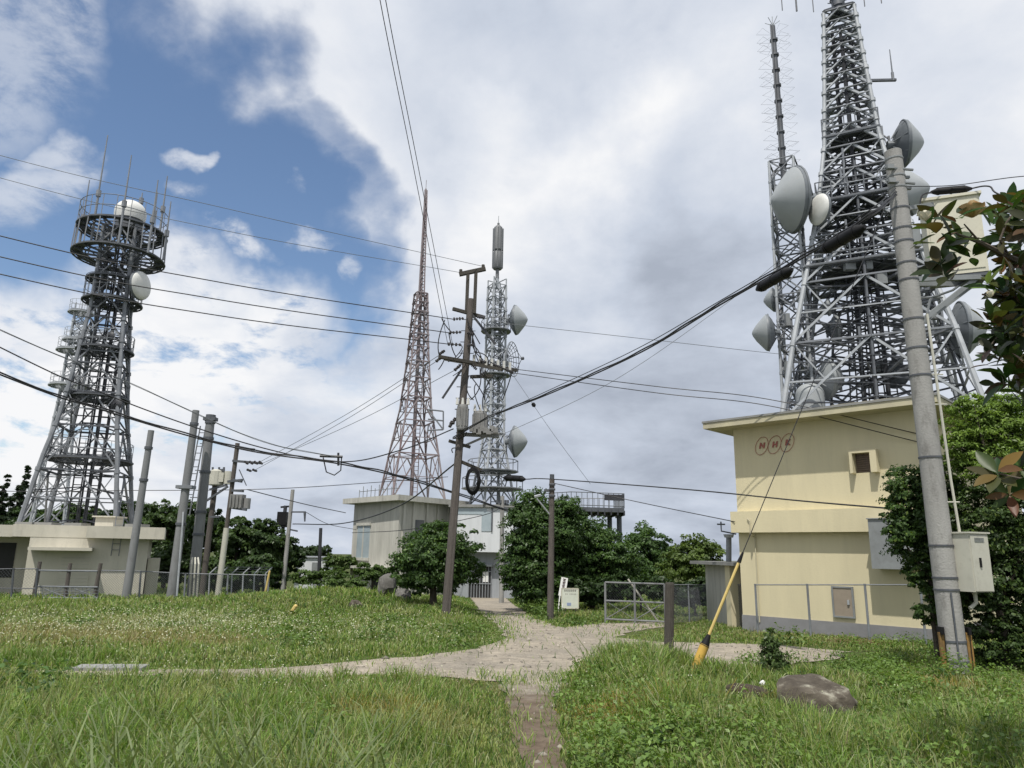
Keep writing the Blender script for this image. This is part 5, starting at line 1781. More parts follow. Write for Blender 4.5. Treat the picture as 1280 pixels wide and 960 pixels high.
# loop of slack below the telephone cables
mb = MB(); c = P(422, 582, 31); 
mb.path([P(404, 572, 31), P(408, 590, 31), P(418, 594, 31), P(426, 588, 31), P(427, 572, 31)], .028, 5)
mb.path([P(400, 570, 31), P(428, 571, 31)], .06, 6); mb.path([P(423, 566, 31), P(423, 582, 31)], .05, 5)
tag(mb.build("cable_loop", M["wire"], loc=c), "hanging loop of slack black cable where the left telephone cables meet", "cable loop")
mb = MB()
cc_ = wpt(591, 601, -.2)
for k in range(5): mb.path([cc_ + V((math.cos(w) * (.20 + .022 * k), .03 * k, math.sin(w) * (.42 + .03 * k))) for w in np.linspace(0, 2 * math.pi, 25)[:-1]], .03, 5, closed=True)
tag(mb.build("cable_coil", M["black"], loc=cc_), "coil of black cable hanging beside the wooden pole", "cable coil")
# lines to the right of the wooden pole
cable("power_line", "thin grey line from the silver tower's upper dish to the right", "cable", [(628, 404, WD), (800, 423, 30), (960, 441, 33), (1160, 462, 40)], .012, "wire_grey")
for (y0, ym, y1, lab) in ((461, 483, 510, "upper of the two dark lines from the wooden pole's arms to the cream building"), (466, 491, 520, "lower of the two dark lines from the wooden pole's arms to the cream building")):
    cable("power_line", lab, "cable", [(640, y0, WD), (820, ym, 25), (960, ym + 16, 24), W(LAB * .985, ZROOF - .75 - (y0 - 461) * .05, .05)], .015, "wire")
cable("power_line", "black wire crossing the cream wall from the thin pole at the big tree", "cable", [(657, 599, LD), LPt, (860, 612, 25), (1000, 626, 21), (1130, 637, 17)], .022, "wire")
cable("power_line", "slack wire from the thin pole to the cream building's left edge", "cable", [LPt + V((0, 0, -.15)), (800, 628, 30), W(.05, ZBAND1 - .35, .34)], .016, "wire")
cable("power_line", "straight thin wire low across the left sky from edge to edge of the concrete building", "cable", [(-60, 612, 46), (180, 613, 45), (340, 611, 45), (470, 603, 50), (560, 596, 54)], .022, "wire")
GD = "thin lines rising from the transformer pole to the wooden pole"
for k, (x0, y0, x1, y1) in enumerate(((322, 579, 549, 444), (318, 588, 545, 452), (326, 580, 568, 463))):
    cable("power_line", ("upper", "middle", "lower")[k] + " of three thin grey lines rising from the left transformer pole to the wooden pole", "cable", [(x0, y0, 42), ((x0 + x1) / 2, (y0 + y1) / 2 + 5, 36), (x1, y1, WD)], .013, "wire_grey", GD)
cable("telephone_cable", "black cable sagging from the far left poles up to the wooden pole", "cable", [(366, 655, 52), (430, 654, 46), (500, 632, 38), (568, 580, WD)], .034, "wire")
cable("telephone_cable", "dark drop cable from the transformer pole to the concrete building roof", "cable", [(309, 612, 42.5), (380, 630, 48), (432, 641, 55)], .028, "wire")
cable("power_line", "thin line from the plain grey pole bracket down to the concrete building", "cable", [(382, 640, 51.9), (410, 655, 55), (445, 662, 58)], .02, "wire")
cable("power_line", "grey wire from the concrete building corner past the round tree to the wooden pole", "cable", [(440, 666, 56), (510, 662, 45), (600, 645, 42), (628, 634, 47)], .022, "wire")
cable("guy_wire", "thin guy wire slanting down from the silver tower to the viewing deck", "guy wire", [(642, 470, 57.5), (690, 540, 58), (738, 605, 60)], .016, "wire_grey")
mb = MB(); c = P(667, 506, 57.6); mb.lathe([(.05, -.2), (.16, -.1), (.16, .1), (.05, .2)], c, (.5, .1, -.8), 10); tag(mb.build("guy_insulator", M["black"], loc=c), "small egg insulator on the silver tower's guy wire", "insulator")
cable("telephone_cable", "dark cable between the wooden pole's lower arm and the closure by the thin pole", "cable", [(600, 588, WD), (615, 590, 31), (629, 597, LD + 1)], .022, "wire")
cable("power_line", "long thin grey line behind the bundled cable up to the broadcast tower", "cable", [(600, 556, WD), (760, 480, 28), (900, 385, 27.4), (975, 325, 27)], .010, "wire_grey")

# ------------------------------------------------------------------ fences and gates
def chain(mb, p0, p1, h0, h1, sp=.11, r=.0035):
    """diamond wire netting between two uprights"""
    p0, p1 = V(p0), V(p1)
    L_ = (p1 - p0).length; d_ = (p1 - p0) / L_
    H = ((h0 + h1) / 2)
    n = int((L_ + H) / sp)
    for k in range(-int(H / sp), int(L_ / sp) + 1):
        for sg in (0, 1):
            x0 = k * sp; x1 = x0 + H
            za, zb = (0, H) if sg == 0 else (H, 0)
            a0, a1 = max(x0, 0), min(x1, L_)
            if a1 <= a0: continue
            f0, f1 = (a0 - x0) / H, (a1 - x0) / H
            z_a = za + (zb - za) * f0; z_b = za + (zb - za) * f1
            mb.tube(p0 + d_ * a0 + UP * z_a, p0 + d_ * a1 + UP * z_b, r, n=3, cap=False)


def fence(name, label, cat, bases, tops, mats, post_r=.035, net=True, sp=.11, rails=(1.0,), r=.004, group=None):
    rt = root(name, bases[0], label, cat, group)
    for b_, t_ in zip(bases, tops):
        mb = MB(); mb.tube(b_ - UP * .3, t_, post_r, n=8); mb.tube(t_, t_ + UP * .03, post_r * 1.2, n=8); mb.build("post", mats[0], rt, smooth=True)
    for q in rails:
        mb = MB()
        mb.path([bases[i].lerp(tops[i], q) for i in range(len(bases))], post_r * .6, 6)
        mb.build("rail", mats[0], rt)
    if net:
        mb = MB()
        for i in range(len(bases) - 1):
            chain(mb, bases[i] + UP * .05, bases[i + 1] + UP * .05, (tops[i] - bases[i]).length - .06, (tops[i + 1] - bases[i + 1]).length - .06, sp, r)
        mb.build("wire_netting", mats[1], rt)
    return rt


# along the cream building
bs, ts = [], []
for px in (932, 944.0, 1009, 1081, 1150, 1185):
    a, z = on_wall(px, 731, .9)
    p = W(a, 0, .9); gzv = G(p.x, p.y)
    bs.append(V((p.x, p.y, gzv))); ts.append(V((p.x, p.y, z)))
    if px == 932: bs.pop(); ts.pop()
fence("wire_fence", "thin grey post and rail wire fence in front of the cream building", "fence", bs, ts, (M["steel_mid"], M["steel_mid"]), .034, False, .16, (1.0,), .0025)
# gate
gb0, gb1 = gp(757, 779), gp(832, 781)
gt = root("field_gate", gb0, "grey tubular steel gate with wire netting across the side track", "gate")
ztop = P(795, 729, (gb0.y + gb1.y) / 2).z
for f_ in (0, .5, 1):
    p = gb0.lerp(gb1, f_); mb = MB(); mb.tube(p - UP * .1, V((p.x, p.y, ztop)), .045, n=8); mb.build("post", M["pole_steel"], gt, smooth=True)
mb = MB()
H = ztop - gb0.z
for f_ in (.1, .55, 1.0):
    mb.tube(V((gb0.x, gb0.y, gb0.z + H * f_)), V((gb1.x, gb1.y, gb0.z + H * f_)), .035, n=8)
for f0 in (0, .5):
    a, c = gb0.lerp(gb1, f0), gb0.lerp(gb1, f0 + .5)
    mb.tube(V((a.x, a.y, a.z + H * .1)), V((c.x, c.y, a.z + H * .55)), .018); mb.tube(V((c.x, c.y, c.z + H * .1)), V((a.x, a.y, a.z + H * .55)), .009)
mb.build("frame", M["pole_steel"], gt)
mb = MB(); chain(mb, gb0 + UP * H * .1, gb1 + UP * H * .1, H * .88, H * .88, .10, .004); mb.build("wire_netting", M["steel_dark"], gt)
mb = MB(); a, c = P(785, 724, gb0.y - .15), P(822, 776, gb0.y - .1); mb.tube(a, c, .035, n=6)
tag(mb.build("bamboo_stick", M["cabinet"], loc=c), "pale bamboo stick leaning diagonally against the steel gate", "stick")
# fence from gate to annex
fb = [gp(834, 781), gp(862, 779), gp(886, 777), P(930, 735, 26.9)]
fb[3].z = G(fb[3].x, fb[3].y)
ft = []
for p, (px, py) in zip(fb, ((834, 731), (862, 731), (886, 731), (930, 731))):
    ft.append(V((p.x, p.y, P(px, py, p.y).z)))
fence("chain_link_fence", "short chain link fence between the steel gate and the cream building", "fence", fb, ft, (M["steel_mid"], M["steel_dark"]), .035, True, .09, (1.0,), .006)

# left fence with its gate
def lf(px, py, d):
    p = P(px, 735, d); p.z = G(p.x, p.y); return p, V((P(px, py, d).x, p.y, P(px, py, d).z))
pts = [lf(-40, 712, 38.0), lf(17, 711, 38.3), lf(47, 711, 38.6)]
fence("wire_fence", "left end of the wire fence before the beige building", "fence", [p[0] for p in pts], [p[1] for p in pts], (M["steel_dark"], M["steel_mid"]), .05, True, .16, (1.0, .4), .004)
lg = root("yard_gate", lf(85, 711, 39)[0], "rusty double wire gate between leaning grey posts before the beige building", "gate")
for (bx, tx, ty) in ((44, 50, 702), (83, 88, 704), (119, 126, 704)):
    p = P(bx, 735, 39.0); p.z = G(p.x, p.y); q = P(tx, ty, 39.0)
    mb = MB(); mb.tube(p - UP * .2, q, .11, .09, n=8); mb.build("post", M["wood_pole"], lg)
mb = MB()
def LP_(px, py): return P(px, py, 38.9)
for py in (713, 733, 747): mb.tube(LP_(47, py), LP_(122, py + 1), .04, n=6)
for x0, x1 in ((48, 84), (86, 121)):
    mb.tube(LP_(x0, 733), LP_(x1, 747), .02); mb.tube(LP_(x0, 747), LP_(x1, 733), .02)
for k in range(16):
    x = 48 + k * 4.6; mb.tube(LP_(x, 734), LP_(x + .8, 747), .012, n=4)
for py in (738, 742): mb.tube(LP_(47, py), LP_(122, py), .012, n=4)
mb.build("frame", M["steel_mid"], lg)
pts = [lf(124, 713, 39.5), lf(176, 714, 40.5), lf(232, 717, 41.3), lf(285, 718, 42), lf(336, 719, 42.5)]
fr = fence("chain_link_fence", "long chain link fence running from the yard gate past the fat grey poles", "fence", [p[0] for p in pts], [p[1] for p in pts], (M["steel_mid"], M["steel_mid"]), .05, True, .12, (1.0,), .006)
for k in range(6):
    p, q = lf(262 + k * 14, 717, 45.5)
    mb = MB(); mb.tube(p, q, .045, n=6); mb.tube(q, q + V((.35, .1, .38)), .035, n=6); mb.build("barbed_arm_post", M["steel_light"], fr)
mb = MB()
for h in (.1, .25, .38):
    a, c = lf(262, 717, 45.5)[1], lf(332, 717, 45.5)[1]
    mb.tube(a + V((h * .9, .05, h)), c + V((h * .9, .05, h)), .012, n=4)
mb.build("barbed_wire", M["steel_dark"], fr)

# ------------------------------------------------------------------ signs, stakes, stones
sb = gp(712, 769)
sg = root("notice_board", sb, "pale square notice board on two short legs beside the road", "sign")
m_ = mpp(sb)
c = P(712.5, 748, sb.y)
def SX(u_, v_, off=0): return c + V((u_ * 10.5 * m_, -off, v_ * 12 * m_))
mb = MB(); mb.box(c, 21 * m_, .03, 24 * m_); pn = mb.build("panel", M["sign"], sg)
mb = MB()
for a, b_ in (((-1, 1), (1, 1)), ((-1, -1), (1, -1)), ((-1, -1), (-1, 1)), ((1, -1), (1, 1))): mb.beam(SX(*a, .005), SX(*b_, .005), .03, .045)
mb.build("frame", M["cabinet_pale"], sg)
mb = MB()
for k in range(6):
    x = -.62 + k * .25
    for (dx, dy, w_, h_) in ((0, .05, .16, .03), (0, -.06, .16, .03), (-.04, 0, .03, .14), (.05, -.01, .03, .16), (.0, .1, .12, .025)):
        mb.box(SX(x + dx * 1.2, .78 + dy, .018), w_ * 10.5 * m_, .006, h_ * 12 * m_)
for r_, y in enumerate((.46,)):
    for k in range(9):
        if k in (0, 3): continue
        x = -.7 + k * .17
        mb.box(SX(x, y, .018), .08 * 10.5 * m_, .006, .05 * 12 * m_); mb.box(SX(x + .02, y - .07, .018), .03 * 10.5 * m_, .006, .08 * 12 * m_)
mb.build("lettering", M["ink"], pn)
mb = MB(); mb.box(SX(-.12, -.58, .018), .5 * 10.5 * m_, .006, .3 * 12 * m_); mb.build("blue_patch", M["blueink"], pn)
for u_ in (-.55, .7):
    mb = MB(); mb.beam(SX(u_, -1), V((SX(u_, 0).x, sb.y, G(sb.x, sb.y) - .2)), .06); mb.build("leg", M["wood_dark"], sg)
sb = gp(702, 769)
s2 = root("leaning_sign", sb, "narrow white signboard tilted on two thin legs behind the notice board", "sign")
e0, e1_ = P(702, 745, sb.y + .1), P(706, 722, sb.y + .2)
d_ = (e1_ - e0).normalized()
sd_ = V((1, 0, 0)) - d_ * d_.x; sd_.normalize()
mb = MB(); mb.box((e0 + e1_) / 2, 8.5 * m_, .03, (e1_ - e0).length, (sd_, d_.cross(sd_), d_)); pn = mb.build("panel", M["white"], s2)
for k in (-1, 1):
    mb = MB(); mb.beam(e0 + sd_ * k * 2.4 * m_ + d_ * .1, V((e0.x + k * 2.4 * m_ - .12, sb.y, G(sb.x, sb.y) - .2)), .05); mb.build("leg", M["white"], s2)
mb = MB()
for k in range(5):
    p = e0.lerp(e1_, .92 - k * .17) - V((0, .03, 0))
    mb.box(p, 3.6 * m_, .012, .03, (sd_, d_.cross(sd_), d_)); mb.box(p - d_ * .07, 3.0 * m_, .012, .025, (sd_, d_.cross(sd_), d_)); mb.box(p - d_ * .04, .03, .012, .1, (sd_, d_.cross(sd_), d_))
mb.build("lettering", M["ink"], pn)

b = gp(835, 818); t = P(837, 728, b.y)
mb = MB(); w0 = 6.2 * mpp(b)
mb.tube(b - UP * .4, t - UP * .04, w0, w0 * .95, n=12); mb.tube(t - UP * .04, t, w0 * .95, w0 * .8, n=12)
wpo = mb.build("wooden_post", M["wood_dark"], loc=b, smooth=True); tag(wpo, "dark weathered wooden post standing in tall grass before the steel gate", "post")

def stake(name, label, a, c, r, mat):
    mb = MB(); mb.tube(a, c, r, n=8); mb.tube(c, c + (c - a).normalized() * r * .5, r, r * .5, n=8)
    return tag(mb.build(name, M[mat], loc=a, smooth=True), label, "stake")
a = gp(358, 772); stake("marker_stake", "pale yellow marker stake tilted over in the left lawn", a - V((0, 0, .1)), P(370, 757, a.y), .07, "yellow_pale")
a = P(331, 736, 42.0); stake("marker_stake", "upright thin yellow stake at the end of the left chain link fence", V((a.x, a.y, G(a.x, a.y))), P(337, 714, 42.0), .055, "yellow_pale")


def rock(name, label, c, sx, sy, sz, mat, seed, flat=.0, cat="rock"):
    bm = bmesh.new()
    bmesh.ops.create_icosphere(bm, subdivisions=4, radius=1)
    r_ = np.random.default_rng(seed)
    pl = [V(r_.normal(size=3)).normalized() for _ in range(14)]
    of = r_.uniform(.62, .95, 14)
    for v in bm.verts:
        p = v.co.copy()
        for n_, o_ in zip(pl, of):
            dd_ = p.dot(n_) - o_
            if dd_ > 0: p -= n_ * dd_ * .9
        k = .05 * math.sin(p.x * 5 + seed) * math.sin(p.y * 4 + p.z * 3) + .03 * math.sin(p.z * 11 + p.x * 9) + .018 * math.sin(p.x * 23 + p.y * 19) * math.sin(p.z * 21)
        p *= 1 + k
        v.co = V((p.x * sx, p.y * sy, p.z * sz))
    me = bpy.data.meshes.new(name); bm.to_mesh(me); bm.free()
    me.materials.append(M[mat])
    me.polygons.foreach_set("use_smooth", [True] * len(me.polygons))
    me.set_sharp_from_angle(angle=math.radians(28))
    o = bpy.data.objects.new(name, me); col.objects.link(o); o.location = c; o.rotation_euler = (0, 0, seed)
    ORI[o.name] = V(c)
    return tag(o, label, cat)
c = gp(1034, 903)
m_ = mpp(c)
rock("boulder", "brown lichen spotted boulder half buried in the right foreground grass", V((c.x, c.y + .3, c.z + .13)), 61 * m_, 45 * m_, 44 * m_, "rock", 3.2 and 3)
c = P(484, 740, 36); c.z = G(c.x, c.y); m_ = mpp(c)
rock("boulder", "grey upright boulder left of the round tree", V((c.x, c.y, c.z + .5)), 13 * m_, 13 * m_, 17 * m_, "rock_grey", 5)
rock("boulder", "dark low boulder at the foot of the round tree", V((c.x + .9, c.y - .6, c.z + .15)), 16 * m_, 12 * m_, 11 * m_, "rock_grey", 8)
c = gp(442, 762); m_ = mpp(c)
rock("boulder", "small brown rock in the left lawn below the round tree", V((c.x, c.y, c.z + .12)), 11 * m_, 9 * m_, 8 * m_, "rock", 7)
c = gp(935, 872); m_ = mpp(c)
rock("soil_heap", "low heap of dark soil in the grass left of the big boulder", V((c.x, c.y, c.z + .05)), 28 * m_, 24 * m_, 15 * m_, "soil", 9, cat="soil heap")
c = gp(954, 868); m_ = mpp(c)
rock("stone", "little white stone beside the dark soil heap", V((c.x, c.y, c.z + .16)), 4 * m_, 4 * m_, 4 * m_, "white", 2, cat="stone")
# ------------------------------------------------------------------ foliage meshes (numpy)
def mesh_np(name, verts, faces_flat, sizes, tint, mat, parent=None, loc=(0, 0, 0)):
    me = bpy.data.meshes.new(name)
    nv, nl, nf = len(verts), len(faces_flat), len(sizes)
    o0 = np.array(ORI[parent.name]) if parent is not None else np.array(loc)
    me.vertices.add(nv); me.loops.add(nl); me.polygons.add(nf)
    me.vertices.foreach_set("co", (verts - o0).astype(np.float32).ravel())
    me.loops.foreach_set("vertex_index", faces_flat.astype(np.int32))
    st_ = np.concatenate([[0], np.cumsum(sizes)[:-1]]).astype(np.int32)
    me.polygons.foreach_set("loop_start", st_)
    me.update(calc_edges=True)
    at = me.attributes.new("tint", "FLOAT_COLOR", "POINT")
    at.data.foreach_set("color", np.concatenate([tint, np.ones((nv, 1))], 1).astype(np.float32).ravel())
    me.materials.append(mat)
    o = bpy.data.objects.new(name, me)
    col.objects.link(o)
    ORI[o.name] = V(o0)
    if parent is not None: o.parent = parent
    else: o.location = V(o0)
    return o


def unit(a): return a / (np.linalg.norm(a, axis=1, keepdims=True) + 1e-9)


def leaves_geo(c, nrm, size, aspect=.5, fold=.12):
    """folded diamond leaves: 4 verts each"""
    n = len(c)
    r = unit(rng.normal(size=(n, 3)))
    L = unit(np.cross(nrm, r)); S = np.cross(nrm, L)
    s = size[:, None]
    v = np.stack([c - L * s * .5, c + S * s * .5 * aspect + nrm * s * fold, c + L * s * .5 - nrm * s * fold * .8, c - S * s * .5 * aspect + nrm * s * fold], 1)
    return v.reshape(-1, 3), np.arange(4 * n), np.full(n, 4)


def crown_points(lobes, n, clump=.34, per=None, lowcut=-.95):
    """lobes: list of (centre, (rx,ry,rz)); returns points, outward normals, clump ids"""
    vol = np.array([l[1][0] * l[1][1] * l[1][2] for l in lobes]) ** .72
    vol /= vol.sum()
    P_, N_, I_ = [], [], []
    cid = 0
    for (c, r), f in zip(lobes, vol):
        k = max(60, int(n * f * 1.5))
        r = np.array(r); c = np.array(c)
        nc = max(10, int(k / (per or 70)))
        u = unit(rng.normal(size=(nc, 3)))
        u = u[(u[:, 2] > lowcut)] if (u[:, 2] > lowcut).sum() > 5 else u
        nc = len(u)
        rad = rng.uniform(.12, 1.0, (nc, 1)) ** .5
        rad = np.where(rng.random((nc, 1)) < .1, rng.uniform(1.0, 1.2, (nc, 1)), rad)
        cc = c + u * r * rad
        cr = r.mean() * clump * rng.uniform(.5, 1.3, nc)
        idx = rng.integers(0, nc, k)
        v = unit(rng.normal(size=(k, 3)))
        v[:, 2] = np.where(v[:, 2] < -.35, -v[:, 2] * .5, v[:, 2])
        rr = rng.uniform(.1, 1.0, (k, 1)) ** .5
        p = cc[idx] + v * cr[idx][:, None] * rr * np.array([1, 1, .75])
        P_.append(p); N_.append(unit(v * .7 + u[idx] * .5 + rng.normal(size=(k, 3)) * .55 + np.array([0, 0, .35]))); I_.append(idx + cid)
        cid += nc
    return np.concatenate(P_), np.concatenate(N_), np.concatenate(I_)


def tints(n, ids, a, b, var=.25, accent=None, accf=0.0):
    a, b = np.array(a), np.array(b)
    k = rng.beta(1.6, 1.6, ids.max() + 1)[ids]
    f = np.clip(k * .65 + rng.uniform(0, .45, n), 0, 1)[:, None]
    t = a * (1 - f) + b * f
    t *= rng.uniform(1 - var, 1 + var, (n, 1))
    if accent is not None:
        m = rng.random(n) < accf
        t[m] = np.array(accent) * rng.uniform(.7, 1.2, (m.sum(), 1))
    return np.repeat(t, 4, 0)


DK, MD, LT = (.03, .06, .02), (.082, .148, .038), (.14, .22, .05)


def limbs(mb, base, top, r, lobes, seed, k=7):
    rr = random.Random(seed)
    base, top = V(base), V(top)
    bend = V((rr.uniform(-.3, .3), rr.uniform(-.3, .3), 0)) * (top - base).length * .12
    m_ = base.lerp(top, .5) + bend
    mb.path([base - UP * .3, base.lerp(m_, .1), base.lerp(m_, .55), m_, m_.lerp(top, .5), top], r, 8, r * .45)
    for i in range(k):
        c, rd = lobes[i % len(lobes)]
        s0 = base.lerp(top, rr.uniform(.35, .95)) + bend * .6
        e = V(c) + V((rr.uniform(-1, 1) * rd[0], rr.uniform(-1, 1) * rd[1], rr.uniform(-.2, .8) * rd[2])) * .75
        mm = s0.lerp(e, .5) + V((0, 0, -.08 * (e - s0).length))
        mb.path([s0, mm, e], r * .38, 6, r * .08)


def tree(name, label, cat, base, lobes, n, leaf, ca, cb, tr=.2, seed=1, group=None, aspect=.55, trunk_top=None, accent=None, accf=0., var=.25, clump=.34, per=None, lowcut=-.95, mat="leaf", k=7, kids=("trunk", "crown")):
    rt = root(name, base, label, cat, group)
    p, nr, ids = crown_points(lobes, n, clump, per, lowcut)
    v, f, s = leaves_geo(p, nr, leaf * rng.uniform(.6, 1.35, len(p)), aspect)
    mesh_np(kids[1], v, f, s, tints(len(p), ids, ca, cb, var, accent, accf), M[mat], rt)
    mb = MB()
    if trunk_top is None:
        cs = sum((V(l[0]) for l in lobes), V((0, 0, 0))) / len(lobes)
        trunk_top = cs
    limbs(mb, base, trunk_top, tr, lobes, seed, k)
    mb.build(kids[0], M["bark"], rt, smooth=True)
    return rt


def L(px, py, d, rx, ry=None, rz=None):
    """a crown lobe from photo pixels: centre and radii in px"""
    c = P(px, py, d); m_ = mpp(c)
    ry = ry or rx
    return (tuple(c), (rx * m_, ry * m_, (rz or rx) * m_))


def gbase(px, d):
    p = P(px, 730, d); return V((p.x, p.y, G(p.x, p.y)))


# centre trees
D = 33.5
tree("round_tree", "round dark green tree with a short trunk left of the wooden pole", "tree", gbase(543, D), [L(540, 700, D, 44, 40, 36), L(520, 705, D, 28, 28, 28), L(568, 690, D, 30, 28, 30), L(545, 672, D, 26, 26, 18), L(580, 712, D + .5, 22, 20, 18), L(505, 715, D, 18, 18, 16), L(545, 728, D, 38, 32, 16)], 22000, .14, DK, MD, .2, 1, accent=LT, accf=.06)
D = 37
tree("broadleaf_tree", "tallest dark tree of the middle clump, rising behind the thin wooden pole", "tree", gbase(672, D), [L(664, 640, D, 32, 30, 26), L(655, 680, D, 26, 26, 40), L(690, 665, D, 38, 34, 34), L(672, 715, D, 42, 36, 36), L(708, 645, D, 24, 24, 22), L(648, 722, D - .5, 20, 20, 25), L(675, 738, D - .3, 36, 28, 18)], 30000, .155, DK, MD, .25, 2, accent=(.07, .11, .03), accf=.06)
D = 39
tree("broadleaf_tree", "wide dark tree sloping down to the right behind the notice board", "tree", gbase(738, D), [L(728, 672, D, 34, 32, 30), L(752, 690, D, 32, 32, 26), L(735, 715, D, 42, 36, 32), L(775, 702, D - 1, 26, 26, 22), L(712, 700, D, 32, 32, 36), L(790, 715, D, 22, 22, 16), L(735, 738, D - .3, 40, 28, 16)], 27000, .155, DK, MD, .22, 3, accent=LT, accf=.05)
D = 52
tree("broadleaf_tree", "rounded tree behind the steel gate, left of its yellower neighbour", "tree", gbase(812, D), [L(808, 688, D, 30, 28, 27), L(830, 700, D, 20, 20, 20), L(800, 712, D, 34, 30, 18)], 11000, .22, DK, MD, .2, 4)
D = 47
tree("broadleaf_tree", "yellowish green tree between the steel gate and the cream building", "tree", gbase(872, D), [L(866, 698, D, 30, 28, 23), L(885, 702, D, 20, 20, 20), L(850, 712, D, 24, 24, 16), L(875, 685, D, 16, 16, 12)], 10000, .2, (.055, .09, .024), (.125, .18, .042), .2, 5)
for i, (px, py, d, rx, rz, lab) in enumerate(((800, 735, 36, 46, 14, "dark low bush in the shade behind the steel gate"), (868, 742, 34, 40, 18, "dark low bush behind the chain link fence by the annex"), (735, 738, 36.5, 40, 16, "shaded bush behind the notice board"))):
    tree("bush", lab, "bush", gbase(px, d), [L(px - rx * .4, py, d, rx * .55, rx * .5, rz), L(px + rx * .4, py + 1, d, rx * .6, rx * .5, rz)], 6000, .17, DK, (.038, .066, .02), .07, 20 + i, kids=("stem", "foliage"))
# centre left bushes
for i, (px, py, d, rx, rz, lab) in enumerate(((466, 716, 48, 22, 11, "low bush against the concrete building's left wall"), (425, 706, 58, 22, 13, "bush between the white shed and the concrete building"), (400, 722, 50, 36, 10, "wide low bush in front of the white shed"), (430, 731, 44, 30, 7, "low weedy bush on the left lawn's crest"), (500, 728, 47, 24, 9, "weedy bush before the concrete building's right wall"))):
    tree("bush", lab, "bush", gbase(px, d), [L(px - rx * .4, py, d, rx * .55, rx * .5, rz), L(px + rx * .45, py, d, rx * .55, rx * .5, rz * .9)], 4200, .17, (.045, .08, .022), (.10, .16, .04), .06, 40 + i, kids=("stem", "foliage"))
D = 62
tree("broadleaf_tree", "distant dark tree right above the white shed", "tree", gbase(392, 75), [L(395, 692, 75, 22, 20, 9), L(380, 690, 75, 14, 14, 7)], 3000, .3, DK, (.04, .065, .022), .2, 9)

# left background wood: every tree its own
wood = [(42, 655, 76, 30, 26, 0), (88, 650, 72, 30, 26, 1), (128, 655, 74, 28, 26, 2), (166, 648, 70, 28, 26, 0), (205, 655, 62, 30, 32, 1), (240, 648, 68, 28, 26, 2), (262, 662, 58, 26, 30, 0), (297, 672, 54, 28, 30, 1), (332, 678, 54, 30, 34, 2), (356, 690, 60, 20, 24, 0), (222, 700, 56, 30, 28, 1), (190, 690, 60, 24, 30, 2), (320, 712, 52, 36, 22, 0), (272, 715, 52, 30, 22, 1)]
labs = ["dark round tree behind the left corner of the beige building", "dark tree seen through the legs of the radar tower", "dark tree behind the roof hatch of the beige building", "tree top showing right of the radar tower's right leg", "dark tree between the bare steel pole and the next pole", "tree top between the two fat grey poles", "dark tree behind the ladder pole's transformer neighbour", "tree behind the pole with the long crossarm", "broad dark tree left of the plain grey pole", "thin tree just behind the plain grey pole", "lower bushy tree behind the fat grey poles", "lower bushy tree right of the beige building's end", "low bushy tree behind the end of the left chain link fence", "low bushy tree behind the barbed fence posts"]
for i, (px, py, d, rx, rz, kk) in enumerate(wood):
    lob = [L(px, py, d, rx * .8, rx * .8, rz * .7), L(px - rx * .5, py + rz * .4, d, rx * .6, rx * .6, rz * .7), L(px + rx * .5, py + rz * .45, d + .5, rx * .62, rx * .6, rz * .75), L(px + rx * (.2 - .2 * kk), py - rz * .45, d, rx * .45, rx * .45, rz * .4)]
    ca, cb = ((DK, (.055, .095, .026)), ((.032, .06, .02), (.07, .115, .032)), (DK, (.062, .10, .028)))[kk]
    tree("broadleaf_tree", labs[i], "tree", gbase(px, d), lob, 7500, .27, ca, cb, .22, 60 + i, "trees behind the left fence")
for i, (px, top, w_, d, lab) in enumerate(((8, 586, 34, 80, "tall dark conifer at the left picture edge"), (27, 602, 20, 82, "smaller dark conifer right of the tallest one"), (-16, 594, 30, 84, "dark conifer partly cut off by the left picture edge"))):
    b_ = gbase(px, d); t_ = P(px, top, d); H = t_.z - b_.z
    lob = []
    for k in range(8):
        q = k / 7
        rw = w_ * .62 * mpp(t_) * (1.0 - q * .85)
        lob.append(((b_.x + .3 * math.sin(k * 2.1), b_.y, b_.z + H * (.08 + .86 * q)), (rw, rw, H * .085)))
    tree("conifer_tree", lab, "tree", b_, lob, 16000, .42, (.012, .024, .012), (.028, .048, .02), .25, 90 + i, "conifers at the left edge", aspect=.4, trunk_top=(b_.x, b_.y, t_.z - H * .1), k=2, clump=.5)

# young plant standing in the grass left of the boulder
c = gp(966, 850)
hh_ = P(970, 786, c.y).z - c.z
lob = [((c.x + .03 * math.sin(k * 2), c.y, c.z + hh_ * q), (hh_ * w_, hh_ * w_, hh_ * .12)) for k, (q, w_) in enumerate(((.3, .3), (.5, .28), (.7, .2), (.9, .1)))]
tree("sapling", "spindly young plant with dark leaves standing left of the boulder", "plant", c, lob, 900, .075, (.03, .055, .018), (.09, .14, .04), .012, 77, k=8, trunk_top=(c.x + .05, c.y, c.z + hh_), kids=("stem", "foliage"), clump=.5, per=12, aspect=.4)

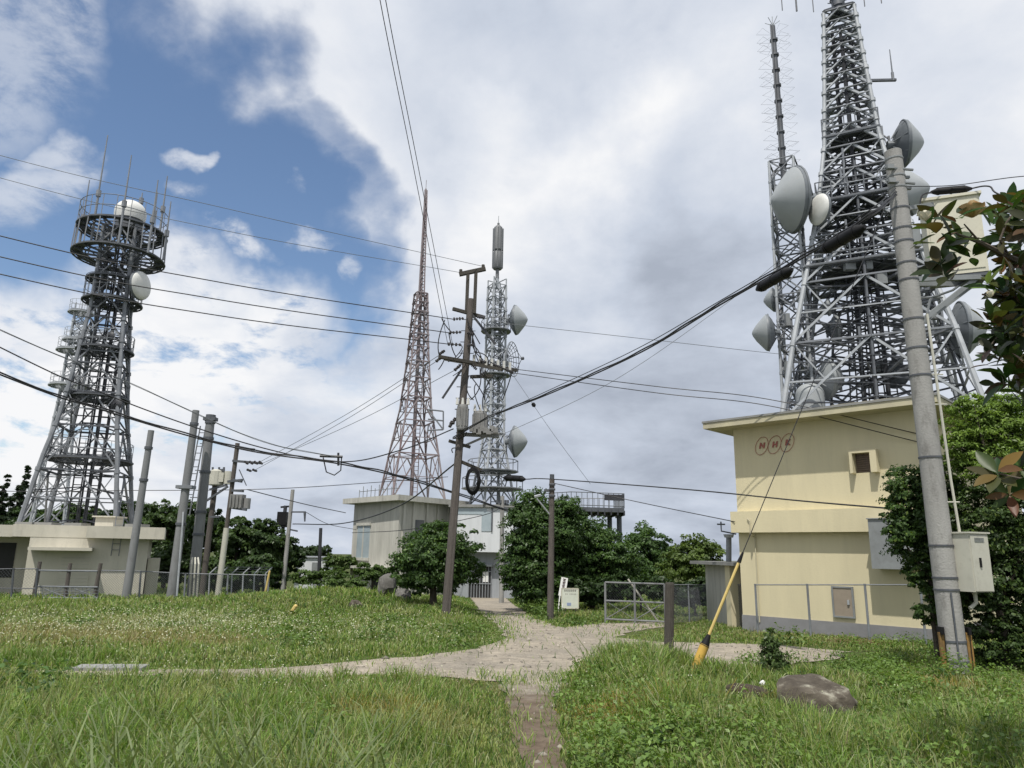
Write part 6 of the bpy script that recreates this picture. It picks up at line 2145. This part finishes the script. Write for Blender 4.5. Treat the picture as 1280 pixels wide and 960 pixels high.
# right: shrubs by the cream building
D = 15.6
tree("ivy_shrub", "big ivy clad dark shrub pressed against the cream building behind the concrete pole", "shrub", gbase(1165, D), [L(1142, 625, D, 34, 30, 46), L(1160, 660, D, 42, 36, 60), L(1128, 660, D - .2, 20, 20, 36), L(1180, 700, D, 32, 30, 40), L(1175, 610, D, 30, 28, 34), L(1150, 720, D - .1, 24, 20, 26), L(1190, 745, D - .4, 26, 22, 30), L(1168, 765, D - .2, 26, 20, 22)], 30000, .075, (.024, .05, .016), (.075, .135, .032), .1, 31, accent=(.16, .23, .05), accf=.08, clump=.3, kids=("stem", "foliage"), var=.35)
D = 14.6
tree("leafy_shrub", "tall dark shrub right of the concrete pole at the picture's right edge", "shrub", gbase(1248, D), [L(1225, 660, D, 44, 40, 48), L(1265, 640, D, 44, 40, 60), L(1250, 720, D, 44, 38, 48), L(1290, 700, D, 40, 40, 70), L(1215, 720, D + .2, 26, 26, 40), L(1265, 780, D, 34, 30, 40), L(1225, 770, D, 30, 28, 44), L(1290, 790, D, 36, 30, 44), L(1245, 815, D, 34, 28, 26), L(1205, 690, D + .3, 26, 26, 60)], 34000, .075, (.022, .042, .014), (.065, .11, .028), .14, 32, accent=(.13, .18, .045), accf=.06, clump=.28, k=10, kids=("stem", "foliage"), var=.35)
D = 14.8
tree("feathery_tree", "light green feathery tree rising above the dark shrub at right", "tree", gbase(1250, D), [L(1230, 530, D, 44, 36, 30), L(1200, 560, D, 24, 24, 26), L(1262, 520, D, 36, 36, 30), L(1240, 580, D, 46, 40, 30), L(1285, 560, D, 36, 36, 40), L(1215, 508, D, 24, 24, 14)], 17000, .085, (.085, .15, .028), (.21, .31, .06), .12, 33, aspect=.34, clump=.34, per=38, var=.3)

# ------------------------------------------------------------------ magnolia reaching in from the right, near the camera
mg_base = V((6.9, 6.0, G(6.9, 6.0)))
mg = root("magnolia_tree", mg_base, "glossy magnolia branch with brown backed leaves and fading flowers at the upper right", "tree")
MD_ = 5.2
mb = MB()
trunk_top = V((6.7, 6.0, 6.5))
mb.path([mg_base - UP * .3, mg_base + V((.05, .05, 1.5)), V((6.85, 6.0, 3.6)), trunk_top], .17, 10, .08)
mb.build("trunk", M["bark"], mg, smooth=True)
mb = MB()
tips = []
def branch(pts, r0, r1):
    q = [V(p) if isinstance(p, Vector) else P(*p) for p in pts]
    mb.path(q, r0, 6, r1)
branch([V((6.8, 6.0, 3.3)), (1330, 350, 5.6), (1262, 322, 5.3), (1225, 303, 5.2), (1195, 292, 5.1)], .045, .007)
branch([(1225, 303, 5.2), (1212, 288, 5.1), (1205, 280, 5.1)], .01, .005)
branch([(1262, 322, 5.3), (1250, 300, 5.2), (1258, 278, 5.2), (1270, 262, 5.2)], .012, .006)
branch([V((6.8, 6.0, 2.9)), (1330, 400, 5.7), (1285, 390, 5.5), (1255, 372, 5.4), (1228, 368, 5.3)], .04, .007)
branch([(1285, 390, 5.5), (1258, 410, 5.4), (1240, 430, 5.4)], .02, .006)
branch([V((6.8, 6.0, 2.5)), (1330, 470, 5.7), (1290, 470, 5.5), (1262, 455, 5.5)], .03, .006)
branch([V((6.8, 6.0, 1.9)), (1330, 610, 5.6), (1280, 600, 5.3), (1248, 592, 5.2)], .03, .006)
mb.build("branch", M["twig"], mg, smooth=True)

LV, LF, LT_ = [], [], []
nvv = 0
lr = random.Random(21)
def big_leaf(base, d_, L_, w_, top_col, nrm):
    """long oval leaf with a folded midrib and a slightly bent tip"""
    global nvv
    d_ = V(d_).normalized(); nrm = V(nrm); nrm = (nrm - d_ * nrm.dot(d_)).normalized()
    s_ = d_.cross(nrm)
    prof = [(0, .04), (.14, .5), (.34, .92), (.55, 1.0), (.76, .72), (.92, .3), (1.0, .02)]
    droop = lr.uniform(.02, .18)
    vs = []
    for q, w in prof:
        c = V(base) + d_ * (L_ * q) - UP * (droop * L_ * q * q)
        vs += [c - s_ * (w_ * w) + nrm * (w_ * w * .28), c, c + s_ * (w_ * w) + nrm * (w_ * w * .28)]
    LV.extend([tuple(v) for v in vs])
    for i in range(len(prof) - 1):
        for k in range(2):
            a = nvv + i * 3 + k
            LF.append((a, a + 1, a + 4, a + 3))
    LT_.extend([top_col] * len(vs))
    nvv += len(vs)
def rosette(px, py, d, n, L_, spread_=1.0, cols=None, axis=None):
    c = P(px, py, d)
    ax = V(axis) if axis else V((lr.uniform(-.6, .3), lr.uniform(-.6, .2), lr.uniform(.0, .8)))
    ax.normalize(); s_, t_ = perp(ax)
    a0 = lr.uniform(0, 6.28)
    for i in range(n):
        a = a0 + i * 2.4
        k = s_ * math.cos(a) + t_ * math.sin(a)
        d_ = (k * spread_ + ax * lr.uniform(.15, .8))
        cc = lr.choice(cols or ((.028, .046, .014), (.036, .06, .018), (.055, .085, .022), (.05, .036, .018), (.022, .038, .012), (.045, .07, .02), (.085, .06, .025)))
        cc = tuple(x * lr.uniform(.75, 1.3) for x in cc)
        l_ = L_ * lr.uniform(.75, 1.15)
        big_leaf(c + ax * lr.uniform(-.05, .05) + k * .01, d_, l_, l_ * lr.uniform(.17, .22), cc, ax * .8 + k * -.3)
for (px, py, n) in ((1170, 296, 4), (1196, 275, 4), (1200, 318, 4), (1180, 345, 4), (1166, 287, 3), (1176, 280, 4), (1186, 305, 5), (1178, 330, 6), (1192, 336, 5), (1202, 300, 4), (1215, 318, 4), (1238, 285, 5), (1250, 268, 6), (1262, 258, 6), (1272, 285, 7), (1255, 300, 5), (1278, 262, 6), (1290, 280, 8), (1275, 310, 7),
                    (1248, 372, 6), (1262, 352, 7), (1238, 395, 6), (1252, 412, 6), (1270, 380, 8), (1262, 430, 6), (1278, 410, 8), (1244, 440, 5), (1268, 455, 7), (1280, 440, 8), (1290, 400, 8), (1283, 345, 8), (1270, 332, 6), (1290, 470, 7), (1258, 474, 6), (1275, 490, 6), (1295, 430, 8), (1288, 365, 8), (1265, 400, 7), (1255, 392, 6), (1272, 425, 7), (1282, 385, 7), (1262, 368, 7), (1275, 360, 7), (1255, 425, 6), (1285, 325, 7)):
    rosette(px, py, MD_ + lr.uniform(-.15, .45), n + (px < 1225), .225 if px < 1225 else .195)
    if px > 1240: rosette(px + lr.uniform(-12, 12), py + lr.uniform(-16, 16), MD_ + lr.uniform(.1, .7), n, .175)
rosette(1236, 360, MD_, 5, .16, 1.0, ((.10, .15, .03), (.13, .17, .04), (.07, .11, .025)))
rosette(1245, 345, MD_, 4, .13, .8, ((.12, .15, .03), (.20, .13, .04)))
rosette(1247, 592, MD_, 8, .20, 1.0, ((.10, .07, .024), (.05, .062, .02), (.15, .09, .03), (.035, .052, .017), (.07, .075, .024)), (-.5, -.5, .5))
rosette(1275, 585, MD_ + .2, 8, .19)
rosette(1290, 610, MD_ + .2, 8, .19)
rosette(1262, 618, MD_ + .1, 6, .17, 1.0, ((.09, .045, .02), (.03, .05, .016)))
rosette(1280, 250, MD_, 4, .12, .6, ((.22, .06, .025), (.16, .07, .03)), (0, 0, 1))
v_ = np.array(LV); f_ = np.array(LF)
mesh_np("foliage", v_, f_.ravel(), np.full(len(f_), 4), np.array(LT_), M["leaf_glossy"], mg)
def flower(px, py, d, R, mat, n, cup, seed):
    fr_ = random.Random(seed)
    c = P(px, py, d)
    fm = MB()
    for i in range(n):
        a = i * 2.4; el = cup + .25 * (i / n)
        k = V((math.cos(a) * math.cos(el), math.sin(a) * math.cos(el), math.sin(el)))
        s_ = V((-math.sin(a), math.cos(a), 0)); nn_ = s_.cross(k)
        vs = []
        for q, w in ((0, .12), (.3, .42), (.6, .5), (.85, .36), (1, .08)):
            p = c + k * R * q * fr_.uniform(.9, 1.1) - nn_ * (R * .35 * q * q) * fr_.uniform(.6, 1.2)
            vs += [p - s_ * R * w - nn_ * R * w * .35, p, p + s_ * R * w - nn_ * R * w * .35]
        fm._add(vs, [(j * 3 + e_, j * 3 + e_ + 1, j * 3 + e_ + 4, j * 3 + e_ + 3) for j in range(4) for e_ in (0, 1)])
    return fm.build("flower", M[mat], mg, smooth=True, sharp=180)
o = flower(1157, 276, MD_ - .05, .075, "petal_white", 9, .55, 1); o["label"] = "creamy white flower bud"
o = flower(1216, 272, MD_ - .1, .125, "petal_brown", 11, .35, 2); o["label"] = "withered tan flower"
o = flower(1238, 372, MD_ - .1, .05, "petal_white", 7, .7, 3); o["label"] = "small pale flower bud"

# ------------------------------------------------------------------ grass
BLOCK = [np.array([(p.x, p.y) for p in q]) for q in ([A0 - AB * .1 + NRM * .05, B0 + AB * .2 + NRM * .05, B0 + DEP * 13, A0 + DEP * 13],
                                                    [la + ln * .05, lb_ + ln * .05, lb_ - ln * 9, la - ln * 9], [cl, cm, crr, nb])]


def near(px, py, rpx, rpy, x, y):
    """soft 0..1 patch weight around the ground point seen at a photo pixel"""
    c = gp(px, py); a = gp(px + rpx, py); u = gp(px, py - rpy)
    rx = abs(a.x - c.x); ry = max(abs(u.y - c.y), .3)
    return np.exp(-(((x - c.x) / rx) ** 2 + ((y - c.y) / ry) ** 2))


def noise2(x, y, s, seed):
    r = np.random.default_rng(seed)
    o = np.zeros_like(x); w = 0
    for k in range(6):
        a = r.uniform(0, 6.28); f = s * (1.0 + .75 * k); p = r.uniform(0, 6.28, 2)
        o += np.sin((x * math.cos(a) + y * math.sin(a)) * f + p[0]) * np.cos((x * -math.sin(a) + y * math.cos(a)) * f * .8 + p[1]) / (1 + .5 * k); w += 1 / (1 + .5 * k)
    return o / w * 1.6


def scatter(bands, left=.76, right=.76):
    X, Y = [], []
    for d0, d1, dens in bands:
        n = int(dens * (left + right) * .5 * (d1 * d1 - d0 * d0) + dens * 3 * (d1 - d0))
        y = np.sqrt(rng.uniform(d0 * d0, d1 * d1, n))
        x = rng.uniform(-1, 1, n) * (y * left + 1.2)
        X.append(x); Y.append(y)
    return np.concatenate(X), np.concatenate(Y)


def free(x, y, rm=.0):
    ok = ~inside(ROAD, x, y) & ~inside(PATH, x, y)
    for b_ in BLOCK: ok &= ~inside(b_, x, y)
    return ok


def lawn_height(x, y):
    rd = np.minimum(polydist(ROAD, x, y), polydist(PATH, x, y))
    edge = np.clip(rd / 1.3 + .12 * noise2(x, y, 5, 12), .2, 1)
    h = .29 + .13 * noise2(x, y, 1.1, 5) + .09 * noise2(x, y, 3.5, 6)
    h = h * (1 + .9 * np.clip(noise2(x, y, 2.3, 17) - .25, 0, 1)) + .16 * near(1000, 930, 260, 40, x, y) + .10 * near(150, 930, 240, 40, x, y)
    h = np.clip(h, .09, .75)
    h = np.where(y > 14.5, h * .8, h)
    # mown strip before the cream building and on the far verge
    h *= 1 - .62 * np.clip(near(960, 800, 200, 26, x, y) * 1.5, 0, 1)
    h *= 1 - .35 * np.clip(near(230, 800, 300, 26, x, y) * 1.3, 0, 1)
    h = h * edge
    h *= 1 - .75 * np.clip(near(872, 858, 34, 20, x, y) * 1.4, 0, 1)
    h *= 1 - .62 * np.clip(near(1034, 908, 60, 22, x, y) * 1.5, 0, 1)
    h *= 1 - .6 * np.clip(near(930, 882, 45, 14, x, y) * 1.4, 0, 1)
    h *= 1 - .6 * np.clip(near(300, 856, 150, 8, x, y) * 1.4, 0, 1)
    h *= 1 - .5 * np.clip(near(140, 852, 60, 8, x, y) * 1.4, 0, 1)
    h += .38 * near(770, 838, 55, 14, x, y) + .3 * near(835, 832, 45, 12, x, y)
    return h


def blades(name, x, y, h, w, lean, tint, mat="grass", label=None, z0=None):
    n = len(x)
    z = gz(x, y) - .01 if z0 is None else z0
    a = rng.uniform(0, 6.283, n); b_ = rng.uniform(0, 6.283, n)
    ld_ = np.stack([np.cos(a), np.sin(a), np.zeros(n)], 1)
    sd2 = np.stack([np.cos(b_), np.sin(b_), np.zeros(n)], 1)
    base = np.stack([x, y, z], 1)
    up = np.array([0, 0, 1.0])
    H = h[:, None]; Ln = (lean * h)[:, None]; Wd = w[:, None]
    p1 = base + up * H * .5 + ld_ * Ln * .22
    p2 = base + up * H * .85 + ld_ * Ln * .6
    p3 = base + up * H * (1 - .22 * lean[:, None]) + ld_ * Ln
    v = np.stack([base - sd2 * Wd * .5, base + sd2 * Wd * .5, p1 - sd2 * Wd * .5, p1 + sd2 * Wd * .5, p2 - sd2 * Wd * .34, p2 + sd2 * Wd * .34, p3], 1)
    i = np.arange(n)[:, None] * 7
    f = np.concatenate([i + np.array([0, 1, 3, 2]), i + np.array([2, 3, 5, 4]), i + np.array([4, 5, 6])], 1)
    o = mesh_np(name, v.reshape(-1, 3), f.ravel(), np.tile([4, 4, 3], n), np.repeat(tint, 7, 0), M[mat])
    tag(o, label, None, None, "stuff")
    return o


GREENS = np.array([(.115, .20, .036), (.155, .25, .048), (.22, .30, .072), (.052, .115, .026), (.27, .31, .11)])
x, y = scatter([(2.6, 5, 700), (5, 9.5, 1500), (9.5, 15, 900), (15, 24, 420), (24, 34, 240), (34, 52, 110), (52, 70, 30)])
ok = free(x, y)
x, y = x[ok], y[ok]
h = lawn_height(x, y) * rng.uniform(.55, 1.35, len(x))
w = rng.uniform(.006, .012, len(x)) * np.clip(y / 9, .8, 5.5)
kind = np.clip((noise2(x, y, .8, 3) + noise2(x, y, 2.6, 4) * .6) * .5 + .5 + rng.normal(0, .28, len(x)), 0, .999)
tint = GREENS[(kind * 5).astype(int)] * rng.uniform(.75, 1.25, (len(x), 1))
straw = np.clip(.8 * near(150, 800, 130, 9, x, y) + .55 * near(250, 806, 90, 6, x, y) + .45 * near(60, 790, 120, 10, x, y) + .25 * near(400, 865, 180, 12, x, y) + .2 * near(960, 800, 130, 15, x, y) + .3 * near(640, 850, 60, 30, x, y), 0, .8)
hz2 = .12 + .5 * near(120, 786, 170, 12, x, y) + .4 * near(250, 780, 90, 9, x, y) + .3 * near(500, 800, 90, 10, x, y)
m = rng.random(len(x)) < hz2
tint[m] = np.array((.34, .37, .20)) * rng.uniform(.75, 1.2, (m.sum(), 1))
m = rng.random(len(x)) < straw
tint[m] = np.array((.30, .27, .13)) * rng.uniform(.7, 1.2, (m.sum(), 1))
yel = np.clip(.45 * near(490, 912, 70, 12, x, y) + .55 * near(760, 900, 55, 14, x, y) + .6 * near(830, 895, 60, 8, x, y) + .8 * near(1165, 866, 40, 10, x, y) + .5 * near(930, 880, 70, 6, x, y), 0, .7)
m = rng.random(len(x)) < yel
tint[m] = np.array((.30, .235, .065)) * rng.uniform(.7, 1.2, (m.sum(), 1))
m = rng.random(len(x)) < .05
tint[m] = np.array((.26, .22, .12)) * rng.uniform(.6, 1.2, (m.sum(), 1))
blades("grass", x, y, h, w, rng.uniform(.15, .95, len(x)), tint, label="uneven green meadow grass on both sides of the road")

# tall coarse blades: at the very front and round the wooden post
X, Y, Hh = [], [], []
for (px, py, n, hh, sx, sy) in ((60, 1060, 36, 1.0, .5, .2), (180, 1080, 34, .95, .5, .2), (300, 1060, 34, .9, .4, .2), (400, 1050, 20, .85, .4, .2), (30, 1090, 40, .95, .5, .25), (120, 1080, 30, .85, .4, .25), (260, 1100, 46, .85, .5, .25), (330, 1070, 30, .9, .4, .3), (430, 1060, 14, .7, .4, .3), (200, 1010, 16, .7, .5, .4), (600, 1040, 10, .5, .4, .3), (1030, 1050, 16, .6, .5, .3), (1180, 1060, 20, .6, .6, .3),
                               (730, 835, 120, .75, .5, .45), (828, 830, 130, .75, .36, .4), (785, 838, 110, .65, .6, .45), (700, 842, 60, .5, .3, .3)):
    c = gp(px, py)
    X.append(c.x + rng.normal(0, sx, n)); Y.append(c.y + rng.normal(0, sy, n)); Hh.append(hh * rng.uniform(.55, 1.15, n))
x, y, h = np.concatenate(X), np.concatenate(Y), np.concatenate(Hh)
ok = free(x, y); x, y, h = x[ok], y[ok], h[ok]
tint = np.array([(.17, .215, .095)]) * rng.uniform(.7, 1.35, (len(x), 1))
blades("tall_grass", x, y, h, rng.uniform(.010, .02, len(x)), rng.uniform(.3, 1.0, len(x)), tint, label="tall arching grass tufts at the front and round the wooden post")

# thin seed stalks standing above the meadow
x, y = scatter([(3, 9, 45), (9, 15, 40), (15, 34, 14)])
ok = free(x, y) & (np.minimum(polydist(ROAD, x, y), polydist(PATH, x, y)) > .5); x, y = x[ok], y[ok]
hs = lawn_height(x, y) * rng.uniform(1.0, 1.5, len(x)) + .06
blades("seed_stalks", x, y, hs, rng.uniform(.004, .007, len(x)) * np.clip(y / 9, 1, 3), rng.uniform(.05, .4, len(x)), np.array([(.27, .27, .13)]) * rng.uniform(.7, 1.3, (len(x), 1)), label="thin pale seed stalks standing above the meadow grass")

# broad leaved weeds in mounds
def weeds(name, spots, per, leaf, ca, cb, label):
    pts, nr, ids = [], [], []
    for k, (cx, cy, r, hh) in enumerate(spots):
        n = int(per * (r / .5) ** 2)
        u = unit(rng.normal(size=(n, 3))); u[:, 2] = np.abs(u[:, 2])
        q = rng.uniform(.3, 1, (n, 1)) ** .5
        p = np.array([cx, cy, G(cx, cy)]) + u * q * np.array([r, r, hh])
        pts.append(p); nr.append(unit(u * .5 + rng.normal(size=(n, 3)) * .45 + np.array([0, 0, .7]))); ids.append(np.full(n, k))
    p, nn_, ids = np.concatenate(pts), np.concatenate(nr), np.concatenate(ids)
    ok = free(p[:, 0], p[:, 1]); p, nn_, ids = p[ok], nn_[ok], ids[ok]
    v, f, s = leaves_geo(p, nn_, leaf * rng.uniform(.5, 1.4, len(p)), .6)
    return tag(mesh_np(name, v, f, s, tints(len(p), ids, ca, cb, .3), M["leaf"]), label, None, None, "stuff")
sp = []
r_ = random.Random(3)
def addspots(px0, px1, py0, py1, n, rmin, rmax, h0, h1):
    for _ in range(n):
        qx, qy = r_.uniform(px0, px1), r_.uniform(py0, py1)
        if (abs(qx - 1034) < 64 and 850 < qy < 925) or (abs(qx - 872) < 40 and qy < 880) or (abs(qx - 930) < 40 and 850 < qy < 890): continue
        c = gp(qx, qy); rr = r_.uniform(rmin, rmax)
        sp.append((c.x, c.y, rr, rr * r_.uniform(h0, h1)))
addspots(720, 1300, 850, 1010, 190, .16, .42, 1.1, 1.8)
addspots(860, 1300, 835, 890, 90, .16, .42, .9, 1.4)
addspots(-30, 460, 870, 1010, 70, .14, .34, 1.0, 1.7)
addspots(970, 1040, 905, 925, 8, .16, .26, 1.0, 1.3)
addspots(1060, 1300, 805, 860, 60, .2, .5, .7, 1.2)
addspots(820, 900, 905, 945, 12, .2, .35, .6, 1.0)
weeds("weeds", sp, 330, .055, (.06, .115, .024), (.17, .26, .06), "leafy green weeds growing in mounds through the foreground grass")
sp = []
addspots(330, 590, 752, 815, 60, .3, .7, .5, .9)
addspots(60, 330, 755, 790, 40, .3, .7, .3, .6)
addspots(640, 760, 752, 782, 30, .25, .6, .5, .9)
addspots(660, 700, 764, 778, 8, .5, .8, .8, 1.1)
addspots(960, 1000, 788, 812, 7, .3, .5, .9, 1.5)
weeds("weeds", sp, 110, .1, (.055, .105, .026), (.14, .215, .052), "bushy weeds on the lawns beyond the road")

sp = []
addspots(800, 900, 925, 955, 9, .18, .3, 1.1, 1.6)
addspots(1170, 1230, 842, 868, 7, .16, .26, 1.0, 1.6)
addspots(1050, 1290, 900, 990, 14, .14, .26, 1.2, 1.8)
addspots(-10, 120, 850, 900, 10, .2, .34, 1.2, 1.8)
addspots(160, 420, 880, 960, 8, .14, .26, 1.3, 2.0)
weeds("weeds", sp, 120, .12, (.03, .065, .02), (.08, .15, .04), "dark larger leaved weeds among the foreground grass")
# wild flowers: pale heads on thin stems
X, Y = [], []
for (px, py, n, rx, ry) in ((60, 795, 1100, 3.8, 2.6), (180, 782, 1000, 4.5, 3.0), (260, 790, 600, 3.0, 2.0), (90, 815, 350, 3, 1.6), (330, 835, 200, 1.2, .8), (270, 880, 160, 1.2, .9), (350, 890, 160, .9, .6), (330, 800, 300, 2.5, 1.6), (520, 800, 120, 2, 1.5), (560, 860, 80, 1.2, .5), (1000, 900, 60, 1.5, 1)):
    c = gp(px, py); X.append(c.x + rng.normal(0, rx, n)); Y.append(c.y + rng.normal(0, ry, n))
x, y = np.concatenate(X), np.concatenate(Y)
ok = free(x, y) & (y > 5); x, y = x[ok], y[ok]
n = len(x)
hh = lawn_height(x, y) * 1.1 + rng.uniform(.05, .22, n)
c = np.stack([x, y, gz(x, y) + hh], 1)
nn_ = unit(rng.normal(size=(n, 3)) * .4 + np.array([0, -.3, 1.0]))
v, f, s = leaves_geo(c, nn_, rng.uniform(.016, .032, n) * np.clip(y / 14, .6, 1.5), .95, .05)
t_ = np.repeat(np.array([(.52, .53, .38)]) * rng.uniform(.75, 1.15, (n, 1)), 4, 0)
tag(mesh_np("wildflowers", v, f, s, t_, M["leaf"]), "small pale wild flowers scattered through the left meadow", None, None, "stuff")
# loose brown straw heap in the right verge
c0 = gp(1072, 806)
n = 900
x = c0.x + rng.normal(0, .32, n); y = c0.y + rng.normal(0, .25, n)
o = blades("straw_heap", x, y, rng.uniform(.05, .2, n), rng.uniform(.012, .02, n), rng.uniform(.8, 2.2, n), np.array([(.26, .2, .11)]) * rng.uniform(.6, 1.2, (n, 1)))
o["label"] = "heap of dry brown cuttings on the verge before the cream building"
# loose stones lying on the road and path
n = 9000
x = rng.uniform(-6, 9, n); y = rng.uniform(7, 34, n)
ok = inside(ROAD, x, y) | inside(PATH, x, y)
ok &= rng.random(n) < np.clip(.35 + .5 * noise2(x, y, 1.4, 31), .05, 1)
x, y = x[ok], y[ok]; n = len(x)
sz = rng.gamma(2.0, .011, n) + .008
oc = np.array([(1, 0, 0), (0, 1, 0), (-1, 0, 0), (0, -1, 0), (0, 0, .7), (.3, .2, -.4)], float)
sc_ = rng.uniform(.6, 1.3, (n, 6, 3)) * sz[:, None, None]
th = rng.uniform(0, 6.28, n); R2 = np.stack([np.stack([np.cos(th), -np.sin(th)], 1), np.stack([np.sin(th), np.cos(th)], 1)], 1)
pv = oc[None] * sc_
pv[:, :, :2] = np.einsum("nij,nkj->nki", R2, pv[:, :, :2])
pv += np.stack([x, y, gz(x, y) + .016], 1)[:, None, :]
fi = np.array([0, 1, 4, 1, 2, 4, 2, 3, 4, 3, 0, 4, 1, 0, 5, 2, 1, 5, 3, 2, 5, 0, 3, 5])
ff = (np.arange(n)[:, None] * 6 + fi[None]).ravel()
tt = np.array([(.30, .27, .225)]) * rng.uniform(.4, 1.35, (n, 1))
sm, snt, sbb = _nt("loose_stone")
sat = snt.nodes.new("ShaderNodeAttribute"); sat.attribute_name = "tint"; snt.links.new(sat.outputs["Color"], sbb.inputs["Base Color"]); sbb.inputs["Roughness"].default_value = .95
tag(mesh_np("gravel", pv.reshape(-1, 3), ff, np.full(n * 8, 3), np.repeat(tt, 6, 0), sm), "loose grey stones scattered over the worn road", None, None, "stuff")
# sparse tufts in the path and along the road edge
x = np.concatenate([rng.uniform(-.5, 1.2, 9000), rng.uniform(-16, 10, 60000)]); y = np.concatenate([rng.uniform(5, 14, 9000), rng.uniform(12, 34, 60000)])
dp, dr__ = polydist(PATH, x, y), polydist(ROAD, x, y)
pr = np.where(inside(PATH, x, y), np.exp(-dp / .12) * .7 + .14 * (noise2(x, y, 3, 8) > .25), np.where(inside(ROAD, x, y), np.exp(-dr__ / .4) * .75 + .03 * (noise2(x, y, 2, 9) > .5), 0))
m = rng.random(len(x)) < pr
x, y = x[m], y[m]
blades("edge_grass", x, y, rng.uniform(.03, .19, len(x)), rng.uniform(.006, .011, len(x)) * np.clip(y / 10, 1, 3), rng.uniform(.3, 1.2, len(x)), GREENS[rng.integers(0, 5, len(x))] * rng.uniform(.8, 1.3, (len(x), 1)), label="short sparse grass creeping over the path and road edges")
